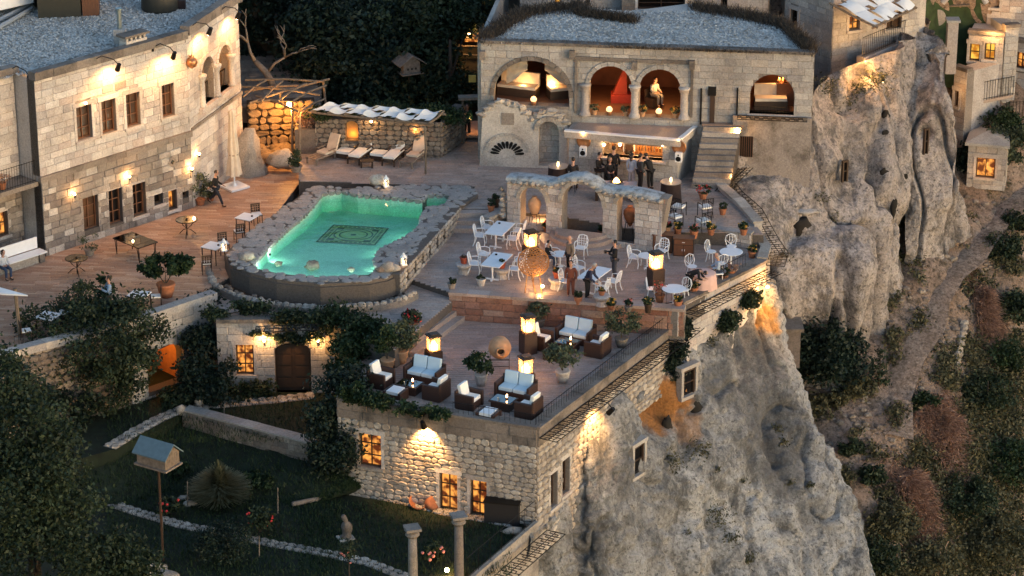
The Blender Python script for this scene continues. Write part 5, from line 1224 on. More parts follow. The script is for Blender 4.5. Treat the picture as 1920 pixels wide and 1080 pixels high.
# garden rim: path wall and grille at the bottom
q0,q1 = P(1010,988,GL),P(880,1100,GL); GRm = Plane(q0,q1); GRm.n = GRm.n if GRm.n.x > 0 else -GRm.n
t = thing('garden_rim_wall','low pale wall at the cliff edge of the garden','wall',q0); m = MB(); pbox(m,GRm,0,GRm.L,GL - 2.5,GL + .25,-.2,.0); m.build('core',M['rubble'],t,world=True)
lattice('iron grille along the garden edge at the bottom',[GRm.pt(-.1,GL - .1,.3),GRm.pt(GRm.L,GL - .1,.3)],.8,[GRm.n] * 2)
railing('slanting iron handrail on the garden rim wall',[GRm.pt(.1,GL + .25,-.1),GRm.pt(GRm.L,GL + .25,-.1)],.9,.9,r=.014)
q0 = [P(342,768,GU + .2),P(598,834,GU + .2)]; lowwall('low stone wall with pale flat top stones crossing the garden',q0,GU - 1,GU + .15,.45,mat='field',mortar='mortar_dark',cap='coping',limit=50)
def path(name,px,z,wid,mat):
 pts = [P(x,y,z) for x,y in px]; o = MB(); n = len(pts); vs = []
 for i,p in enumerate(pts):
  d = (pts[min(i + 1,n - 1)] - pts[max(i - 1,0)]).normalized(); q = Vector((-d.y,d.x,0)) * wid / 2; vs += [p + q,p - q]
 o.add([tuple(v_ + Vector((0,0,.012))) for v_ in vs],[(2 * i,2 * i + 1,2 * i + 3,2 * i + 2) for i in range(n - 1)]); b = struct(o.build(name,M['mortar'])); bl = []
 for a,c_ in zip(pts,pts[1:]):
  d = (c_ - a); k = max(1,int(d.length / .34)); ang = math.atan2(d.y,d.x); q = Vector((-d.y,d.x,0)).normalized()
  for i in range(k):
   for j in (-1,1):
    p = a + d * (i + .5) / k + q * j * wid * .25; w = wid * random.uniform(.4,.5)
    bl.append((Matrix.Translation((p.x,p.y,z + .012)) @ Matrix.Rotation(ang + random.uniform(-.3,.3),4,'Z') @ Matrix.Rotation(-PI / 2,4,'X') @ Matrix.Diagonal((d.length / k * .95,.05,w,1)),random.randrange(10,16),1 / (120 + p.y)))
 emit(bl,b,M[mat],'flagstone',300)
path('garden_path',[(188,938),(260,962),(340,985),(450,1008),(520,1022),(620,1040),(690,1055),(780,1090)],GL,.55,'rubble')
path('upper_garden_path',[(205,840),(250,812),(300,785),(345,766),(430,758),(520,750),(590,742)],GU,.65,'rubble')
path('house_foot_path',[(612,905),(640,918),(700,930),(780,948),(830,962),(960,985)],GL,.4,'coping')
# ================================================================= ROCKS
def G4p(x,y): u,z = G4.at(x,y); return G4.pt(u,z,.14)
def TWp(x,y): u,z = TW.at(x,y); return TW.pt(u,z,.14)
rust_c = P(1215,770,G4.at(1215,770)[1]); rust2 = P(1290,800,-4.4)
t0 = [G4p(985,1010),G4p(1050,955),G4p(1088,905),G4p(1100,835),G4p(1165,748),G4p(1225,712),TWp(1285,668),TWp(1335,632),TWp(1395,580),TWp(1430,548)]
b_x = (900,990,1070,1140,1220,1300,1385,1470,1560,1655); BY = 1150
rows = [[p + Vector((-.3,.5,.3)) for p in t0],t0]
sil = [(1430,548),(1454,610),(1474,700),(1514,800),(1566,885),(1598,985),(1636,1150)]
def proj(p):
 rx,ry,rz = p.x,p.y + D * cp_,p.z - D * sp_; d = ry * cp_ - rz * sp_; return 960 + F * rx / d,540 - F * (ry * sp_ + rz * cp_) / d
for k in range(1,7):
 f = k / 6; row = []
 for j,p in enumerate(t0):
  x0,y0 = proj(p); sx,sy = sil[k]
  y = y0 + (BY - y0) * f if j < 9 else sy
  x = x0 + (b_x[j] - x0) * (f ** 1.1)
  if j == 9: x = sx
  if j == 8: y = (y + sy) / 2; x = x * .4 + (sx - 75) * .6
  if j == 7: y = y * .75 + sy * .25
  dz = (y - y0) / (48.5 - 2 * (j < 2)); bul = .0
  row.append(P(x,y,p.z - dz))
 rows.append(row)
for r in rows:
 q = r[-1]; r.append(q + Vector((.35,1.3,-.3))); r.append(q + Vector((-.4,4.5,-.8)))
gul = [P(x,y,-3.2 - (y - 745) / 46) for x,y in ((1296,780),(1302,830),(1312,880),(1325,930),(1345,980),(1372,1030),(1405,1080))]
feats = [(q,.55,-.55) for q in gul] + [(q + Vector((-1.3,0,.2)),.9,.35) for q in gul[1::2]] + [(P(1480,760,-5),.5,-.35),(P(1500,820,-6.3),.5,-.3),(P(1440,680,-3.4),.6,.3),(P(1150,1000,-7.4),1.0,.35),(G4.pt(*G4.at(1215,775),.0),1.0,-.75),(P(1195,880,G4.at(1195,860)[1] - .3),.5,-.25),(P(1262,800,-4.0),.5,-.5),(P(1300,740,-2.6),.45,-.4)]
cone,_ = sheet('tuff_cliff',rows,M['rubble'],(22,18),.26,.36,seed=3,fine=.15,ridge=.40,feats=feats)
struct(cone)
# cave windows cut in the cliff
def cavewindow(x0,x1,y0,y1,z,label,par=None,surround=True,rz=.75,pane='pane'):
 if z is None: q = hit((x0 + x1) / 2,y1,CB,BB,RB)[0]; z = q.z
 p = P((x0 + x1) / 2,y1,z) + Vector((0,-.16 if surround else -.1,0)); r = RAY((x0 + x1) / 2,(y0 + y1) / 2); hgt = HT((x0 + x1) / 2,y1,z,y0); w = (x1 - x0) / (F / (p.y + D * cp_)) / max(.3,math.cos(rz))
 t = thing('cave_window',label,'window',p,rz,'windows cut in the tuff')
 MB().box((0,.1,hgt / 2),(w,.04,hgt)).build('pane',M[pane],t)
 m = MB()
 for c,d in (((-w / 2 + .04,.05,hgt / 2),(.08,.1,hgt)),((w / 2 - .04,.05,hgt / 2),(.08,.1,hgt)),((0,.05,hgt - .04),(w - .16,.1,.08)),((0,.05,hgt * .5),(w - .16,.06,.05))): m.box(c,d)
 m.build('frame',M['wood_dark'],t)
 if surround:
  m = MB();
  for c,d in (((-w / 2 - .07,.1,hgt / 2),(.14,.3,hgt + .1)),((w / 2 + .07,.1,hgt / 2),(.14,.3,hgt + .1)),((0,.1,hgt + .12),(w + .4,.34,.16)),((0,.1,-.09),(w + .3,.36,.14))): m.box(c,d)
  m.build('stone_surround',M['hall_stone'],t)
 return t
CW1 = lambda: cavewindow(1186,1208,832,885,None,'small dark window cut in the pale cliff under the rusty hollow',rz=.95)
CW2 = lambda: cavewindow(1278,1304,690,737,None,'dark square window with a white lintel high on the cliff beside the ivy',rz=.8)
m_back = rockmat('grey_pink_tuff',((.34,.295,.27),(.48,.43,.40)),(.14,.13,.125),(.47,.60),scale=.3,bump=1.0,streak=.5)
R = [[(1362,292,1.5),(1450,296,1.35),(1512,250,2.4),(1530,180,3.8),(1575,132,4.5),(1640,108,4.8),(1700,88,5)],
 [(1372,330,.8),(1450,340,.5),(1510,318,.9),(1552,258,2.0),(1600,212,2.7),(1655,190,2.9),(1700,170,3.0)],
 [(1395,395,-.6),(1450,410,-.9),(1515,405,-.9),(1570,362,-.4),(1612,318,.3),(1655,300,.4),(1697,290,.4)],
 [(1425,470,-2),(1478,480,-2.3),(1532,480,-2.4),(1585,455,-2.0),(1628,425,-1.7),(1668,410,-1.8),(1700,400,-2)],
 [(1440,545,-3.6),(1490,560,-4.1),(1545,560,-4.2),(1598,560,-4.4),(1640,540,-4.4),(1668,520,-4.5),(1690,500,-4.4)],
 [(1450,640,-6),(1500,655,-6.9),(1560,655,-7),(1610,655,-7.4),(1650,640,-7.5),(1680,590,-6.8),(1698,560,-6.4)],
 [(1450,740,-8.4),(1500,740,-9),(1560,740,-9.2),(1612,740,-9.5),(1655,720,-9.5),(1690,680,-9),(1712,640,-8.6)]]
R = [[P(*q) for q in r] for r in R]
for r in R: q = r[-1]; r.append(q + Vector((.3,1.6,0))); r.append(q + Vector((-.3,5,0)))
feats = [(P(1500,430,-1.2),.5,-.6),(P(1585,320,.2),.45,-.5),(P(1655,245,1.4),.3,-.4),(P(1640,330,0),.3,-.45),(P(1660,335,0),.25,-.4),(P(1540,480,-2.2),.9,.5),(P(1620,500,-3),.8,.5),(P(1560,300,1),.7,.45),(P(1600,470,-2),.35,-.5),(P(1420,370,.2),1.0,.3)]
cl2,_ = sheet('back_tuff_cliff',R,m_back,(22,20),.32,.22,seed=11,fine=.10,ridge=.9,feats=feats); struct(cl2)
R = [[(1690,80,5),(1725,68,5.1),(1755,75,5),(1775,100,4.6)],[(1690,180,2.9),(1730,190,2.7),(1765,190,2.8),(1790,215,2.3)],[(1695,300,.2),(1735,300,.2),(1775,290,.4),(1806,290,.4)],[(1700,400,-2.2),(1735,405,-2.2),(1780,380,-1.6),(1812,360,-1.2)],[(1705,490,-4.4),(1740,480,-4.2),(1785,435,-3.2),(1816,410,-2.8)],[(1705,560,-6.3),(1745,550,-6.2),(1790,500,-5),(1822,470,-4.6)]]
R = [[P(*q) + Vector((0,1.2,0)) for q in r] for r in R]
for r in R: q = r[-1]; r.append(q + Vector((.2,1.6,0))); r.append(q + Vector((-.4,5,0)))
cl3,_ = sheet('right_tuff_cliff',R,m_back,(16,16),.3,.26,seed=21,fine=.10,ridge=.7,feats=[(P(1735,250,1),.3,-.5)]); struct(cl3)
cavewindow(1731,1741,240,288,.6,'tall dark doorway cut in the right hand cliff',rz=.7,surround=False); cavewindow(1578,1590,300,340,-.1,'narrow dark hole window in the middle of the back cliff',rz=.6,surround=False)
dg = bpy.context.evaluated_depsgraph_get
hv = hill.data.vertices
from mathutils.bvhtree import BVHTree
def bvh(o): return BVHTree.FromPolygons([v_.co for v_ in o.data.vertices],[tuple(p.vertices) for p in o.data.polygons])
HB,CB,BB,RB = bvh(hill),bvh(cone),bvh(cl2),bvh(cl3)
CO = Vector((0,-D * cp_,D * sp_))
def hit(x,y,*trees):
 best = None
 for b_ in trees or (HB,CB,BB,RB):
  h_ = b_.ray_cast(CO,RAY(x,y).normalized())
  if h_[0] and (best is None or (h_[0] - CO).length < (best[0] - CO).length): best = h_
 return best
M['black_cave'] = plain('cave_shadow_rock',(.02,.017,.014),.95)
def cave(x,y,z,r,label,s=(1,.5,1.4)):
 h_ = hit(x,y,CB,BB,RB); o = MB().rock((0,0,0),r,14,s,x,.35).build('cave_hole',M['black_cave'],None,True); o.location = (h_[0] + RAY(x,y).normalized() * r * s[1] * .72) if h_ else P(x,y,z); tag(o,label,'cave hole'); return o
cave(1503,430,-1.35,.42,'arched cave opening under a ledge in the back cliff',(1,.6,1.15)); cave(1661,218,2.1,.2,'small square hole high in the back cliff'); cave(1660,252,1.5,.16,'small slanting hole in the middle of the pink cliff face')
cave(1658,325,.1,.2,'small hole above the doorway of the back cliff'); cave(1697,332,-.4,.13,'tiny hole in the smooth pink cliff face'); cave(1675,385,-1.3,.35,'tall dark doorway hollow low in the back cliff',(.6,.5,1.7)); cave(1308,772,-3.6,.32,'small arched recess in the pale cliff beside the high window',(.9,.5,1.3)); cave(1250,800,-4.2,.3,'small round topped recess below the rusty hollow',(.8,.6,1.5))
o = MB().rock((0,0,0),.65,12,(1.15,.8,.16),4,.4).build('ledge_stone',M['hall_stone'],None,True); o.location = hit(1508,398,BB)[0] + Vector((0,.3,0)); tag(o,'flat stone ledge above the arched cave opening','ledge')
# strewn rocks on the hillside
q = TW.at(1428,545); p = TW.pt(TW.L - .35,-.9,.35); t = thing('cliff_uplight','bright lamp washing the corner of the terrace wall above the cliff','lamp',p); MB().ball((0,0,0),.07,8).build('bulb',M['bulb'],t); MB().rod((0,0,0),-TW.n.to_3d() * .35,.02).build('bracket',M['iron'],t); lamp('lamp_light',p + TW.n.to_3d() * .12,130,WARM,.05,t); p = hit(1450,590,CB)[0]; lamp('lamp_light',p + Vector((.3,-.9,.9)),95,(1,.45,.08),.08,t)
def cs(x,y,r,col,amt): q = hit(x,y,CB); return (tuple(q[0]),r,col,amt)
RU,DK = (.33,.15,.05),(.10,.102,.108)
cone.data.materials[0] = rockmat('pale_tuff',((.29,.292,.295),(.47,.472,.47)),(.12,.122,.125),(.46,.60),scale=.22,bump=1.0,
 rust=[cs(1400,650,1.6,DK,.75),cs(1430,770,2.3,DK,.75),cs(1455,880,1.6,DK,.7),cs(1350,720,1.2,DK,.65),cs(1170,900,1.3,DK,.5),cs(1090,985,1.3,DK,.5),cs(1215,765,1.75,RU,.95),cs(1265,745,1.1,RU,.9),cs(1290,800,.9,(.36,.2,.1),.6),cs(1440,598,.9,(.42,.24,.08),.8)])  # last patch is amber lamp glow on the rock, put into its colour
CW1(); CW2(); rr = random.Random(31); rb = MB(); k = 0
for i in range(900):
 x = rr.uniform(1480,1900); y = rr.uniform(360,900); xc = 1900 - (y - 330) * .55
 if abs(x - xc + 60) > 120: continue
 h_ = hit(x,y,HB);
 if h_: rb.rock(h_[0],rr.uniform(.05,.17),6,(1.3,1,.7),i,.3,rr.random())
tag(rb.build('scree',M['field']),'scattered pale stones along the footpath on the slope','stones',kind='stuff')
fpts = [hit(x,y,HB)[0] for x,y in ((1935,345),(1900,375),(1870,410),(1840,445),(1808,480),(1778,515),(1752,560),(1730,610),(1700,670),(1680,740),(1668,820))]
mp_ = MB(); vs = []
for i,p in enumerate(fpts):
 d = (fpts[min(i + 1,len(fpts) - 1)] - fpts[max(i - 1,0)]); q = Vector((-d.y,d.x,0)).normalized() * (.9 + .2 * math.sin(i * 2)); vs += [p + q + Vector((0,0,-.02)),p + Vector((0,0,.16)),p - q + Vector((0,0,-.02))]
mp_.add(vs,[(3 * i + j,3 * i + j + 1,3 * i + j + 4,3 * i + j + 3) for i in range(len(fpts) - 1) for j in (0,1)]); struct(mp_.build('footpath',rockmat('path_earth',((.31,.23,.18),(.42,.33,.27)),(.16,.12,.09),(.46,.62),scale=1.2,streak=1),None,True))
for i,(x0,y0,x1,y1) in enumerate(((1808,610,1792,690),)):
 a,b = hit(x0,y0,HB)[0],hit(x1,y1,HB)[0]; t = thing('stone_row','short row of pale stacked stones on the slope','stones',a)
 for j in range(9): MB().rock((0,0,0),.2,7,(1.2,.8,.9),j).build('stone',M['rubble'],t).location = (b - a) * j / 8 + Vector((0,0,.12))
# ================================================================= UPPER RIGHT HOUSES
def boxhouse(label,px0,px1,zb,ztop,depth,wins,mat='hall_stone',name='stone_house',limit=60,pane='yellow_pane',roof='lichen',mortar='mortar',ty=None):
 if ty is not None: zb = hit(*px0,HB)[0].z if zb is None else zb; ztop = zb + HT(*px0,zb,ty)
 a,b = P(*px0,zb),P(*px1,zb); pl = Plane(a,b); t = thing(name,label,'building',(pl.a.x,pl.a.y,zb)); hs = [pl.rect(*w[:4]) for w in wins]
 wallbuild(t,pl,0,pl.L,zb - 3,ztop,hs,mat,mortar,limit=limit,h=(.28,.38),w=(.45,.9),depth=.02)
 for r,w in zip(hs,wins): window(t,pl,r,w[4] if len(w) > 4 else pane,nx=2 if r[1] - r[0] > .5 else 1,nz=2,frame='wood_dark',rec=.18)
 bk0,bk1 = pl.pt(0,0,-depth),pl.pt(pl.L,0,-depth); m = MB()
 vs = [(p[0],p[1],z) for z in (zb - 3,ztop - .01) for p in (pl.pt(.01,0,-.4),pl.pt(pl.L - .01,0,-.4),bk1,bk0)]
 m.add(vs,[(0,1,5,4),(1,2,6,5),(2,3,7,6),(3,0,4,7),(4,5,6,7)]); m.build('body',M[mat],t,world=True)
 strip(t,pl,-.05,pl.L + .05,ztop,ztop + .16,.1,roof,'parapet_stone',-.35); return t,pl
# tower block behind the hall
UZ = 4.6
h1_,T1 = boxhouse('rough stone tower house behind the right end of the hall roof',(1470,60),(1560,92),UZ,UZ + 5,6,[(1482,1496,18,52,'pane')],mat='hall_stone')
h2_,T2 = boxhouse('pale house with a small canvas canopy at the top right',(1560,92),(1722,70),UZ,UZ + 4.2,6,[(1592,1612,30,56,'amber_pane'),(1662,1690,22,54,'dim_pane')],mat='hall_stone')
lamp('wall_light',P(1500,20,UZ) + Vector((0,-1.2,3.2)),60,WARM,.1,h1_)
def canopy(label,q,mat,nx,ny,poles,sag=.12,slit=True,name='canvas_canopy'):
 """woven strips of canvas: q four corner points; leaves slits open"""
 q = [Vector(p) for p in q]; t = thing(name,label,'canopy',q[0]); o = q[0]
 def S(a,b): return q[0] * (1 - a) * (1 - b) + q[1] * a * (1 - b) + q[2] * a * b + q[3] * (1 - a) * b - o
 m = MB(); SUB = 6
 for i in range(nx):
  for j in range(ny):
   vs = []; fs = []
   g_ = .0; a0,a1,b0,b1 = i / nx,(i + 1) / nx,j / ny,(j + 1) / ny
   for k in range(SUB + 1):
    for l in range(SUB + 1):
     a = a0 + (a1 - a0) * k / SUB; b = b0 + (b1 - b0) * l / SUB; fa,fb = k / SUB,l / SUB
     z = -sag * math.sin(PI * fa) * (1 if (i + j) % 2 else .25) + (.10 if (i + j) % 2 else -.02) * math.sin(PI * fb)
     vs.append(S(a,b) + Vector((0,0,z)))
   for k in range(SUB):
    for l in range(SUB):
     if slit and (i + j) % 2 == 0 and k in (2,3) and l in (0,1) : continue
     fs.append((k * (SUB + 1) + l,(k + 1) * (SUB + 1) + l,(k + 1) * (SUB + 1) + l + 1,k * (SUB + 1) + l + 1))
   m.add(vs,fs)
 m.build('canvas',mat,t,True);
 for i in range(poles + 1):
  a = i / poles; MB().tube([S(a,-.08) + Vector((0,0,-.08)),S(a,.5) + Vector((0,0,-.14)),S(a,1.1) + Vector((0,0,-.08))],.055,6).build('pole',M['wood_pole'],t)
 for b in (0.02,.98): MB().tube([S(-.03,b) + Vector((0,0,-.17)),S(1.03,b) + Vector((0,0,-.17))],.06,6).build('beam',M['wood_pole'],t)
 return t
uz = UZ + 2.3; canopy('small woven canvas canopy on poles at the pale house, top right',[P(1640,46,uz - .5),P(1716,10,uz - .5),P(1670,-18,uz + .2),P(1563,6,uz + .2)],M['canvas'],4,2,5)
# terrace wall, railing and buttress
bw = Plane(P(1620,130,UZ - .9),P(1718,80,UZ - .6)); t = thing('upper_terrace_wall','long pale stone terrace wall above the back cliff','wall',(bw.a.x,bw.a.y,UZ - 1));
bw = Plane(P(1620,108,UZ),P(1716,68,UZ)); m = MB(); pbox(m,bw,0,bw.L,UZ - 1.6,UZ,-.4,0); m.build('core',M['mortar'],t,world=True); emit(blocks_on(bw,0,bw.L,UZ - 1.3,UZ,depth=.03),t,M['ashlar'],limit=60)
railing('dark iron railing on the upper terrace wall',[bw.pt(0,UZ,-.1),bw.pt(bw.L,UZ,-.1)],.95,.16,r=.014)
p = P(1598,112,UZ - .8); t = thing('stone_buttress','broken stacked stone pillar at the left end of the upper terrace','pillar',p)
for i in range(6): MB().box((rr.uniform(-.06,.06),.3,.25 + i * .42),(.95 - i * .07,.8,.4),rr.uniform(-.12,.12)).build('stone_block',M['ashlar'],t)
t = thing('hanging_lamp_arm','arm lamp shining on the bush at the upper cliff edge','wall lamp',bw.pt(.1,UZ - .5,.05),0,'gooseneck lamps on the walls'); MB().tube([(0,0,0),(.4,-.3,.15),(.75,-.5,-.2)],.022,6).build('arm',M['iron'],t); MB().rod((.75,-.5,-.2),(.75,-.5,-.5),.08,.11,8).build('lamp_head',M['iron'],t); MB().ball((.75,-.5,-.52),.06,8).build('bulb',M['bulb'],t)
h_ = hit(1640,150); tgt = h_[0] if h_ else P(1640,150,3.5)
lamp('lamp_light',tgt + Vector((-.35,-1.0,.9)),260,WARM,.08)
lamp('lamp_light',P(1618,118,4.4) + Vector((0,-.5,.3)),60,WARM,.08)
# yellow window house
YZ = hit(1800,136,HB)[0].z + .15
yh_,Y1 = boxhouse('cream house with two bright yellow windows at the upper right',(1812,136),(1878,142),YZ,0,5,[(1818,1837,82,114),(1846,1866,80,112)],mat='ashlar',name='cream_house',ty=62)
p0 = P(1768,165,YZ - .8)
bh,B1 = boxhouse('tall narrow white rendered house front under the balcony',(1784,228),(1808,236),None,0,3,[(1790,1798,170,200,'pane')],mat='ashlar',name='white_house',ty=128)
bs,S1 = boxhouse('pale stone block right of the yellow window house',(1880,140),(1905,138),YZ,YZ + 2.4,4,[],mat='hall_stone',name='stone_annex')
tr_,B2 = boxhouse('stone base carrying the balcony with white chairs',(1808,236),(1880,222),None,0,3.5,[],mat='hall_stone',name='balcony_house',ty=192)
bz = B2.at(1840,190)[1]; bal = [B2.pt(-.1,bz,.3),B2.pt(B2.L + .3,bz,.3),B2.pt(B2.L + .3,bz,-2.2),B2.pt(-.1,bz,-2.2)]
o = prism_poly('balcony_floor',[p[:2] for p in bal],bz,bz + .15,M['tile_pink'],tr_); bal = [p + Vector((0,0,.15)) for p in bal]
railing('dark balcony railing in front of the yellow window house',[bal[0],bal[1],bal[2]],.95,.16,r=.014)
lamp('wall_light',P(1850,130,YZ) + Vector((0,-1.3,2.4)),120,WARM,.1,yh_); lamp('wall_light',P(1795,200,0) + Vector((-.4,-1.6,1.2)),30,WARM,.1,bh); lamp('wall_light',P(1835,118,YZ) + Vector((0,-.8,1.0)),60,WARM,.1,yh_)
h3_,_ = boxhouse('pale terraced house at the far top right corner',(1850,30),(1990,40),None,0,5,[(1858,1874,-2,14)],mat='ashlar',ty=-60); railing('dark stair railing at the far top right',[hit(1830,45,HB)[0],hit(1905,105,HB)[0] + Vector((0,0,.3))],1.0,.2,r=.016)
h5_,_ = boxhouse('pale house cut off by the right edge of the photo',(1900,150),(1990,165),None,0,5,[(1905,1925,98,128,'amber_pane')],mat='ashlar',ty=78)
lg_ = MB(); ks = [(x,y) for y in range(-60,176,26) for x in range(1700,1850,21)]; vs = []
for x,y in ks: q = hit(x,y,HB); vs.append((q[0] if q else P(x,y,3)) + Vector((0,-.05,.3)))
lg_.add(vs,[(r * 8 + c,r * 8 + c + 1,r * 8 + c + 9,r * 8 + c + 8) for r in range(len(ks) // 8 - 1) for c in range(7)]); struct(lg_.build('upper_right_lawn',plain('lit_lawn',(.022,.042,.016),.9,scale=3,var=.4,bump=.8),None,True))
t = thing('millstone','round mill stone and pale post on the dark upper lawn','ornament',hit(1756,60,HB)[0] + Vector((0,0,.3))); MB().rod((0,-.08,.45),(0,.08,.45),.42,n=18).build('wheel',M['hall_stone'],t); MB().rod((-2.0,.3,.9),(1.6,.2,1.0),.06).build('shaft',M['wood_pole'],t)
t = thing('stone_gateway','pale arched gateway at the edge of the upper lawn','gate',P(1795,125,2.6)); MB().box((-.35,0,1.0),(.5,.5,2.6)).build('pillar',M['ashlar'],t); MB().box((-.35,0,2.36),(.66,.66,.12)).build('cap',M['hall_stone'],t); m = MB(); m.tube([(-.9,0,3.2),(-.4,0,3.8),(.3,0,4.0),(.9,0,3.7),(1.2,0,3.2)],.14,8); m.build('arch',M['ashlar'],t)
o = struct(prism_poly('right_lawn',[P(x,y,-.9)[:2] for x,y in ((1888,240),(1990,240),(1990,190),(1895,200))],-1.6,-.9,m_grass))
railing('pale fence at the right edge below the balcony',[hit(1885,228,HB)[0],hit(1960,225,HB)[0]],1.0,.16,r=.02)
# cabin with the fire window
c0,c1 = P(1812,336,-2.95),P(1884,342,-2.95); cp0 = Plane(c0,c1); cab = thing('stone_cabin','small stone cabin with a flat slab roof and a fire lit window on the slope','cabin',(cp0.a.x,cp0.a.y,-3.1))
cw = cp0.rect(1830,1866,296,333); wallbuild(cab,cp0,0,cp0.L,-3.4,-1.15,[cw],'hall_stone','mortar',limit=40,depth=.03)
pv = [cp0.pt(-.15,-1.15,.2),cp0.pt(cp0.L + .15,-1.15,.2),cp0.pt(cp0.L - .2,-1.15,-2.8),cp0.pt(-.1,-1.15,-2.8)]; m = MB()
m.add([p + Vector((0,0,z)) for z in (0,.14) for p in pv] + [sum(pv,Vector()) / 4 + Vector((0,0,.4))],[(3,2,1,0),(0,1,5,4),(1,2,6,5),(2,3,7,6),(3,0,4,7),(4,5,8),(5,6,8),(6,7,8),(7,4,8)]); m.build('roof',M['hall_stone'],cab,world=True)
m = MB(); pbox(m,cp0,0,.3,-3.4,-1.16,-2.7,-.5); pbox(m,cp0,cp0.L - .3,cp0.L,-3.4,-1.16,-2.7,-.5); pbox(m,cp0,0,cp0.L,-3.4,-1.16,-2.9,-2.7); m.build('body',M['hall_stone'],cab,world=True)
window(cab,cp0,cw,'amber_pane',nx=2,nz=1,frame='wood_dark',sill='hall_stone'); lamp('window_light',cp0.pt((cw[0] + cw[1]) / 2,cw[2] + .4,.5),12,AMBER,.1,cab)
t = thing('stone_hut','small dark stone hut with a flat roof beside the cliff foot bushes','hut',P(1476,690,-6.9)); MB().box((.1,.6,.9),(.9,1.2,1.8)).build('wall',M['dark_ashlar'],t); MB().box((.1,.6,1.87),(1.15,1.5,.14)).build('roof',M['field'],t)
# houses behind the hall, cut off by the top of the photo
boxhouse('pale stone house at the top edge behind the hall roof, left',(975,18),(1165,18),5.6,9,5,[(1098,1106,-14,8,'pane'),(1040,1052,-14,8,'yellow_pane')],mat='hall_stone',limit=20)
boxhouse('dark glazed annex at the top edge behind the hall roof, middle',(1165,24),(1290,24),5.6,7.2,5,[(1196,1284,-4,17,'pane')],mat='field',limit=20)
boxhouse('stone house with a small door at the top edge behind the hall roof, right',(1290,20),(1440,26),5.6,9,5,[(1352,1364,-12,14,'pane')],mat='hall_stone',limit=20)
boxhouse('plain grey wall beyond the big tree at the top',(555,58),(700,54),3.2,8,4,[(575,596,8,34,'pane')],mat='hall_stone',limit=10)
t = thing('balcony_stair','amber lit wooden stair and landing behind the hall left corner','stair',P(830,108,2.2))
for i in range(8): MB().box((.2 + i * .16,.1 + i * .3,.3 + i * .2),(1.2,.3,.05)).build('step',M['wood_pole'],t)
for i in range(5): MB().tube([(-.1,-.3 + i * .3,.3 + i * .35),(1.9,-.3 + i * .3,.2 + i * .35)],.05,6).build('rail',M['wood_pole'],t)
m = MB(); m.box((1.45,.3,1.0),(.7,.04,.55)).box((.9,1.6,2.0),(.7,.04,.9)); m.build('lit_panel',M['amber_pane'],t); lamp('stair_light',P(880,62,3.4) + Vector((0,-.5,.2)),70,WARM,.1,t); MB().ball(P(882,62,3.4) - t.location,.12,10).build('bulb',M['bulb'],t)
# ================================================================= LOUNGER PAVILION, PERGOLA
PV = Plane(P(592,288,DECK),P(826,296,DECK)); PV2 = Plane(P(826,296,DECK),P(872,262,DECK)); pv_t = thing('pavilion_wall','rough stone garden wall with a glowing arched niche behind the sun loungers','wall',(PV.a.x,PV.a.y,DECK))
pn = (PV.at(648,260)[0],PV.at(672,260)[0],PV.at(660,264)[1],PV.at(660,227)[1],'arch'); pz = PV.at(600,222)[1]
wallbuild(pv_t,PV,0,PV.L,DECK - .2,pz,[pn],'field','mortar_dark',limit=160,rub=True,h=(.2,.3),w=(.26,.46),depth=.08)
wallbuild(pv_t,PV2,0,PV2.L,DECK - .2,pz,[],'field','mortar_dark',limit=40,rub=True,h=(.2,.3),w=(.26,.46),depth=.08,restname='corner_stonework')
m = MB(); pbox(m,PV,pn[0] - .1,pn[1] + .1,pn[2] - .1,pn[3] + .1,-.55,-.45); m.build('niche_back',plain('ochre_niche',(.5,.3,.12),.9),pv_t,world=True); lamp('niche_light',PV.pt((pn[0] + pn[1]) / 2,pn[2] + .2,-.25),9,AMBER,.04,pv_t)
u,z = PV.at(697,229); wall_lamp(PV.pt(u,z,.15),'small lit lamp under the canvas roof of the pavilion',30); lamp('shelf_light',PV.pt(PV.at(780,245)[0],PV.at(780,243)[1],.12),14,AMBER,.05,pv_t)
cv_z = P(600,290,DECK); q = [P(585,205,2.9),P(806,226,2.9),P(830,207,3.2),P(625,192,3.2)]
canopy('wide canvas sail roof in woven strips over the sun loungers',q,M['canvas'],7,2,7)
for x,lab in ((797,'right'),): t = thing('pavilion_post','slim bare wooden post in front of the sun loungers at the right','post',P(798,326,DECK)); MB().tube([(0,0,0),(.03,0,1.2),(-.02,.1,HT(798,326,DECK,238))],.055,7).build('shaft',M['wood_pole'],t)
t = thing('garden_pergola','rustic pole pergola over the orange lit rockery','pergola',P(562,300,DECK))
b0 = t.location; PG_ = Plane(P(466,268,DECK),P(592,262,DECK)); uz_ = PG_.at(540,196); PG_ = PG_.pt(uz_[0],uz_[1] + .3,.9)
def pw(x,y,z): return P(x,y,z) - b0
for a,b in (((562,300,.6),(562,212,2.7)),((548,285,.6),(548,190,2.9)),((527,262,.6),(525,172,2.9)),((616,250,.6),(606,150,3.2))): MB().tube([pw(*a),pw(*b)],.06,6).build('post',M['wood_pole'],t)
for a,b in (((562,212,2.75),(610,185,2.95)),((470,192,2.9),(548,190,2.95)),((460,150,3.3),(606,153,3.3)),((468,193,2.95),(618,148,3.3)),((458,172,3.0),(560,160,3.2)),((490,190,3.0),(530,152,3.3)),((520,190,3.0),(575,156,3.3)),((548,190,3.0),(612,160,3.2)),((455,182,3),(500,150,3.3)),((450,162,3.2),(600,178,3.1)),((560,210,2.8),(480,180,3.0))): MB().tube([pw(*a),(pw(*a) + pw(*b)) / 2 + Vector((0,.1,.06)),pw(*b)],.05,6).build('pole',M['wood_pole'],t)
lamp('pergola_light',PG_ + Vector((0,-.2,-.2)),330,(1,.42,.08),.1)
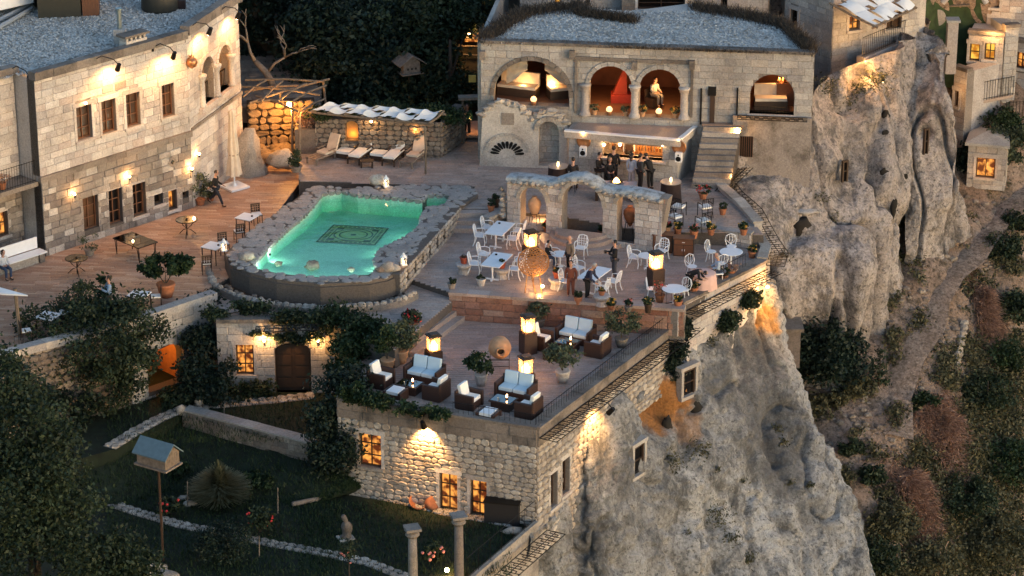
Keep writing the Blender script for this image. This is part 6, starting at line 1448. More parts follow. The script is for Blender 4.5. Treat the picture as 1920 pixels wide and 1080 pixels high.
o = thing('hanging_bulb','bright bulb hanging under the rustic pergola','lamp',PG_); MB().ball((0,0,0),.13,10).build('bulb',M['bulb'],o); MB().rod((0,0,.1),(0,0,.6),.01).build('cord',M['iron'],o)
# rockery under the pergola, retaining block wall, dark slab patio behind
m_ock = stone('ochre_rock',[(.28,.20,.12),(.33,.24,.15),(.22,.16,.10)],dirt=(.09,.065,.045),dirt_amt=.5,bump=.9); M['ochre'] = m_ock
PG = Plane(P(466,268,DECK),P(592,262,DECK)); t = thing('rockery_wall','ochre rock wall lit orange under the pergola','rock wall',(PG.a.x,PG.a.y,DECK)); m = MB(); pbox(m,PG,0,PG.L,-.2,2.55,-.5,0); m.build('core',M['soil'],t,world=True)
bl = blocks_on(PG,0,PG.L,.2,2.6,(.16,.5),(.2,.8),.13,rub=True); emit(bl,t,m_ock,limit=90)
for i in range(38):
 x,y = rr.uniform(465,545),rr.uniform(266,298); s = rr.uniform(.2,.42); o = MB().rock((0,0,0),s,9,(1.2,1,.8),i,.35).build('rock',m_ock,t,True); o.location = P(x,y,.3) - t.location
o = MB().rock((0,0,0),.55,12,(1.3,.8,.8),5,.3).build('boulder',M['rubble'],None,True); o.location = P(527,300,.6); tag(o,'large pale boulder beside the pergola post','rock')
o = MB().rock((0,0,0),1.0,14,(.85,.8,1.35),8,.35).build('rock_outcrop',M['rubble'],None,True); o.location = P(462,305,.5); tag(o,'tall grey rock outcrop between the mansion and the rockery','rock')
o = MB().rock((0,0,0),.55,10,(.55,.5,1.25),4,.2).build('leaning_rock',M['field'],None,True); o.location = P(490,318,.2); o.rotation_euler = (0,-.3,0); tag(o,'narrow dark slab of rock leaning beside the grey outcrop','rock')
o = MB().rock((0,0,0),.95,12,(.8,.8,1.0),18,.35).build('rock_outcrop',M['lichen'],None,True); o.location = P(408,318,.2); tag(o,'brown rock foot of the mansion behind the closed parasol','rock')
pat = [P(452,200,2.3),P(600,200,2.3),P(606,105,2.3),P(440,100,2.3)]
pt_ = struct(prism_poly('slab_patio',[p[:2] for p in pat],1.5,2.25,M['mortar_dark'])); emit(tiles_on([p[:2] for p in pat],2.25,.25,(.5,.8),.45),pt_,M['field'],'paving_slab',200,'paving_slabs')
bwl = Plane(P(556,262,1.0),P(596,262,1.0)); t = thing('planter_block','low dark block with an orange flowered planting on top by the pavilion','planter',P(576,288,DECK)); MB().box((0,.4,.6),(1.1,.9,1.2)).build('body',M['field'],t); crown(t,[(0,.4,1.5,.5,.35,.35)],700,.07,M['leaf_rust'],5,name='foliage')
lamp('planter_light',P(576,288,DECK) + Vector((-.1,-.6,2.1)),35,AMBER,.06)
t = thing('garden_gateway','narrow lit gateway between the garden wall and the hall','gate',P(884,268,DECK)); MB().tube([(-.35,0,0),(-.4,0,2.2)],.06).build('post',M['wood_pole'],t); MB().tube([(.42,0,0),(.4,0,2.2)],.06).build('post',M['wood_pole'],t); MB().box((0,0,2.25),(1.2,.5,.12),.1).build('lintel',M['wood_grey'],t); MB().box((.05,.2,3.1),(.34,.05,.34),0).build('sign',plain('yellow_sign',(.35,.25,.06),.6),t)
lamp('gate_light',P(884,262,DECK) + Vector((0,.3,.9)),34,WARM,.06,t)
m = MB(); m.box((0,1.4,.2),(1.0,2.2,.1)); m.build('threshold',M['tile_warm'],t)
# ================================================================= FURNITURE AND SMALL THINGS
R_ = math.radians
rr = random.Random(77)
def wchair():                     # white cast garden chair, faces -y
 t = thing('garden_chair','','chair',group='white garden chairs'); w = M['white']
 s = MB(); s.box((0,0,.44),(.46,.44,.03)); s.build('seat',w,t)
 for x in (-.2,.2):
  MB().tube([(x,-.19,.43),(x * 1.05,-.23,.2),(x * 1.1,-.20,0)],.024,5).build('leg',w,t)
  MB().tube([(x,.19,.43),(x * 1.05,.22,.2),(x * 1.1,.30,0)],.024,5).build('leg',w,t)
  MB().tube([(x * 1.15,.2,.66),(x * 1.25,-.02,.68),(x * 1.2,-.17,.64),(x * 1.1,-.19,.45)],.02,5).build('armrest',w,t)
 b = MB(); b.tube([(-.22,.2,.45),(-.23,.26,.72),(-.17,.30,.88),(0,.31,.92),(.17,.30,.88),(.23,.26,.72),(.22,.2,.45)],.024,5)
 for i in range(4): b.rod((-.16 + i * .107,.22,.47),(-.16 + i * .107,.29,.88),.012,n=4)
 for z in (.56,.66,.76): b.rod((-.21,.22 + (z - .45) * .13,z),(.21,.22 + (z - .45) * .13,z),.012,n=4)
 b.build('backrest',w,t); return t
def lchair():                     # white chair with a fan shaped loop back
 t = thing('loop_back_chair','','chair',group='white loop back chairs'); w = M['white']
 MB().lathe([(.2,.43),(.22,.45),(.2,.47)],14).build('seat',w,t)
 for i in range(4): a = PI / 4 + i * PI / 2; MB().tube([(.15 * math.cos(a),.15 * math.sin(a),.44),(.2 * math.cos(a),.2 * math.sin(a),.2),(.24 * math.cos(a),.24 * math.sin(a),0)],.017,5).build('leg',w,t)
 b = MB(); b.tube([(-.18,.15,.45),(-.25,.2,.68),(-.2,.22,.86),(0,.23,.94),(.2,.22,.86),(.25,.2,.68),(.18,.15,.45)],.018,5)
 for a in (-.5,-.18,.18,.5): b.tube([(0,.16,.47),(a * .38,.2,.66),(a * .3,.22,.88)],.012,4)
 b.build('backrest',w,t); return t
def dchair():                     # dark bistro chair with a pale pad
 t = thing('bistro_chair','','chair',group='dark bistro chairs'); w = M['wood_dark']
 MB().box((0,0,.44),(.44,.42,.03)).build('seat',w,t); MB().box((0,0,.475),(.4,.38,.04)).build('seat_pad',M['cushion'],t)
 for x in (-.19,.19):
  MB().rod((x,-.18,.43),(x,-.2,0),.02,n=4).build('leg',w,t); MB().tube([(x,.24,.86),(x,.2,.45),(x,.22,0)],.02,4).build('leg',w,t)
 b = MB()
 for i in range(3):
  for j in range(4): b.box((-.15 + j * .1,.21 + i * .012,.58 + i * .1),(.08,.02,.08))
 b.box((0,.24,.86),(.42,.03,.05)).box((0,.21,.53),(.42,.02,.03)); b.build('backrest',w,t); return t
def bchair():                     # black iron armchair with pale cushions
 t = thing('iron_armchair','','chair',group='black iron armchairs'); w = M['iron']
 MB().box((0,0,.46),(.46,.46,.1)).build('cushion',M['cushion'],t)
 for x in (-.25,.25): MB().tube([(x,-.26,0),(x,-.25,.62),(x,.22,.64)],.02,5).build('leg',w,t); MB().tube([(x,.3,0),(x,.22,.42),(x,.32,.92)],.02,5).build('leg',w,t)
 b = MB(); b.rod((-.25,.32,.92),(.25,.32,.92),.02).rod((-.25,.22,.42),(.25,.22,.42),.018).rod((-.25,-.25,.4),(.25,-.25,.4),.018)
 for i in range(5): b.rod((-.18 + i * .09,.22,.42),(-.18 + i * .09,.32,.92),.01,n=4)
 b.build('backrest',w,t); return t
def loveseat(w=1.45,col='cushion',nm='rattan_loveseat',n=2):
 def f():
  t = thing(nm,'','sofa' if n == 2 else 'armchair',group='rattan lounge seats'); r = M['rattan']
  MB().box((0,0,.16),(w,.74,.32)).build('base',r,t); MB().box((0,.36,.38),(w,.1,.72)).build('back_frame',r,t)
  for x in (-1,1): MB().box((x * (w / 2 - .04),-.03,.32),(.12,.80,.64)).build('arm',r,t)
  cw = (w - .26) / n
  for i in range(n):
   x = -w / 2 + .13 + cw * (i + .5); o = MB(); o.box((x,-.06,.40),(cw - .03,.62,.16)).build('seat_cushion',M[col],t)
   b = MB(); b.box((0,0,0),(cw - .04,.16,.5)); q = b.build('back_cushion',M[col],t); q.location = (x,.24,.70); q.rotation_euler = (-.22,0,rr.uniform(-.06,.06))
  for o in list(t.children):
   bv = o.modifiers.new('soft','BEVEL'); bv.width = .03; bv.segments = 2
  return t
 return f
def rtable(r=.5,col='white',h=.74,nm='round_table'):
 def f():
  t = thing(nm,'','table'); MB().lathe([(r * .96,h - .03),(r,h - .01),(r * .98,h)],24).build('tabletop',M[col],t)
  MB().lathe([(.2,.02),(.05,.08),(.035,.3),(.05,.4),(.035,h - .05),(.12,h - .03)],10).build('pedestal',M['white'],t)
  for i in range(3): a = i * 2.09; MB().tube([(0,0,.1),(.2 * math.cos(a),.2 * math.sin(a),.09),(.3 * math.cos(a),.3 * math.sin(a),.01)],.022,5).build('foot',M['white'],t)
  return t
 return f
def recttable():
 t = thing('dining_table','','table',group='white rectangular dining tables'); MB().box((0,0,.735),(1.65,.84,.035)).build('tabletop',M['white_cloth'],t)
 for x in (-.5,.5):
  m = MB(); m.lathe([(.05,.1),(.03,.3),(.05,.5),(.03,.7)],8,(x,0,0)); m.build('pedestal',M['white'],t); MB().box((x,0,.06),(.08,.55,.05)).box((x,0,.03),(.3,.08,.05)).build('foot',M['white'],t)
 MB().lathe([(.05,.753),(.055,.80),(.03,.81)],8,(.5,.2,0)).build('ashtray',M['iron'],t); return t
def sqtable():
 t = thing('square_table','','table',group='square white courtyard tables'); MB().box((0,0,.735),(.78,.78,.035)).build('tabletop',M['white'],t); MB().box((0,0,.705),(.74,.74,.03)).build('frame',M['iron'],t)
 for x in (-.34,.34):
  for y in (-.34,.34): MB().rod((x,y,0),(x,y,.7),.022,n=4).build('leg',M['iron'],t)
 MB().lathe([(.05,.753),(.05,.80)],8,(.2,.1,0)).build('ashtray',M['iron'],t); return t
def gtable():
 t = thing('round_glass_table','','table',group='round glass garden tables'); MB().lathe([(.47,.72),(.47,.735)],24).build('glass_top',M['tglass'],t)
 m = MB(); m.tube([(.47 * math.cos(i * PI / 12),.47 * math.sin(i * PI / 12),.72) for i in range(25)],.018,5); m.build('rim',M['iron'],t)
 for i in range(3): a = i * 2.09 + .5; c,s = math.cos(a),math.sin(a); MB().tube([(.42 * c,.42 * s,.70),(.2 * c,.2 * s,.42),(.02 * c,.02 * s,.3),(.2 * c,.2 * s,.22),(.42 * c,.42 * s,.0)],.018,5).build('leg',M['iron'],t)
 MB().rod((0,0,0),(0,0,.7),.022).build('stem',M['iron'],t); MB().lathe([(.05,.737),(.06,.79)],8).build('ashtray',M['iron'],t); return t
def firelantern(hb,gh=.62,w=.42,pw=130):
 def f():
  t = thing('fire_lantern','','fire lantern',group='glass fire lanterns'); MB().box((0,0,hb / 2),(w + .14,w + .14,hb)).build('base',M['rattan'],t); MB().box((0,0,hb + .02),(w + .06,w + .06,.04)).build('tray',M['wood_frame'],t)
  g_ = MB();
  for s in (-1,1): g_.box((s * w / 2,0,hb + .04 + gh / 2),(.012,w,gh)).box((0,s * w / 2,hb + .04 + gh / 2),(w - .03,.012,gh))
  g_.build('glass',M['fire_glass'],t);
  for x in (-1,1):
   for y in (-1,1): MB().rod((x * w / 2,y * w / 2,hb + .04),(x * w / 2,y * w / 2,hb + .06 + gh),.014,n=4).build('corner_post',M['wood_frame'],t)
  MB().box((0,0,hb + gh + .08),(w + .1,w + .1,.06)).box((0,0,hb + gh + .13),(w - .1,w - .1,.04)).build('lid',M['wood_dark'],t)
  for i in range(7):
   a = i * .9; x,y = .11 * math.cos(a),.11 * math.sin(a); h = rr.uniform(.2,.42)
   m = MB(); m.tube([(x,y,hb + .06),(x * 1.3,y * 1.3,hb + .06 + h * .35),(x * .7 + rr.uniform(-.04,.04),y * .7,hb + .06 + h * .75),(x * .5,y * .5,hb + .06 + h)],.075,6,.004); m.build('flame',M['flame'],t,True)
  return t
 return f
FL = []
def fire(px,py,z,fam,hb,label,pw=55,rz=.45): o = fam((*P(px,py,z),),rz,label); lamp('fire_light',P(px,py,z) + Vector((0,0,hb + .36)),pw,(1,.42,.12),.14); return o
def place(fam,px,py,z,deg,label,scale=None): return fam(tuple(P(px,py,z)),R_(deg),label,scale)
W_,L_c,D_c,B_c = Fam(wchair),Fam(lchair),Fam(dchair),Fam(bchair)
RT = Fam(recttable)
for x,y,a,l in ((937,458,70,'long pale blue dining table nearest the lit steps'),(931,518,70,'long pale blue dining table behind the carved stones'),(1113,544,62,'long pale dining table by the man in the navy jacket')): place(RT,x,y,0,a,l)
for x,y,a,l in ((901,459,80,'white garden chair at the near left of the table by the lit steps'),(915,444,75,'white garden chair at the far left of the table by the lit steps'),(962,465,-105,'white garden chair at the near right of the table by the lit steps'),(973,450,-105,'white garden chair at the far right of the table by the lit steps'),
 (891,512,80,'white garden chair at the near left of the second table from the lit steps'),(908,494,75,'white garden chair at the far left of the second table from the lit steps'),(966,522,-108,'white garden chair at the near right of the second table, beside the pierced disc'),(976,505,-110,'white garden chair half hidden behind the pierced disc'),
 (1062,545,65,'white garden chair behind the person in red brown'),(1084,520,50,'white garden chair at the far end left of the navy jacket man\'s table'),(1128,560,-120,'white garden chair at the near right of the navy jacket man\'s table'),(1150,545,-118,'white garden chair right of the navy jacket man\'s table'),
 (1089,482,-20,'white garden chair standing alone behind the man in tan'),(1038,496,60,'white garden chair beside the seated boy'),(1190,500,70,'white garden chair left of the small round table behind the tall lantern'),(1240,488,-30,'white garden chair between the small round table and the cabinets')): place(W_,x,y,0,a,l)
for x,y,a,l in ((1333,490,60,'white loop back chair left of the far round table'),(1371,480,5,'white loop back chair behind the far round table'),(1351,512,200,'white loop back chair on the near side of the far round table'),(1297,518,30,'white loop back chair behind the cloth covered table'),(1282,562,-40,'white loop back chair right of the near round table, by the bending person'),(1221,560,85,'white loop back chair left of the near round table')): place(L_c,x,y,0,a,l)
RTb = Fam(rtable(.5)); o = place(RTb,1370,502,0,0,'white round table at the far right corner of the terrace'); o['group'] = 'round white terrace tables'; place(RTb,1263,572,0,0,'white round table at the front corner of the terrace'); place(RTb,1213,503,0,0,'small white round table behind the tall fire lantern',.8); place(RTb,1050,500,0,0,'small white table between the seated boy and the man in tan',.8)
t = thing('cloth_table','round table under a pink white cloth between two seated guests','table',P(1317,542,0)); m = MB(); prof = [(.62,.1),(.58,.4),(.55,.72),(.5,.75),(.01,.76)]
vs = []; n = 28
for r,z in prof:
 for i in range(n): a = 2 * PI * i / n; k = 1 + .05 * math.sin(i * 2.2) * (1 if z < .6 else .1); vs.append((r * k * math.cos(a),r * k * math.sin(a),z))
m.add(vs,[(k * n + i,k * n + (i + 1) % n,k * n + n + (i + 1) % n,k * n + n + i) for k in range(4) for i in range(n)]); m.build('tablecloth',plain('pink_cloth',(.62,.40,.34),.85,var=.08),t,True); MB().rod((0,0,0),(0,0,.7),.05).build('pedestal',M['white'],t)
# lounge seats
LB = Fam(loveseat(1.5,'blue_cushion','rattan_loveseat',2)); A_ = Fam(loveseat(.86,'cushion','rattan_armchair',1))
for x,y,l in ((797,714,'rattan loveseat with blue white cushions at the left of the lounge, behind a coffee table'),(968,744,'rattan loveseat with pale cushions in front of the lower fire lantern'),(1080,640,'rattan loveseat with pinkish white cushions at the back right of the lounge')): place(LB,x,y,LNG,-27,l)
for x,y,a,l in ((714,722,62,'rattan armchair at the far left of the lounge, by the potted shrubs'),(819,745,-118,'rattan armchair backing the middle of the lounge front'),(879,762,62,'rattan armchair left of the front coffee table'),(992,778,-118,'rattan armchair at the front right corner of the lounge'),(1121,664,-118,'rattan armchair at the right edge by the railing'),(1012,650,62,'reddish lit rattan armchair behind the tall fire lantern')): place(A_,x,y,LNG,a,l)
def ottoman():
 t = thing('rattan_ottoman','','ottoman',group='rattan ottomans'); MB().box((0,0,.15),(.62,.66,.3)).build('base',M['rattan'],t); MB().box((0,0,.36),(.5,.62,.12)).build('cushion',M['white_cloth'],t)
 for x in (-1,1): MB().box((x * .34,0,.2),(.1,.68,.4)).build('side',M['rattan'],t)
 return t
def coffee():
 t = thing('coffee_table','','table',group='rattan coffee tables'); MB().box((0,0,.16),(.8,.62,.32)).build('base',M['rattan'],t); MB().box((0,0,.35),(.95,.72,.05)).build('frame',M['rattan'],t); MB().box((0,0,.385),(.85,.62,.012)).build('glass_top',M['tglass'],t)
 MB().lathe([(.05,.39),(.06,.45),(.02,.47)],8,(.12,.05,0)).build('candle_holder',M['copper'],t); MB().lathe([(.035,.47),(.03,.56),(.001,.60)],8,(.12,.05,0)).build('candle',M['candle'],t); MB().lathe([(.05,.39),(.05,.46)],8,(-.15,-.08,0)).build('glass_cup',M['glass'],t); return t
OT,CT = Fam(ottoman),Fam(coffee)
for x,y,l in ((742,748,'ottoman with a white cushion behind the vines at the lounge front'),(916,788,'ottoman with a white cushion at the front railing'),(1041,672,'ottoman with a white cushion in front of the back coffee table')): place(OT,x,y,LNG,-27,l)
for x,y,l in ((768,735,'rattan coffee table with a candle between the left lounge seats'),(944,765,'rattan coffee table with a candle in the front group'),(1064,656,'rattan coffee table with glasses and candle in the back right group')): place(CT,x,y,LNG,-27,l); lamp('candle_light',P(x,y,LNG) + Vector((.12,0,.75)),3.5,WARM,.03)
fa,fb_ = Fam(firelantern(.36,.58,.42)),Fam(firelantern(.92,.6,.42))
fire(813,672,LNG,fa,.36,'low glass fire lantern beside the left lounge loveseat',30); fire(986,714,LNG,fa,.36,'low glass fire lantern behind the front loveseat'); fire(990,661,LNG,fb_,.92,'tall glass fire lantern standing at the back of the lounge'); fire(1229,541,0,fb_,.92,'tall glass fire lantern near the front edge of the dining terrace',75); fire(995,476,0,fa,.36,'low glass fire lantern behind the pierced disc')
# pierced metal disc on legs
t = thing('pierced_disc','large pierced brass disc on a three legged stand, lit from below','ornament',P(1000,545,0)); m = MB(); CZ_ = 1.28; br = plain('pierced_brass',(.30,.16,.07),.45,.6,scale=10,var=.4)
for r0,r1,n in ((.60,.66,40),(.40,.43,32),(.18,.21,24),(0.0,.06,12)):
 for y_ in (0,):
  vs = [(r * math.cos(2 * PI * i / n),-.05 * (1 - r / .7),CZ_ + r * math.sin(2 * PI * i / n)) for i in range(n) for r in (r0,r1)] + [(r * math.cos(2 * PI * i / n),.03,CZ_ + r * math.sin(2 * PI * i / n)) for i in range(n) for r in (r0,r1)]
  f = []
  for i in range(n): j = (i + 1) % n; f += [(2 * i,2 * j,2 * j + 1,2 * i + 1),(2 * n + 2 * i,2 * n + 2 * i + 1,2 * n + 2 * j + 1,2 * n + 2 * j),(2 * i + 1,2 * j + 1,2 * n + 2 * j + 1,2 * n + 2 * i + 1)]
  m.add(vs,f)
m.build('rim',br,t)
for rad,n,s in ((.515,22,.075),(.305,14,.085),(.12,7,.05)):
 for i in range(n):
  a = 2 * PI * i / n; q = MB(); cx,cz = rad * math.cos(a),CZ_ + rad * math.sin(a); vs = []
  for k in range(8):
   b = 2 * PI * k / 8
   for f in (s * .55,s): vs.append((cx + f * math.cos(b),-.04 * (1 - rad / .7),cz + f * math.sin(b)))
  q.add(vs,[(2 * k,2 * ((k + 1) % 8),2 * ((k + 1) % 8) + 1,2 * k + 1) for k in range(8)]); q.add([(v_[0],.02,v_[2]) for v_ in vs],[(2 * k,2 * ((k + 1) % 8),2 * ((k + 1) % 8) + 1,2 * k + 1) for k in range(8)]); q.build('pierced_ring',br,t)
for a,b in (((-.25,.02,.75),(-.35,-.3,0)),((.25,.02,.75),(.35,-.3,0)),((0,.05,.8),(0,.5,0)),((-.1,0,.7),(.1,-.35,.02))): MB().rod(a,b,.028,n=6).build('leg',br,t)
MB().ball((.38,-.2,.28),.07,8).build('bulb',M['bulb'],t); lamp('disc_light',P(1000,545,0) + Vector((.25,-.55,.35)),42,WARM,.06,t); lamp('disc_light',P(1000,545,0) + Vector((-.05,.45,.5)),20,WARM,.06,t)
def amphora(h,r): return [(.03,0),(r * .35,h * .12),(r * .8,h * .4),(r,h * .62),(r * .93,h * .78),(r * .55,h * .9),(r * .36,h * .94),(r * .42,h),(r * .34,h)]
for x,y,z,h,r,c,l in ((1002,420,.45,1.0,.29,'clay','pale clay amphora on an iron stand in the left arch'),(1181,436,.45,.95,.30,'terra','reddish clay amphora on an iron stand in the right arch')):
 t = thing('amphora',l,'amphora',P(x,y,z)); MB().lathe(amphora(h,r),18,(0,0,.28)).build('jar',M[c],t,True)
 s = MB(); s.tube([(.2 * math.cos(i * PI / 6),.2 * math.sin(i * PI / 6),.5) for i in range(13)],.014,4); s.build('ring',M['iron'],t)
 for i in range(4): a = i * PI / 2 + .4; MB().rod((.2 * math.cos(a),.2 * math.sin(a),.5),(.27 * math.cos(a),.27 * math.sin(a),0),.014,n=4).build('leg',M['iron'],t)
 if c == 'clay': lamp('amphora_light',P(x,y,z) + Vector((.28,.35,.25)),26,WARM,.04,t); lamp('amphora_light',P(x,y,z) + Vector((0,-.1,1.75)),8,WARM,.04,t)
 else: lamp('amphora_light',P(x,y,z) + Vector((0,-.1,1.65)),8,WARM,.03,t)
t = thing('round_plinth','round stone plinth under the pale amphora','plinth',P(1002,424,0)); MB().lathe([(.75,0),(.78,.4),(.74,.45),(.0,.45)],22).build('drum',M['ashlar'],t)
t = thing('lying_jar','big round clay jar lying on an iron frame with its dark mouth forward','jar',P(937,688,LNG));
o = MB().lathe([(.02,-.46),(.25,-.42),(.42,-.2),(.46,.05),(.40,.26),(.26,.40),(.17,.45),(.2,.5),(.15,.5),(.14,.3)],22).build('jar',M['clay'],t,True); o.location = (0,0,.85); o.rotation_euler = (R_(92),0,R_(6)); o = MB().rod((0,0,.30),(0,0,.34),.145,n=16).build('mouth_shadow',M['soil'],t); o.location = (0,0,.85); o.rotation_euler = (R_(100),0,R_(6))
for x in (-.38,.38):
 for y in (-.3,.3): MB().rod((x,y,0),(x,y,.48),.014,n=4).build('leg',M['iron'],t)
m = MB()
for z in (.46,.16):
 for a,b in (((-.38,-.3),(.38,-.3)),((.38,-.3),(.38,.3)),((.38,.3),(-.38,.3)),((-.38,.3),(-.38,-.3))): m.rod((*a,z),(*b,z),.013,n=4)
m.build('frame',M['iron'],t)
for x,y,l in ((1257,382,'tall round table under a floor length dark cloth right of the arcade'),(1046,352,'tall round table under a dark cloth with a candle behind the arcade')):
 t = thing('cloth_bar_table',l,'table',P(x,y,DECK),0,'dark cloth covered bar tables'); m = MB(); n = 32; vs = []
 for r,z in ((.5,0),(.46,.5),(.43,1.02)):
  for i in range(n): k = 1 + .045 * math.sin(i * PI / 2) * (1.3 - z); vs.append((r * k * math.cos(2 * PI * i / n),r * k * math.sin(2 * PI * i / n),z))
 m.add(vs,[(k * n + i,k * n + (i + 1) % n,k * n + n + (i + 1) % n,k * n + n + i) for k in range(2) for i in range(n)]); m.build('tablecloth',M['black_cloth'],t,True)
 MB().lathe([(.46,1.02),(.47,1.05),(0.001,1.055)],28).build('tabletop',plain('zinc_top',(.22,.22,.22),.4),t); MB().lathe([(.06,1.055),(.08,1.15),(.05,1.25)],10).build('glass_shade',M['glass'],t); MB().lathe([(.035,1.06),(.03,1.18),(.001,1.22)],8).build('candle',M['candle'],t); lamp('candle_light',P(x,y,DECK) + Vector((.0,-.12,1.45)),5,WARM,.03,t)
t = thing('fire_table','low grey table with a small burning fire bowl in front of the bar','fire table',P(1153,374,DECK),-.1); MB().box((0,0,.72),(1.9,.75,.06)).build('tabletop',plain('slate_top',(.20,.24,.27),.5),t)
for x in (-.8,.8): MB().box((x,0,.35),(.12,.6,.7)).build('leg',M['wood_dark'],t)
MB().lathe([(.12,.75),(.3,.84),(.28,.86),(.05,.8)],14,(.05,0,0)).build('bowl',M['iron'],t)
for i in range(5): a = i * 1.3; MB().tube([(.05 + .12 * math.cos(a),.12 * math.sin(a),.82),(.05 + .08 * math.cos(a),.06 * math.sin(a),.95),(.05,0,1.05)],.06,6,.006).build('flame',M['flame'],t,True)
lamp('fire_light',P(1155,374,DECK) + Vector((.05,0,1.15)),16,(1,.3,.1),.08,t)
for x,y,a,l in ((1272,405,150,'black iron armchair with a white cushion just right of the arcade, far one'),(1265,424,130,'black iron armchair with a white cushion just right of the arcade, near one'),(1322,406,200,'black iron armchair with a white cushion by the flower pots, far one'),(1318,432,-150,'black iron armchair with a white cushion by the flower pots, near one')): place(B_c,x,y,DECK,a,l)
def cabinet():
 t = thing('wooden_cabinet','','cabinet',group='brown cabinets'); MB().box((0,.22,.4),(.86,.44,.8)).build('body',M['wood_dark'],t); MB().box((0,.2,.815),(.92,.52,.035)).build('top',M['wood_frame'],t)
 for x in (-.21,.21): d = MB().box((x,-.012,.28),(.39,.02,.46)).build('door',M['wood_frame'],t); MB().box((x * .25,-.03,.3),(.02,.02,.09)).build('handle',M['white'],d)
 d = MB().box((0,-.012,.65),(.8,.02,.22)).build('drawer',M['wood_frame'],t); MB().box((0,-.03,.65),(.12,.02,.02)).build('handle',M['white'],d); return t
CB_ = Fam(cabinet); place(CB_,1242,474,0,-8,'brown wooden cabinet next to the arcade'); place(CB_,1281,481,0,-8,'brown wooden cabinet with bright handles, the right one of the two')
# loungers
def lounger(pad):
 def f():
  t = thing('sun_lounger','','sun lounger',group='sun loungers'); fr = M['wood_dark'] if pad else M['wood_grey']; c = M['cushion'] if pad else M['beige']
  for x in (-.29,.29): MB().box((x,-.35,.3),(.05,1.5,.07)).build('side_rail',fr,t); MB().box((x,-1.0,.14),(.06,.06,.28)).build('leg',fr,t); MB().box((x,.25,.14),(.06,.06,.28)).build('leg',fr,t); MB().box((x * 1.15,.05,.52),(.06,.5,.04)).build('armrest',fr,t)
  for i in range(7): MB().box((0,-1.0 + i * .17,.32),(.54,.11,.03)).build('slat',fr,t)
  o = MB().box((0,0,0),(.56,.09,.85)).build('backrest',c,t); o.location = (0,.52,.68); o.rotation_euler = (-.42,0,0)
  (MB().box((0,-.38,.39),(.56,1.15 if pad else .55,.09)).build('seat_pad',c,t)).location = (0,0 if pad else .3,0); return t
 return f
Lp,Lc_ = Fam(lounger(True)),Fam(lounger(False))
place(Lc_,612,298,DECK,-38,'bare wooden deck chair with beige canvas, leftmost under the canopy'); place(Lp,680,296,DECK,-22,'sun lounger with a cream pad, left one of the padded pair'); place(Lp,742,299,DECK,-18,'sun lounger with a cream pad, right one of the padded pair'); place(Lc_,778,303,DECK,-22,'bare wooden deck chair with beige canvas, rightmost under the canopy')
def pouf():
 t = thing('padded_stool','','stool',group='padded low stools'); MB().box((0,0,.15),(.62,.62,.2)).build('frame',M['wood_dark'],t); MB().box((0,0,.32),(.66,.62,.12)).build('cushion',M['cushion'],t); return t
PF = Fam(pouf); place(PF,648,295,DECK,-20,'low cream padded stool left of the left padded lounger'); place(PF,711,299,DECK,-20,'low cream padded stool between the two padded loungers')
t = thing('slatted_crate','small dark slatted table on the deck in front of the loungers','table',P(688,313,DECK)); MB().box((0,0,.3),(.6,.4,.04)).build('tabletop',M['wood_dark'],t)
for x in (-.25,.25): MB().box((x,0,.14),(.06,.36,.28)).build('leg',M['wood_dark'],t)
# courtyard
GT = Fam(gtable); place(GT,351,441,0,0,'round glass table with a small lamp near the mansion windows'); place(GT,145,514,0,20,'round glass table near the white bench')
ST = Fam(sqtable)
for x,y,a,l in ((464,436,-28,'square white table beside the pool wall, the far one'),(401,491,-28,'square white table with a lantern beside the pool corner'),(262,583,-20,'square white table behind the potted oleander at the courtyard edge'),(92,624,-25,'square white table at the lower left by the railing')): place(ST,x,y,0,a,l)
for x,y,a,l in ((482,420,20,'dark bistro chair behind the far square table by the pool'),(449,452,200,'dark bistro chair in front of the far square table'),(420,475,20,'dark bistro chair behind the lantern table'),(388,512,190,'dark bistro chair in front of the lantern table, nearest the oleander'),(293,575,-80,'dark bistro chair right of the table behind the oleander'),(118,606,-30,'dark bistro chair right of the lower left table'),(50,640,110,'dark bistro chair left of the lower left table')): place(D_c,x,y,0,a,l)
t = thing('long_glass_table','long dark glass table on splayed iron legs with one tea light','table',P(255,480,0),R_(-44)); MB().box((0,0,.74),(1.75,1.05,.02)).build('glass_top',M['tglass'],t)
m = MB();
for a,b in (((-.87,-.52),(.87,-.52)),((.87,-.52),(.87,.52)),((.87,.52),(-.87,.52)),((-.87,.52),(-.87,-.52)),((-.4,-.52),(-.4,.52)),((.4,-.52),(.4,.52))): m.rod((*a,.725),(*b,.725),.022,n=4)
m.build('frame',M['iron'],t)
for x in (-.8,.8):
 for y in (-.47,.47): q = MB(); q.rod((x,y,.72),(x * .96,y * .9,0),.024,n=4).rod((x * .85,y,.72),(x * .95,y * .9,0),.02,n=4); q.build('leg',M['iron'],t)
MB().lathe([(.04,.755),(.04,.8),(.001,.83)],8,(.1,-.2,0)).build('tea_light',M['candle'],t)
b0_,b1_ = P(16,514,0),P(90,490,0); BL = Plane(b0_,b1_); t = thing('white_bench','long white painted bench with a high back against the mansion wing','bench',b0_)
for nm,a in (('seat',(-1.2,BL.L,.40,.46,-.55,.0)),('backrest',(-1.2,BL.L - .1,.5,1.0,-.62,-.56)),('base',(-1.0,BL.L - .4,0,.39,-.5,-.12))): m = MB(); pbox(m,BL,*a); m.build(nm,M['white'] if nm != 'base' else M['rubble'],t,world=True)
m = MB(); pbox(m,BL,BL.L - .35,BL.L - .1,0,.39,-.5,-.05); m.build('leg',M['field'],t,world=True)
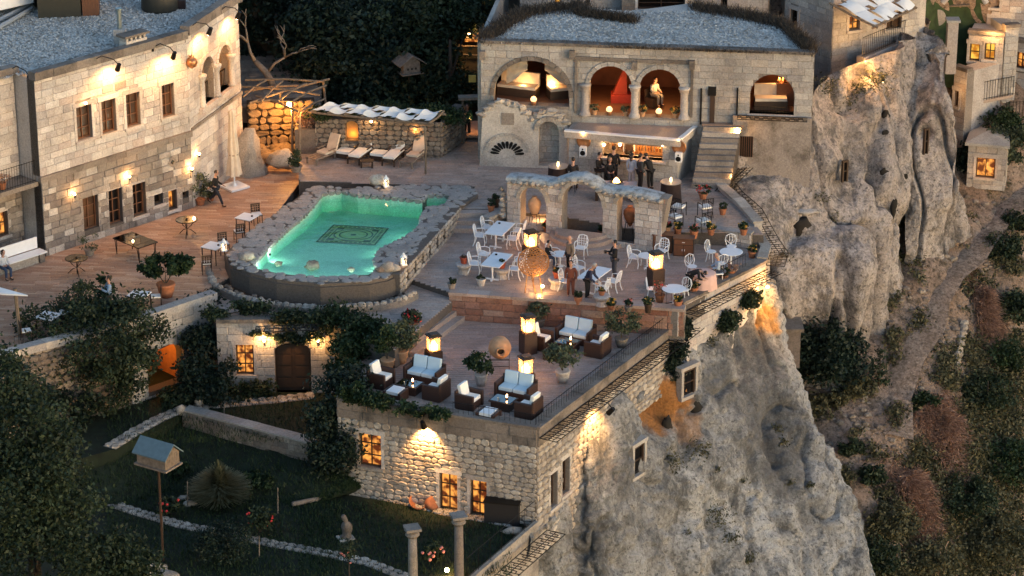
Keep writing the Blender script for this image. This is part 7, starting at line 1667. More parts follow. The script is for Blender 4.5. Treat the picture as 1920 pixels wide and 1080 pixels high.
# closed parasol
t = thing('closed_parasol','tall closed beige parasol on a white cross base in the courtyard','parasol',P(440,352,0)); MB().box((0,0,.06),(1.0,1.0,.09),.7).build('base',M['white'],t); MB().lathe([(.12,.1),(.09,.2),(.04,.25),(.035,3.2)],10).build('pole',M['white'],t)
m = MB(); vs = []; n = 24; H_ = HT(440,352,0,205)
for k,(r,z) in enumerate(((.30,.62),(.27,.9),(.24,1.35),(.19,1.6),(.22,1.75),(.19,2.2),(.15,2.7),(.12,H_ - .25),(.16,H_ - .12),(.03,H_))):
 for i in range(n): q = 1 + .28 * math.sin(i * PI / 2 + k * .25); vs.append((r * q * math.cos(2 * PI * i / n),r * q * math.sin(2 * PI * i / n),z))
m.add(vs,[(k * n + i,k * n + (i + 1) % n,k * n + n + (i + 1) % n,k * n + n + i) for k in range(9) for i in range(n)]); m.build('folded_canopy',M['beige'],t,True); MB().lathe([(.2,1.58),(.21,1.62)],12).build('strap',M['wood_grey'],t)
# lower left roof corner
t = thing('white_canopy_roof','corner of a white canvas roof on a wooden post at the left edge','canopy',P(38,632,0)); q = [P(-90,545,2.2),P(52,553,2.2),P(-2,538,2.3),P(-90,520,2.4)]; m = MB()
m.add([p - t.location for p in q] + [p - t.location - Vector((0,0,.06)) for p in q],[(0,1,2,3),(7,6,5,4),(0,4,5,1),(1,5,6,2),(2,6,7,3),(3,7,4,0)]); m.build('canvas',M['canvas'],t); MB().rod((0,0,-.2),(-.08,0,2.1),.08).build('post',M['wood_pole'],t)
railing('low dark railing along the courtyard edge at the lower left',[P(28,655,.1),P(110,630,.1),P(200,612,.1)],.55,.2)
# lanterns
def lantern():
 t = thing('white_lantern','','lantern',group='white candle lanterns'); MB().box((0,0,.03),(.24,.24,.06)).build('base',M['white'],t)
 for x in (-.09,.09):
  for y in (-.09,.09): MB().rod((x,y,.05),(x,y,.36),.012,n=4).build('corner_post',M['white'],t)
 MB().box((0,0,.2),(.17,.17,.28)).build('glass',M['glass'],t); MB().lathe([(.15,.36),(.09,.44),(.05,.48),(.05,.52),(.01,.56)],8).build('roof',M['white'],t); MB().lathe([(.03,.06),(.03,.16),(.001,.22)],8).build('candle',M['candle'],t); return t
LF = Fam(lantern)
for x,y,z,l in ((724,350,CZ + .02,'white candle lantern on the far pool coping beside the pale rock'),(420,470,.76,'white candle lantern on the courtyard table by the pool corner'),(757,497,CZ,'white candle lantern on the near right corner of the pool wall')): place(LF,x,y,z,20,l); lamp('candle_light',P(x,y,z) + Vector((0,-.14,.3)),4,WARM,.04)
# pots with plants
def pot(x,y,z,label,r=.15,h=.26,leaf='leaf_mid',fl=None,mat='terra',pr=.2,ph=.25,n=260,cat='pot plant',ls=.05,cap=False,lit=0,grp='potted plants'):
 t = thing('potted_plant',label,cat,P(x,y,z),0,grp); hb = 0
 if cap:
  hb = .45; m = MB(); m.lathe([(.28,0),(.24,.08),(.22,.2),(.34,.34),(.36,.42),(.3,.45)],10); m.v = [(a * (1 + .12 * noise.noise(Vector((a * 5,b * 5,c * 5)))),b * (1 + .12 * noise.noise(Vector((b * 5,a * 5,c * 7)))),c) for a,b,c in m.v]
  m.build('carved_capital',M['ashlar'],None); o = bpy.data.objects[-1] if False else C.objects[-1]; o.location = t.location; tag(o,'carved stone capital carrying the ' + label[:label.find(' ',12)] if False else 'carved stone capital under the ' + label,'capital')
  t.location = t.location + Vector((0,0,hb))
 MB().lathe([(r * .7,0),(r * .9,h * .6),(r,h * .85),(r * 1.12,h * .88),(r * 1.12,h),(r * .95,h),(r * .9,h * .93)],12).build('pot',M[mat],t); MB().lathe([(r * .93,h * .9),(0.001,h * .92)],10).build('soil',M['soil'],t)
 crown(t,[(0,0,h + ph * .5,pr,pr,ph * .6)],n,ls,M[leaf],int(x),name='foliage',clumps=14)
 if fl: crown(t,[(0,0,h + ph * .7,pr * .95,pr * .95,ph * .5)],n // 4,ls * .9,M[fl],int(x) + 1,name='flowers',clumps=12)
 return t
for a in ((870,512,0,'red pot plant left of the second dining table',.17,.28,'leaf_dry',None,'terra_red',.1,.1,60),(941,521,0,'red clay pot right of the second dining table',.17,.28,'leaf_mid',None,'terra_red',.12,.12,60),(1044,540,0,'red pot with yellow red flowers right of the pierced disc',.17,.3,'leaf_mid','yel_fl','terra_red',.16,.14,120),(1128,572,0,'small flower pot at the feet of the navy jacket man',.14,.2,'leaf_mid','yel_fl','terra',.15,.12,90)): pot(*a,cap=True)
for i,a in enumerate(((847,542,.1,'dark leafy pot plant on the end of the terrace edge',.17,.28,'leaf_dark',None,'mortar',.2,.25),(902,535,.0,'green succulent in a pale round stone pot',.2,.32,'leaf_dark',None,'ashlar',.18,.12),(1084,570,0,'clay pot with a dark plant by the terrace front',.17,.34,'leaf_dark',None,'terra',.15,.2),(1026,436,.0,'pot of red pink flowers right of the pale amphora',.16,.25,'leaf_mid','red_fl'),(1038,437,.0,'second pot of red pink flowers at the foot of the arcade pier',.16,.25,'leaf_mid','pink_fl'),
 (1128,444,0,'terracotta pot right of the round steps',.17,.3,'leaf_mid',None),(1139,450,0,'bushy green pot plant at the foot of the right arcade pier',.16,.28,'leaf_mid',None,'ashlar',.24,.3),(921,396,.6,'terracotta pot by the pile of stones',.16,.28,'leaf_dark',None),(930,388,.6,'tall dark pot behind the terracotta pot at the arcade left end',.17,.4,'leaf_dark',None,'wood_dark',.14,.2),
 (1250,436,.5,'pot of red flowers left above the cabinets',.18,.28,'leaf_mid','red_fl','clay'),(1271,439,.5,'pot of orange flowers above the gap between the cabinets',.17,.28,'leaf_mid','yel_fl'),(1301,446,.5,'terracotta pot of pink flowers above the right cabinet',.18,.34,'leaf_mid','pink_fl'),(1333,440,.6,'orange flowering pot on a tall stone by the cliff edge',.17,.28,'leaf_mid','yel_fl'),(1355,402,.7,'plain terracotta pot on the curved edge wall',.17,.3,'leaf_dark',None),(1394,440,.7,'orange flowering pot on the curved edge wall',.17,.28,'leaf_mid','yel_fl'),(1318,372,.7,'dark flowering bush in a pot by the stair foot',.2,.25,'leaf_mid','red_fl','terra',.35,.35),
 (1410,483,0,'orange flowering pot behind the far round table railing',.18,.3,'leaf_mid','yel_fl','terra',.22,.25),(1371,518,0,'rust flowered pot in front of the far round table',.18,.28,'leaf_rust',None,'terra',.28,.3),(1357,527,0,'dark green pot plant at the railing below the far round table',.18,.28,'leaf_dark',None,'terra',.25,.3),(1334,540,0,'rusty pot plant at the railing beside the cloth covered table',.17,.3,'leaf_rust',None),(1301,551,0,'leafy pot plant at the railing by the bending person',.17,.3,'leaf_mid','yel_fl','terra',.22,.22),(1271,578,0,'yellow flowering pot in front of the near round table',.18,.34,'leaf_mid','yel_fl','terra',.2,.18),(1237,566,0,'tall rust coloured plant in a pot left of the near round table',.2,.34,'leaf_rust','red_fl','terra',.3,.5),
 (1145,580,.14,'low flower pot on the terrace edge, leftmost of three',.15,.2,'leaf_mid','yel_fl','terra'),(1178,583,.14,'dark leafed pot on the terrace edge, middle of three',.16,.22,'leaf_dark','pink_fl','mortar'),(1215,586,.14,'tall vase shaped pot on the terrace edge, rightmost of three',.16,.4,'leaf_mid','yel_fl','wood_dark'),
 (168,478,0,'small tree like plant in a pale pot by the mansion door',.24,.3,'leaf_olive',None,'mortar',.4,.75),(376,384,0,'tall bushy plant at the mansion corner',.22,.3,'leaf_olive',None,'terra',.45,1.1,900),(395,376,0,'lower dark bush beside the walking man',.2,.25,'leaf_dark',None,'terra',.4,.6,600),(555,322,.6,'dark bushy plant in a square stone planter at the deck corner',.28,.3,'leaf_dark',None,'lichen',.35,.75,900))): pot(*a)
for i,(x,l) in enumerate(((1114,'pot plant on the sill at the far left of the twin arches'),(1172,'bushy pot plant on the sill left of the middle column'),(1204,'flowering pot on the sill right of the middle column'),(1265,'bushy pot plant on the sill at the far right of the twin arches'))):
 u = H.at(x,215)[0]; t = pot(x,215,UF,l,.14,.24,'leaf_olive','yel_fl' if i > 1 else None,'clay',.22,.25,200); t.location = H.pt(u,UF,-.1)
for x,z0_,l in ((1142,UF,'glowing wicker basket lamp on the sill of the left twin arch'),(1235,UF,'glowing wicker basket lamp on the sill of the right twin arch'),(1000,a1[2],'glowing basket lamp on the sill of the big hall arch')):
 u = H.at(x,210)[0]; t = thing('basket_lamp',l,'lamp',H.pt(u,z0_,-.1),0,'basket lamps on the hall sills'); MB().lathe([(.1,0),(.13,.12),(.11,.2)],10).build('basket',M['copper'],t); MB().lathe([(.13,.2),(.15,.3),(.1,.38),(.02,.42)],10).build('lit_shade',glow('basket_glow',(1,.6,.28),.7) if 'bg' not in M else M['bg'],t); lamp('basket_light',H.pt(u,z0_ + .55,-.05),10,WARM,.06,t)
# sunlounge potted shrubs
def tub(x,y,z,label,r,h,lobes,n,leaf,mat,fl=None,size=.075,seed=1):
 t = thing('potted_shrub',label,'potted shrub',P(x,y,z)); MB().lathe([(r * .68,0),(r * .95,h * .5),(r,h * .8),(r * 1.1,h * .86),(r * 1.1,h),(r * .95,h)],16).build('pot',M[mat],t,True); MB().lathe([(r * .93,h * .93),(0.001,h * .95)],12).build('soil',M['soil'],t)
 m = MB()
 for l in lobes: m.tube([(0,0,h * .9),(l[0] * .4,l[1] * .4,(h + l[2]) / 2),(l[0],l[1],l[2])],.025,5,.01)
 m.build('stem',M['bark'],t); crown(t,lobes,n,size,M[leaf],seed,name='foliage',clumps=34)
 if fl: crown(t,lobes,n // 6,size,M[fl],seed + 3,name='flowers',clumps=30)
 return t
tub(774,638,LNG,'tall terracotta urn of red geraniums at the top of the lounge steps',.36,.85,[(0,0,1.05,.42,.42,.22)],700,'leaf_dark','terra','red_fl',seed=2)
tub(752,680,LNG,'airy olive shrub in a clay pot behind the left loveseat',.28,.55,[(0,0,1.25,.55,.5,.55),(.3,0,1.0,.4,.4,.35)],1600,'leaf_olive','clay',seed=3)
tub(727,692,LNG,'taller dark shrub in a clay pot behind the far left armchair',.28,.45,[(0,0,1.3,.5,.5,.6),(-.3,0,1.1,.4,.4,.4)],1600,'leaf_mid','clay',seed=4)
tub(902,722,LNG,'leafy shrub in a pale pot in front of the lying jar',.25,.5,[(0,0,.95,.5,.5,.38),(-.35,0,1.05,.3,.3,.25)],1100,'leaf_mid','ashlar',seed=5)
tub(1055,716,LNG,'loose leafy shrub in a round stone pot beside the lounge railing',.28,.5,[(0,0,1.15,.65,.55,.42),(-.4,0,1.2,.4,.4,.3)],1200,'leaf_olive','ashlar',seed=6)
tub(1165,650,LNG,'feathery grey green shrub in a pot at the back right of the lounge',.26,.4,[(0,0,1.1,.75,.6,.45)],1500,'leaf_olive','lichen',size=.06,seed=7)
tub(1012,612,LNG,'dark shrub against the wall behind the tall lounge lantern',.22,.35,[(0,0,.8,.4,.4,.4)],700,'leaf_olive','lichen',seed=8)
tub(312,556,0,'large oleander in a terracotta tub near the pool corner',.36,.6,[(0,0,1.35,.95,.8,.5),(.7,0,1.5,.5,.5,.35),(-.7,0,1.3,.5,.5,.35)],3600,'leaf_mid','terra',size=.10,seed=9)
t = thing('leaning_slab','pale carved marble slab leaning against the retaining wall','slab',P(985,597,LNG),R_(-4)); o = MB().add([(-.6,0,0),(.62,0,.12),(.68,0,.85),(-.5,0,.95),(-.6,.06,0),(.62,.06,.12),(.68,.06,.85),(-.5,.06,.95)],[(0,1,2,3),(7,6,5,4),(0,4,5,1),(1,5,6,2),(2,6,7,3),(3,7,4,0)]).build('slab',M['ashlar'],t); o.rotation_euler = (-.25,0,0)
t = thing('stone_pile','stacked stones on a short column at the left end of the arcade','stones',P(942,408,.5))
for i in range(6): MB().rock((rr.uniform(-.05,.05),0,.15 + i * .24),.2 - i * .012,8,(1,1,.75),i).build('stone',M['rubble'],t)
# garden
t = thing('birdhouse','wooden bird house with a shingle roof on a pole above the dark trees','birdhouse',P(768,200,1.0),R_(25)); hz = HT(768,200,1.0,135)
MB().rod((0,0,0),(0,0,hz),.05).build('pole',M['wood_dark'],t); MB().box((0,0,hz + .3),(.85,.7,.5)).build('box',M['wood_grey'],t); MB().box((0,-.02,hz + .02),(1.1,1.0,.06)).build('floor',M['wood_grey'],t)
for s in (-1,1): m = MB(); m.add([(s * .7,-.55,hz + .5),(0,-.55,hz + .95),(0,.5,hz + .95),(s * .7,.5,hz + .5),(s * .7,-.55,hz + .45),(0,-.55,hz + .9),(0,.5,hz + .9),(s * .7,.5,hz + .45)],[(0,1,2,3),(7,6,5,4),(0,4,5,1),(1,5,6,2),(2,6,7,3),(3,7,4,0)]); m.build('roof',M['wood_grey'],t)
for x in (-.2,0,.2): MB().rod((x,-.36,hz + .25),(x,-.34,hz + .25),.06,n=10).build('entrance_hole',M['soil'],t)
m = MB(); m.add([(-.42,-.35,hz + .55),(.42,-.35,hz + .55),(0,-.35,hz + .9)],[(0,1,2)]); m.build('gable',M['wood_grey'],t)
t = thing('birdhouse','bird house with a blue grey roof on a tall pole in the garden','birdhouse',P(306,1052,GL),R_(-32)); hz = HT(306,1052,GL,868)
MB().rod((0,0,0),(0,0,hz),.05).build('pole',M['wood_dark'],t); MB().box((0,0,hz - .02),(1.5,1.0,.07)).build('floor',M['wood_grey'],t)
m = MB(); vs = [(-.65,-.42,hz),(.65,-.42,hz),(.65,-.42,hz + .5),(.65,0,hz + .85),(.65,.42,hz + .5),(.65,.42,hz),(-.65,-.42,hz + .5),(-.65,0,hz + .85),(-.65,.42,hz + .5),(-.65,.42,hz)]
m.add(vs,[(1,2,3,4,5),(0,1,2,6),(0,6,7,8,9),(5,4,8,9),(0,1,5,9)]); m.build('box',M['wood_grey'],t)
for i in range(6): MB().box((.66,-.35 + i * .14,hz + .26 + (.1 if 1 < i < 4 else 0)),(.02,.13,.5 + (.22 if 1 < i < 4 else 0))).build('plank',M['wood_pole'],t)
for s in (-1,1): m = MB(); m.add([(x,y,z + k) for k in (0,.05) for x,y,z in ((-.78,s * .54,hz + .42),(.78,s * .54,hz + .42),(.78,0,hz + .9),(-.78,0,hz + .9))],[(3,2,1,0),(4,5,6,7),(0,1,5,4),(1,2,6,5),(2,3,7,6),(3,0,4,7)]); m.build('roof',plain('blue_felt',(.10,.155,.185),.7),t)
for x,y,ty,l in ((775,1118,988,'free standing stone column with a carved capital, the left and lower one'),(861,1104,965,'free standing mottled stone column with a carved capital, right one lit at its foot')):
 h = HT(x,y,GL,ty); t = thing('stone_column',l,'column',P(x,y,GL),.3); MB().lathe([(.22,0),(.18,.12),(.175,h * .5),(.16,h - .4)],14).build('shaft',M['field'],t,True); MB().lathe([(.19,h - .4),(.27,h - .3),(.21,h - .2),(.31,h - .1)],12).build('capital',M['lichen'],t); MB().box((0,0,h - .05),(.56,.56,.1)).build('abacus',M['mortar'],t)
t = thing('garden_uplight','small lit garden spotlight at the foot of the right column','lamp',P(838,1077,GL)); MB().rod((0,0,0),(0,0,.12),.04).build('stake',M['iron'],t); MB().ball((0,0,.18),.09,8).build('bulb',M['bulb'],t); lamp('uplight',P(838,1077,GL) + Vector((.1,-.1,.3)),40,WARM,.06,t)
t = thing('garden_statue','small pale weathered statue of a draped bust on the lawn','statue',P(648,1010,GL),.4); m = MB(); m.lathe([(.22,0),(.24,.1),(.16,.2),(.17,.35),(.22,.5),(.16,.66),(.07,.72),(.11,.82),(.12,.93),(.06,1.02)],12); m.v = [(x + .06 * noise.noise(Vector((x * 6,y * 6,z * 4))) + .08 * math.sin(z * 4),y + .05 * noise.noise(Vector((x * 6,z * 5,3))),z) for x,y,z in m.v]; m.build('figure',M['field'],t,True); MB().box((0,0,.03),(.6,.5,.08)).build('plinth',M['rubble'],t)
o = thing('equipment_box','big black covered box against the lower house wall','box',P(940,984,GL),R_(-12)); m = MB(); m.box((0,.35,.45),(1.35,.7,.9)); m.build('cover',plain('black_tarp',(.012,.012,.014),.6),o); MB().box((0,.33,.92),(1.42,.78,.05)).build('lid',M['iron'],o)
t = thing('broken_jar','broken terracotta bowl and jar lying at the foot of the lower house','jar',P(782,948,GL)); o = MB().lathe([(.05,0),(.3,.1),(.38,.3),(.36,.32),(.28,.14),(.02,.05)],16).build('bowl',M['terra'],t,True); o.rotation_euler = (.5,.2,0); o = MB().lathe([(.1,0),(.26,.1),(.3,.4),(.2,.42)],14).build('jar',M['terra'],t,True); o.location = (.45,-.1,.1); o.rotation_euler = (1.0,.5,.4)
for x,y,r,s,l in ((270,1072,.6,(1.4,.9,.5),'large flat boulder at the bottom edge left'),(310,1082,.4,(1.3,.9,.45),'smaller flat boulder beside it at the bottom edge'),(356,946,.25,(1.1,.9,.5),'pale stone in the red flower bed near the pampas grass'),(345,935,.2,(1.3,.8,.5),'flat pale stone behind another in the flower bed'),(265,912,.16,(1.1,.8,.6),'small white stone on the lawn under the bird house'),(962,998,.3,(1.3,.8,.5),'rounded pale stone at the garden rim near the black box'),(373,758,.22,(.9,.8,1.3),'small upright stone beside the upper garden path'),(340,771,.2,(1.1,.9,1.1),'pale corner stone where the garden path meets the low wall')):
 o = MB().rock((0,0,0),r,10,s,x,.25).build('rock',M['rubble'],None,True); o.location = P(x,y,GL if y > 800 else GU + .1) + Vector((0,0,r * s[2] * .3)); tag(o,l,'rock')
o = MB().rod((0,0,.1),(1.1,.5,.12),.1,n=8).build('log',M['wood_grey']); o.location = P(548,950,GL); tag(o,'short pale log lying on the lawn','log')
for x,y,h,l in ((352,950,1.1,'thin pale stake standing in the flower bed'),(305,1005,.7,'short stake beside the garden path'),(521,962,1.1,'thin pointed stake by the red roses'),(486,1045,.9,'pale stake under the red roses by the path'),(420,778,.5,'short stake on the upper lawn')): o = MB().rod((0,0,0),(.03,0,h),.03,.015,5).build('stake',M['wood_grey']); o.location = P(x,y,GL if y > 800 else GU); tag(o,l,'stake')
gl_ = stone;
tuft('red rose bush in front of the pampas grass',P(318,965,GL),.5,.7,600,'leaf_dark',41); tuft('tall red rose bush beside the garden path',P(488,1000,GL),.55,1.2,900,'leaf_dark',42); tuft('small pink rose bush beside the left column',P(812,1052,GL),.5,.7,700,'leaf_dark',43); tuft('round clipped dark bush beside the garden path',P(422,1050,GL),1.15,1.3,5200,'leaf_pine',44,clumps=160,size=.05); tuft('light green bush right of the pampas grass',P(482,925,GL),.8,.8,1600,'leaf_mid',45); tuft('low pale shrub left of the pampas grass',P(335,905,GL),.45,.9,500,'leaf_mid',48)
t = tree('standard pink rose on a thin pale trunk beside the path',P(655,1085,GL),1.5,.4,380,'leaf_dark',46,lobes=[(0,0,1.25,.35,.35,.4)],size=.06,name='standard_rose',trunk_r=.03,cat='rose')
for x,y,n,s,c in ((318,950,6,.4,'red_fl'),(488,975,12,.5,'red_fl'),(655,1040,6,.35,'pink_fl'),(812,1040,9,.4,'pink_fl')):
 for i in range(n):
  q = P(x,y,GL + .5) + Vector((rr.uniform(-s,s),-.3 + rr.uniform(-.2,.1),rr.uniform(-.1,.45))); o = MB().ball((0,0,0),rr.uniform(.04,.07),6).build('rose_bloom',M[c]); o.location = q; tag(o,{318: 'red rose bloom in the bed by the pampas grass',488: 'red rose bloom on the tall bush by the path',655: 'pink rose bloom on the standard rose',812: 'pale pink rose bloom beside the left column'}[x],'flower','rose blooms ' + str(x).replace('318','by the pampas grass').replace('488','on the tall bush').replace('655','on the standard rose').replace('812','by the left column'))
t = thing('pampas_grass','large fountain of pampas grass in the middle of the garden','ornamental grass',P(412,940,GL)); g = np.random.default_rng(3); n = 3600; a = g.uniform(0,2 * PI,n); rad = g.uniform(0,1.35,n); hh = g.uniform(.55,1.75,n) * (1.2 - rad * .5); V = []
for k in range(3):
 f0,f1 = k / 3,(k + 1) / 3; pos = lambda f: np.stack([rad * np.cos(a) * f ** 1.6,rad * np.sin(a) * f ** 1.6 - .1 * f,hh * (1.7 * f - .8 * f * f)],1); wd = np.stack([-np.sin(a),np.cos(a),0 * a],1) * .014
 V.append(np.stack([pos(f0) - wd,pos(f0) + wd,pos(f1) + wd * .8,pos(f1) - wd * .8],1))
V = np.concatenate(V).reshape(-1,3); put(bpy.data.objects.new('blades',leafmesh('blades',V,M['leaf_pampas'],np.tile(g.uniform(0,1,n),3))),t)
# ================================================================= TREES, VINES, SCRUB
def vine(label,segs,n,size,mat,seed,name='climbing_vine',cat='vine',clumps=80,spread=.35):
 """segs: lobes in world coordinates"""
 b = Vector(segs[0][:3]); t = thing(name,label,cat,b); m = MB()
 L_ = [(s[0] - b.x,s[1] - b.y,s[2] - b.z,*s[3:]) for s in segs]
 for p,q in zip(L_,L_[1:]): m.tube([p[:3],((p[0] + q[0]) / 2,(p[1] + q[1]) / 2,(p[2] + q[2]) / 2 - .08),q[:3]],.03,5,.02)
 if len(L_) == 1: m.tube([(0,0,-.3),(0,0,.3)],.03,5)
 m.build('stem',M['bark'],t); crown(t,L_,n,size,M[mat],seed,name='foliage',clumps=clumps,spread=spread,fill=.1); return t
def lobe(x,y,z,rx,ry,rz): p = P(x,y,z); return (p.x,p.y,p.z,rx,ry,rz)
# garden trees, lower left
def gtree(label,foot,z,lobes_px,n,mat,seed,size=.11,clumps=120,tr=.2):
 f = P(*foot,z); lb = []
 for (x,y,dy,r,rz) in lobes_px:      # px centre, distance behind foot, radius
  q = RAY(x,y); t_ = (f.y + dy + D * cp_) / q.y; lb.append((q.x * t_ - f.x,dy,D * sp_ + q.z * t_ - z,r,r * .9,rz))
 top = max(l[2] for l in lb); return tree(label,f,top,1,n,mat,seed,lobes=lb,size=size,clumps=clumps,trunk_r=tr)
gtree('dark round tree against the courtyard wall left of the orange arch',(190,770),GU,[(185,640,0,2.4,1.5),(245,610,.3,1.3,1.1),(110,615,.2,1.6,1.1),(175,720,-.3,1.9,1.2),(260,690,0,.8,1.0),(90,690,-.2,1.4,1.1),(160,570,.4,.8,.8)],21000,'leaf_dark',1,clumps=200,size=.085)
gtree('tall slender tree rising in front of the man in the light shirt',(215,740),GU,[(195,548,.5,.5,.8),(228,585,.5,.6,.6),(190,590,.5,.9,.7)],2600,'leaf_mid',19,size=.09,tr=.08)
gtree('pale leafed bush tree at the lower left courtyard edge',(140,690),GU + 1,[(138,570,.6,.75,.7),(120,600,.6,.6,.5)],1500,'leaf_olive',20,size=.08,tr=.06)
gtree('broad dark tree filling the lower left corner',(70,1150),GL,[(30,800,0,1.9,1.6),(90,870,-.5,1.5,1.4),(0,930,-1,2.1,1.9),(110,960,-.6,1.5,1.4),(70,1050,-1.5,2.0,1.5),(-10,730,.6,1.5,1.3)],34000,'leaf_dark',2,clumps=300,size=.085,tr=.3)
gtree('small leafy tree at the bottom edge left of the boulders',(215,1150),GL,[(215,1040,-.5,1.1,.9),(260,1060,-.5,.9,.6)],4000,'leaf_dark',3,size=.09)
gtree('upper garden tree behind the broad corner tree',(60,800),GU,[(50,745,0,1.7,1.0),(-10,700,0,1.6,1.0),(110,770,0,1.5,.8)],8000,'leaf_pine',4,clumps=110)
vine('thick dark ivy column climbing the wall right of the orange arch',[lobe(385,735,GU + .6,1.2,.5,.9),lobe(385,700,GU + 1.3,1.25,.5,.9),lobe(380,640,GU + 2.1,.95,.5,.8),lobe(375,575,GU + 3.0,.8,.5,.6)],9000,.09,'leaf_pine',5,clumps=130)
vine('low dark shrubbery at the foot of the entrance house',[lobe(445,735,GU + .3,.9,.4,.4),lobe(490,728,GU + .3,.6,.4,.45),lobe(330,745,GU + .3,.8,.4,.4)],3000,.08,'leaf_dark',6)
vine('grapevine trained over the entrance wall and its lamps',[lobe(400,588,WALK + .2,.6,.35,.3),lobe(470,580,WALK + .3,.8,.35,.35),lobe(545,592,WALK + .3,.9,.35,.35),lobe(560,630,WALK - .6,1.0,.25,.35),lobe(490,628,WALK - .6,.5,.2,.3),lobe(620,600,WALK + .2,.9,.5,.5)],7000,.08,'leaf_dark',7,clumps=120)
vine('lush vine tumbling over the corner between the walkway and lounge',[lobe(640,600,WALK + .2,.9,.6,.6),lobe(690,620,WALK + .1,1.0,.6,.6),lobe(660,655,WALK - .5,1.0,.5,.7),lobe(720,650,WALK - .5,.6,.5,.5),lobe(650,690,LNG + .1,.7,.4,.5)],9000,.085,'leaf_mid',8,clumps=140)
vine('dark ivy mass covering the left end of the lower house',[lobe(640,720,LNG + .3,1.0,.6,.7),lobe(632,790,LNG - 1.0,1.3,.7,1.0),lobe(630,850,LNG - 2.2,1.2,.6,1.0),lobe(650,820,LNG - 1.7,1.0,.5,1.0)],15000,.085,'leaf_pine',9,clumps=150)
vine('leafy vine along the lounge front railing',[lobe(665,738,LNG + .5,.6,.3,.4),lobe(690,745,LNG + .45,.5,.3,.3),lobe(715,752,LNG + .45,.6,.25,.28),lobe(755,762,LNG + .4,.6,.25,.28),lobe(800,772,LNG + .35,.6,.25,.26),lobe(835,780,LNG + .3,.4,.25,.22)],4200,.08,'leaf_mid',10,clumps=90)
lattice('iron trellis under the vines at the edge of the pool walkway',[P(480,612,WALK + .3),P(600,608,WALK + .3)],.6,[Vector((0,-1))] * 2)
vine('long dark ivy hanging down the cliff wall at the lounge corner',[(TW.a.x + .0,TW.a.y - .1,LNG + .2,.4,.3,.5),(TW.a.x - .2,TW.a.y - .3,LNG - .6,.45,.3,.6),(TW.a.x - .35,TW.a.y - .5,LNG - 1.5,.5,.3,.6)],3600,.08,'leaf_pine',11)
def wallbush(x,y,r,label,seed,pl=TW): u,z = pl.at(x,y); p = pl.pt(u,z,.25); return vine(label,[(p.x,p.y,p.z,r,r,r * .9)],1500,.08,'leaf_dark',seed,name='wall_shrub',cat='shrub',clumps=40,spread=.3)
wallbush(1355,600,.45,'round dark shrub growing from the cliff wall, left of two',12); wallbush(1397,560,.4,'round dark shrub growing from the cliff wall, right of two',13)
# dark trees behind
def btree(label,x,y,z,lobes_px,n,mat,seed,**k): return gtree(label,(x,y),z,lobes_px,n,mat,seed,**k)
btree('biggest dark tree behind the loungers, left part of the grove',640,200,.8,[(620,110,1,2.3,2.0),(660,60,1.5,2.4,1.9),(600,50,2,1.8,1.7),(680,140,0,1.8,1.4),(650,170,-.5,1.6,.9)],20000,'leaf_pine',14,clumps=230,size=.13)
btree('dark bushy tree in the middle of the grove behind the bird house',760,200,.8,[(740,60,2,2.3,1.9),(770,120,1,2.2,1.6),(720,170,0,1.7,.9),(800,170,0,1.8,.9),(790,30,3,2.0,1.5)],18000,'leaf_dark',15,clumps=220,size=.13)
btree('dark tree at the right of the grove next to the hall',845,200,.8,[(850,150,1,1.5,1.2),(860,190,0,1.2,.7),(880,30,3,1.6,1.0),(840,20,3,1.6,1.3)],9000,'leaf_dark',16,clumps=120,size=.12)
btree('tall dark conifer at the top left of the grove',520,110,2.2,[(500,20,2,1.8,1.4),(540,50,2,1.4,1.2),(470,70,1,1.1,1.2),(520,-10,2,1.8,1.4)],11000,'leaf_pine',17,clumps=130,size=.12)
btree('dark treetop behind the hall at the top edge',700,90,3,[(700,0,3,2.5,1.6),(640,-20,3,2.2,1.6),(780,-10,3,2.2,1.6)],12000,'leaf_pine',18,clumps=120,size=.13)
vine('clipped dark hedge along the top of the garden wall',[lobe(600,212,2.6,.7,.5,.3),lobe(660,205,2.7,.9,.5,.3),lobe(730,205,2.7,.9,.5,.3),lobe(800,210,2.6,.9,.5,.35),lobe(845,215,2.5,.6,.5,.4)],7000,.07,'leaf_mid',21,name='hedge',cat='hedge',clumps=200)
t = thing('bare_tree','bare pale branched tree above the pergola','tree',P(515,165,2.3)); m = MB(); bt = random.Random(4)
m.tube([(0,0,0),(-.4,0,.8),(-.9,.1,1.3)],.2,8,.14); m.build('trunk',M['bark_pale'],t,True)
def br(p,d,l,r,k):
 q = p + d * l; mid = (p + q) / 2 + Vector((bt.uniform(-.1,.1),0,bt.uniform(-.05,.12))) * l; b = MB().tube([p,mid,q],r,5,r * .6); b.build('branch',M['bark_pale'],t,True)
 if k:
  for s in range(2 + (k > 2)): nd = (d + Vector((bt.uniform(-.9,.9),bt.uniform(-.4,.4),bt.uniform(-.5,.6)))).normalized(); br(q,nd,l * .72,r * .62,k - 1)
br(Vector((-.9,.1,1.3)),Vector((-.3,0,.9)).normalized(),1.0,.1,3); br(Vector((-.3,0,.8)),Vector((.8,0,.7)).normalized(),1.1,.09,3)
for x,y,z,pw,l in ((4,790,-2.6,30,'small lit lamp among the branches at the left edge'),(128,962,-3.4,12,'orange garden lamp glimpsed through the corner tree'),(50,925,-3.2,9,'dim orange lamp deep in the corner tree')):
 t = thing('garden_lamp',l,'lamp',P(x,y,z) + Vector((0,-2.2,.9)),0,'garden lamps in the trees'); MB().ball((0,0,0),.09,8).build('bulb',M['bulb'],t); MB().rod((0,0,.05),(0,.1,.5),.01).build('cord',M['iron'],t); lamp('lamp_light',t.location + Vector((0,-.2,0)),pw,AMBER,.05,t)
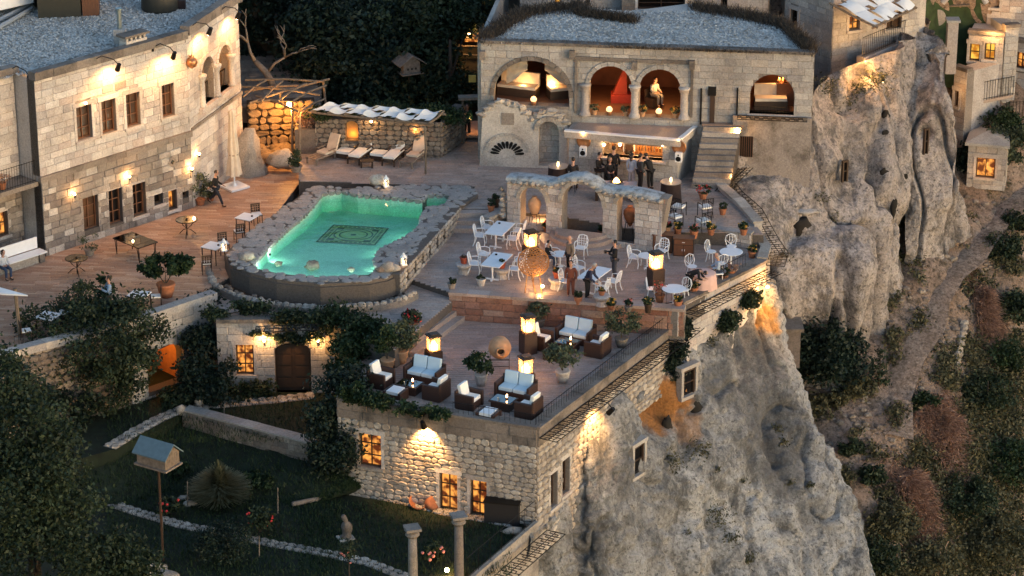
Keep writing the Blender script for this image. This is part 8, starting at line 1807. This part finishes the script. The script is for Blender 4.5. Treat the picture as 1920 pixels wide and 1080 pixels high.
# valley side: bushes and scrub
def hb(x,y,r,h,n,mat,label,seed,size=.09,cat='shrub',name='bush',clumps=50):
 q = hit(x,y) if name == 'cliff_foot_tree' else hit(x,y,HB); p = q[0]; return tree(label,p - Vector((0,0,.1)),h,r,n,mat,seed,lobes=[(0,0,h * .55,r,r * .9,h * .5),(-.4 * r,0,h * .4,r * .7,r * .7,h * .38),(.45 * r,.1,h * .42,r * .7,r * .7,h * .4)],size=size,name=name,trunk_r=.06,cat=cat,clumps=clumps)
hb(1540,715,1.7,3.2,10000,'leaf_pine','big dark green tree at the foot of the back cliff',61,.11,'tree','cliff_foot_tree',120); hb(1500,672,1.0,2.2,3800,'leaf_pine','smaller dark tree beside the stone hut',62,.11,'tree','cliff_foot_tree')
hb(1648,725,.5,1.9,500,'leaf_dark','thin leafy sapling at the cliff foot beside the path',63,.08,'tree','sapling'); hb(1822,322,.7,1.7,2400,'leaf_pine','dark round tree in front of the cabin with the lit window',64,.1,'tree','cabin_tree',80)
hb(1888,300,1.0,1.8,2500,'leaf_olive','pale green bush behind the stone cabin',65); hb(1875,250,.9,1.4,1600,'leaf_mid','bush between the balcony house and the cabin',66)
for x,y,r,h,mt_,l in ((1595,850,.55,.8,'leaf_dark','round dark tussock shrub low on the slope beside the pale cliff'),(1632,905,.6,.9,'leaf_dark','round dark tussock shrub below the other on the slope'),(1565,760,.6,.8,'leaf_scrub','olive scrub clump right below the cliff foot tree'),(1610,740,.7,.9,'leaf_scrub','grassy scrub clump between the cliff foot tree and the sapling'),(1880,480,.9,1.1,'leaf_dark','dark bush high on the right slope'),(1905,430,.7,1.0,'leaf_dark','dark bush near the right edge above the slope'),(1730,770,.7,.9,'leaf_mid','green bush left of the upper rust coloured brush'),(1670,1000,1.1,1.5,'leaf_scrub','large dusky bush at the bottom beside the pale cliff'),(1640,1065,1.1,1.4,'leaf_dark','dark bush at the bottom edge beside the pale cliff'),(1800,960,1.5,1.6,'leaf_dark','broad dark bush right of the lower rust coloured brush'),(1890,900,1.6,2.0,'leaf_mid','wide green bush at the lower right edge'),(1860,1040,1.7,1.8,'leaf_scrub','broad bush in the bottom right corner'),(1740,1060,1.3,1.4,'leaf_scrub','dusky bush at the bottom edge, right of centre'),(1850,760,1.3,1.6,'leaf_dark','big dark bush right of the upper rust coloured brush'),(1880,690,1.1,1.4,'leaf_mid','green bush with pale tips at the right edge'),(1900,600,1.1,1.3,'leaf_dark','dark bush at the right edge halfway up')):
 hb(x,y,r,h,int(1500 * r * r + 900),mt_,l,x + y,.085,clumps=int(40 + 40 * r))
def brush(x,y,rx,ry,label,seed):
 c = hit(x,y,HB)[0]; g = np.random.default_rng(seed); n = 8000; a = g.uniform(0,2 * PI,n); q = np.abs(g.normal(0,.42,n)) * (1 + .35 * np.sin(a * 3 + seed)) ; X = c.x + np.cos(a) * q * rx; Y = c.y + np.sin(a) * q * ry; Z = np.array([ (HB.ray_cast(Vector((xx,yy,30)),Vector((0,0,-1)))[0] or c).z for xx,yy in zip(X,Y)]) + .8 * np.exp(-q * q * 2.2) + .12 * np.sin(X * 4) * np.sin(Y * 3)
 base = np.stack([X,Y,Z],1); d = np.stack([g.normal(.25,.35,n),g.normal(-.7,.35,n),g.normal(-.25,.3,n)],1); d = d / np.linalg.norm(d,axis=1)[:,None] * g.uniform(.15,.42,(n,1)); w = np.cross(d,g.normal(size=(n,3))); w = w / np.linalg.norm(w,axis=1)[:,None] * .022
 V = np.stack([base - w,base + w,base + d + w * .4 + [0,0,.05],base + d - w * .4 + [0,0,.05]],1).reshape(-1,3)
 t = thing('rusty_brush',label,'dry brush',c,0); o = put(bpy.data.objects.new('stalks',leafmesh('stalks',V - np.array(c),M['leaf_rust'],g.uniform(0,1,n))),t)
brush(1770,815,1.9,2.3,'upper mound of rust coloured dry brush on the slope',5); brush(1722,945,1.9,2.2,'lower mound of rust coloured dry brush on the slope',6); brush(1850,590,1.0,1.9,'thin rust coloured brush high on the right slope',7)
# ground cover: uncountable low scrub on the hill and rock edges
g = np.random.default_rng(99); pts = []
for _ in range(26000):
 x,y = g.uniform(1470,1920),g.uniform(350,1115); xt = 1875 - (y - 350) * .5; k = (x - xt) / 170 + noise.noise(Vector((x * .02,y * .025,5))) * 1.1
 if x < xt: k = .15 + noise.noise(Vector((x * .02,y * .025,9)))
 if k < g.uniform(.3,.9): continue
 k = min(k,1) * .6
 h_ = hit(x,y,HB)
 if h_: pts.append((h_[0].x,h_[0].y,h_[0].z,k))
pts = np.array(pts);
V = []; Rn = []
for rep in range(7):
 n = len(pts); c = pts[:,:3] + g.normal(size=(n,3)) * [.14,.14,.05] + [0,0,.12]; c[:,2] += np.abs(g.normal(size=n)) * .12 * (.5 + pts[:,3])
 a = g.normal(size=(n,3)); a /= np.linalg.norm(a,axis=1)[:,None]; b = np.cross(a,g.normal(size=(n,3))); b /= np.linalg.norm(b,axis=1)[:,None]; s = .09 * g.uniform(.5,1.4,(n,1))
 V.append(np.stack([c - a * s,c + b * s * .5,c + a * s,c - b * s * .5],1).reshape(-1,3)); Rn.append(g.uniform(0,1,n))
o = put(bpy.data.objects.new('hill_scrub',leafmesh('hill_scrub',np.concatenate(V),M['leaf_scrub'],np.concatenate(Rn)))); tag(o,'low green and brown scrub covering the valley slope','scrub',kind='stuff')
def rocktufts():
 g = np.random.default_rng(8); V = [];
 for x,y,n,s in ((1265,700,200,.25),(1330,640,120,.2),(1258,866,260,.25),(1343,880,60,.1),(1340,970,420,.4),(1372,1010,150,.2),(1400,1050,150,.2),(1480,905,80,.12),(1520,910,60,.1),(1455,805,120,.15),(1468,830,120,.14),(1310,845,260,.3),(1560,410,160,.25),(1590,190,250,.35),(1550,160,300,.3),(1640,150,500,.4),(1620,165,300,.3),(1540,370,80,.2),(1470,480,120,.2),(1370,345,200,.2),(1290,1000,60,.15),(1390,900,60,.12)):
  h_ = hit(x,y)
  if not h_: continue
  c = np.array(h_[0]) + g.normal(size=(n,3)) * s * [1,.6,.8]; a = g.normal(size=(n,3)); a /= np.linalg.norm(a,axis=1)[:,None]; b = np.cross(a,g.normal(size=(n,3))); b /= np.linalg.norm(b,axis=1)[:,None]; s_ = .07 * g.uniform(.6,1.4,(n,1)); V.append(np.stack([c - a * s_,c + b * s_ * .4,c + a * s_,c - b * s_ * .4],1).reshape(-1,3))
 V = np.concatenate(V); tag(put(bpy.data.objects.new('cliff_tufts',leafmesh('cliff_tufts',V,M['leaf_scrub'],g.uniform(0,.8,len(V) // 4)))),'small tufts of plants clinging to the cliffs','plants',kind='stuff')
rocktufts()
# ================================================================= PEOPLE
def skin(name,V,E_,Rr,mat,parent,sub=1,root=0):
 me = bpy.data.meshes.new(name); me.from_pydata([tuple(v) for v in V],E_,[]); o = bpy.data.objects.new(name,me); C.objects.link(o)
 md = o.modifiers.new('s','SKIN'); sv = me.skin_vertices[0].data
 for i,r in enumerate(Rr): sv[i].radius = r if isinstance(r,tuple) else (r,r)
 sv[root].use_root = True; o.modifiers.new('d','SUBSURF').levels = sub
 bpy.context.view_layer.update(); ev = o.evaluated_get(bpy.context.evaluated_depsgraph_get()); m2 = bpy.data.meshes.new_from_object(ev)
 bpy.data.objects.remove(o); m2.materials.clear(); m2.materials.append(mat); m2.polygons.foreach_set('use_smooth',[True] * len(m2.polygons)); o = bpy.data.objects.new(name,m2); return put(o,parent)
def person(label,x,y,z,deg,pose='stand',top=(.05,.05,.06),leg=(.02,.02,.025),hair='hair_dark',h=1.74,long=False,skirt=False,bald=False,seat=.46):
 """faces -y before turning"""
 t = thing('person',label,'person',P(x,y,z) if y is not None else x,R_(deg),None); k = h / 1.74; Vv = Vector
 S = dict(pel=Vv((0,0,.93)),che=Vv((0,0,1.22)),nk=Vv((0,.01,1.43)),hd=Vv((0,-.02,1.62)))
 arm = lambda s: [Vv((s * .18,0,1.38)),Vv((s * .24,.03,1.1)),Vv((s * .24,-.08,.86))]
 lg = lambda s: [Vv((s * .09,0,.9)),Vv((s * .10,-.02,.49)),Vv((s * .11,.02,.08)),Vv((s * .12,-.15,.04))]
 A = {-1: arm(-1),1: arm(1)}; Lg = {-1: lg(-1),1: lg(1)}
 def lean(q,dy,dz):
  for n_ in ('che','nk','hd'): S[n_] = S[n_] + Vv((0,-dy * q[n_],-dz * q[n_]))
  for s in (-1,1): A[s] = [a + Vv((0,-dy,-dz)) * (.9 if i == 0 else .8) for i,a in enumerate(A[s])]
 if pose == 'walk': Lg[-1] = [Vv((-.09,0,.9)),Vv((-.1,-.22,.53)),Vv((-.1,-.38,.09)),Vv((-.1,-.54,.07))]; Lg[1] = [Vv((.09,0,.9)),Vv((.1,.1,.5)),Vv((.1,.42,.2)),Vv((.1,.34,.06))]; A[-1][2] = Vv((-.24,.22,.92)); A[1][2] = Vv((.24,-.26,.95)); S['hd'].y -= .05
 if pose == 'camera':
  for s in (-1,1): A[s][1] = Vv((s * .25,-.10,1.12)); A[s][2] = Vv((s * .07,-.34,1.22))
 if pose == 'table':
  lean(dict(che=.35,nk=.9,hd=1.3),.22,.07)
  for s in (-1,1): A[s][1] = Vv((s * .24,-.22,1.02)); A[s][2] = Vv((s * .2,-.42,.86))
 if pose == 'bend':
  S['che'] = Vv((0,-.28,1.08)); S['nk'] = Vv((0,-.48,1.12)); S['hd'] = Vv((0,-.66,1.06))
  for s in (-1,1): A[s] = [Vv((s * .18,-.42,1.1)),Vv((s * .22,-.46,.84)),Vv((s * .14,-.62,.78))]
 if pose in ('sit','sit_read'):
  d = .93 - seat - .08
  for n_ in S: S[n_] = S[n_] - Vv((0,0,d))
  for s in (-1,1):
   A[s] = [a - Vv((0,0,d)) for a in A[s]]; A[s][1] = A[s][0] + Vv((s * .05,-.04,-.27)); A[s][2] = A[s][0] + Vv((-s * .06,-.30,-.3)); Lg[s] = [Vv((s * .09,0,seat + .08)),Vv((s * .12,-.42,seat + .06)),Vv((s * .12,-.40,.08)),Vv((s * .13,-.56,.04))]
  S['hd'] += Vv((0,-.05,0))
 up = (S['nk'] - S['che']).normalized(); fw = Vv((0,-1,0));
 V = [S['pel'],S['che'],S['nk'],S['hd'] - up * .06,S['hd'] + up * .05,S['hd'] + up * .11]; E_ = [(0,1),(1,2),(2,3),(3,4),(4,5)]; Rr = [(.14,.10),(.155,.10),(.055,.055),(.072,.085),(.082,.095),(.05,.055)]
 for s in (-1,1):
  b = len(V); a = A[s]; hnd = (a[2] - a[1]).normalized(); V += [a[0],a[1],a[2],a[2] + hnd * .09]; E_ += [(1,b),(b,b + 1),(b + 1,b + 2),(b + 2,b + 3)]; Rr += [.052,.042,.028,(.038,.018)]
  b = len(V); l = Lg[s]; V += [l[0],l[1],l[2],l[3]]; E_ += [(0,b),(b,b + 1),(b + 1,b + 2),(b + 2,b + 3)]; Rr += [.085,.058,.038,.032]
 body = skin('body',[v * k for v in V],E_,[tuple(q * k for q in r) if isinstance(r,tuple) else r * k for r in Rr],M['skin'],t)
 f = MB()
 for s in (-1,1):                # five unequal, curled fingers on each hand
  a = A[s]; hd_ = (a[2] - a[1]).normalized(); side = Vv((0,1,0)); c = a[2] + hd_ * .07; pal = hd_.cross(side); pal = pal.normalized() if pal.length > .1 else Vv((1,0,0))
  for i,ln in enumerate((.055,.065,.06,.045)):
   o = side * (-.024 + i * .016); p0 = c + o; p1 = p0 + hd_ * ln * .6; f.tube([p0 * k,p1 * k,(p1 + hd_ * ln * .4 - pal * s * .012) * k],.009 * k,4,.006 * k)
  f.tube([(c - hd_ * .03 - side * .02) * k,(c - side * .05 + hd_ * .005) * k,(c - side * .055 + hd_ * .03) * k],.010 * k,4,.007 * k)
 h0 = S['hd']; f.tube([(h0 + fw * .085 + up * .02) * k,(h0 + fw * .115 - up * .015) * k,(h0 + fw * .08 - up * .03) * k],.012 * k,5)
 for s in (-1,1): f.ball(tuple((h0 + Vv((s * .088,.005,0))) * k),.022 * k,6,.5,1,1.3)
 me = body.data; bm = bmesh.new(); bm.from_mesh(me); tmp = f.mesh('tmp',None,True); bm.from_mesh(tmp); bm.to_mesh(me); bm.free(); bpy.data.meshes.remove(tmp)
 e = MB()
 for s in (-1,1): e.ball(tuple((h0 + Vv((s * .032,-.088,.018))) * k),.010 * k,6)
 e.build('eyes',M['hair_dark'],t); e = MB(); e.rod((h0 + Vv((-.022,-.086,-.045))) * k,(h0 + Vv((.022,-.086,-.045))) * k,.006 * k,n=4); e.build('mouth',M['terra_red'],t)
 # clothes
 tm = cloth('cloth_%d_%d_%d' % tuple(int(c * 100) for c in top),top); lm = cloth('cloth_%d_%d_%d' % tuple(int(c * 100) for c in leg),leg)
 V = [S['pel'] - up * .03,S['pel'] * .5 + S['che'] * .5,S['che'],S['nk'] - up * .04]; E_ = [(0,1),(1,2),(2,3)]; Rr = [(.165,.125),(.155,.115),(.18,.12),(.085,.075)]
 for s in (-1,1): b = len(V); a = A[s]; V += [a[0] - Vv((0,0,.01)),a[1],a[2] * .9 + a[1] * .1]; E_ += [(2,b),(b,b + 1),(b + 1,b + 2)]; Rr += [.072,.058,.045]
 skin('shirt',[v * k for v in V],E_,[tuple(q * k for q in r) if isinstance(r,tuple) else r * k for r in Rr],tm,t,root=1)
 V = [S['pel'] + up * .02]; E_ = []; Rr = [(.16,.12)]
 for s in (-1,1): b = len(V); l = Lg[s]; V += [l[0] - Vv((0,0,.03)),l[1],l[2] + (l[1] - l[2]).normalized() * .02]; E_ += [(0,b),(b,b + 1),(b + 1,b + 2)]; Rr += [.105,.078,.058]
 skin('trousers',[v * k for v in V],E_,[tuple(q * k for q in r) if isinstance(r,tuple) else r * k for r in Rr],lm,t)
 for s in (-1,1): l = Lg[s]; m = MB(); d = (l[3] - l[2]); m.tube([(l[2] + Vv((0,.04,-.02))) * k,(l[2] + d * .5 + Vv((0,0,-.02))) * k,(l[3] + Vv((0,0,0))) * k],.05 * k,8,.035 * k); m.build('shoe',M['wood_dark'],t,True)
 if skirt: m = MB(); m.lathe([(.17 * k,.92 * k),(.24 * k,.6 * k),(.27 * k,.32 * k)],14); m.build('skirt',tm,t,True)
 m = MB(); q = h0 + up * .03 + Vv((0,.028,0));
 if not bald: m.ball(tuple(q * k),.1 * k,12,.93,1.0,.98)
 else: m.ball(tuple((q - up * .05 + Vv((0,.02,0))) * k),.095 * k,10,1.02,.9,.55)
 if long: m.tube([(q + Vv((0,.05,0))) * k,(q + Vv((0,.10,-.14))) * k,(q + Vv((0,.09,-.30))) * k],.095 * k,8,.06 * k)
 m.build('hair',M[hair],t,True); return t
NAVY,BLK,KHA,RED,WHT,LBL,DEN = (.018,.022,.05),(.008,.008,.009),(.16,.13,.10),(.13,.04,.025),(.55,.55,.55),(.30,.38,.48),(.04,.06,.11)
person('person in a navy jacket bending over the long dining table',1101,562,0,70,'table',NAVY,BLK,'hair_grey',1.78)
person('person in a red brown jumper standing beside the navy jacket',1070,558,0,-10,'stand',RED,RED,'hair_dark',1.66)
person('bald person in a tan jacket standing between the white tables',1068,515,0,-60,'stand',KHA,BLK,'hair_grey',1.78,bald=True)
c_ = person('person in black holding a camera at chest height',1152,523,0,-75,'camera',BLK,(.05,.055,.07),'hair_dark',1.76); MB().box((0,-.4,1.26),(.14,.12,.09)).build('camera',M['iron'],c_)
person('child in dark clothes sitting at the small white table',1027,498,0,60,'sit',BLK,DEN,'hair_dark',1.5)
person('person in a light blue shirt sitting at the pink cloth covered table',1345,529,0,-80,'sit',LBL,DEN,'hair_grey',1.72,bald=True)
person('person in black bending over the cloth covered table',1293,552,0,70,'bend',BLK,BLK,'hair_dark',1.72)
person('person in dark clothes walking briskly past the closed parasol',406,385,0,70,'walk',BLK,(.015,.02,.03),'hair_dark',1.68)
person('person in a light checked shirt standing on the courtyard behind the tree',207,592,0,-70,'camera',LBL,(.28,.24,.18),'hair_dark',1.76)
person('person in a white top and jeans sitting on the white bench',8,520,0,40,'sit',WHT,DEN,'hair_dark',1.62,long=True)
person('person in black standing tall at the left of the bar opening',1150,346,DECK,175,'stand',BLK,BLK,'hair_dark',1.84)
person('person in a pale blue top and light trousers at the bar',1184,352,DECK,150,'stand',LBL,(.35,.36,.38),'hair_dark',1.68,long=True)
person('person in a dark suit at the bar, second from the right',1200,357,DECK,110,'stand',(.025,.03,.035),BLK,'hair_dark',1.76)
person('person in black trousers and jacket at the right end of the bar',1219,355,DECK,225,'table',BLK,BLK,'hair_dark',1.76)
person('person in dark clothes sitting behind the arcade with the back turned',1074,358,DECK,170,'sit',(.02,.018,.02),BLK,'hair_dark',1.74,seat=.7)
person('person with long fair hair sitting behind the fire table',1143,350,DECK,10,'sit',BLK,BLK,'hair_fair',1.66,long=True,seat=.6)
person('person in dark clothes with a pale scarf sitting at the left of the bar',1122,346,DECK,60,'sit',BLK,BLK,'hair_dark',1.7,seat=.7)
o = person('bartender in a white shirt behind the bar counter',Kf.pt(Kf.at(1172,290)[0],DECK + .15,-.85),None,0,0,'stand',WHT,BLK,'hair_dark',1.72); MB().add([(-.17,-.135,1.32),(.17,-.135,1.32),(.16,-.15,.95),(-.16,-.15,.95)],[(0,1,2,3)]).build('waistcoat',M['black_cloth'],o)
o = person('person in white seated inside the right twin arch of the hall',H.pt(H.at(1222,190)[0],UF + .1,-1.6),None,0,40,'sit',(.33,.32,.30),(.2,.18,.16),'hair_dark',1.7)
st = thing('tub_chair','dark tub chair inside the right twin arch','chair',H.pt(H.at(1222,190)[0],UF + .02,-1.6),R_(40)); MB().box((0,.02,.22),(.6,.55,.42)).build('seat',M['wood_dark'],st); MB().box((0,.3,.5),(.6,.1,.6)).build('backrest',M['wood_dark'],st)
person('person in green standing in the narrow lit gateway',876,258,DECK,0,'stand',(.03,.10,.05),BLK,'hair_dark',1.68)
for x,y,z,s,l in ((1074,358,DECK,.68,'dark bar stool under the person with the back turned'),(1143,350,DECK,.58,'dark stool behind the fire table'),(1122,346,DECK,.68,'dark bar stool at the left of the bar')):
 t = thing('bar_stool',l,'stool',P(x,y,z)); MB().lathe([(.19,s - .05),(.2,s)],12).build('seat',M['wood_dark'],t)
 for i in range(4): a = i * PI / 2 + .5; MB().rod((.12 * math.cos(a),.12 * math.sin(a),s - .05),(.2 * math.cos(a),.2 * math.sin(a),0),.016,n=4).build('leg',M['iron'],t)
t = thing('white_stool','white seat under the guest in the light blue shirt','chair',P(1345,529,0),R_(-80)); MB().box((0,0,.43),(.42,.42,.05)).build('seat',M['white'],t)
for x in (-.17,.17):
 for y in (-.17,.17): MB().rod((x,y,0),(x,y,.42),.016,n=4).build('leg',M['white'],t)
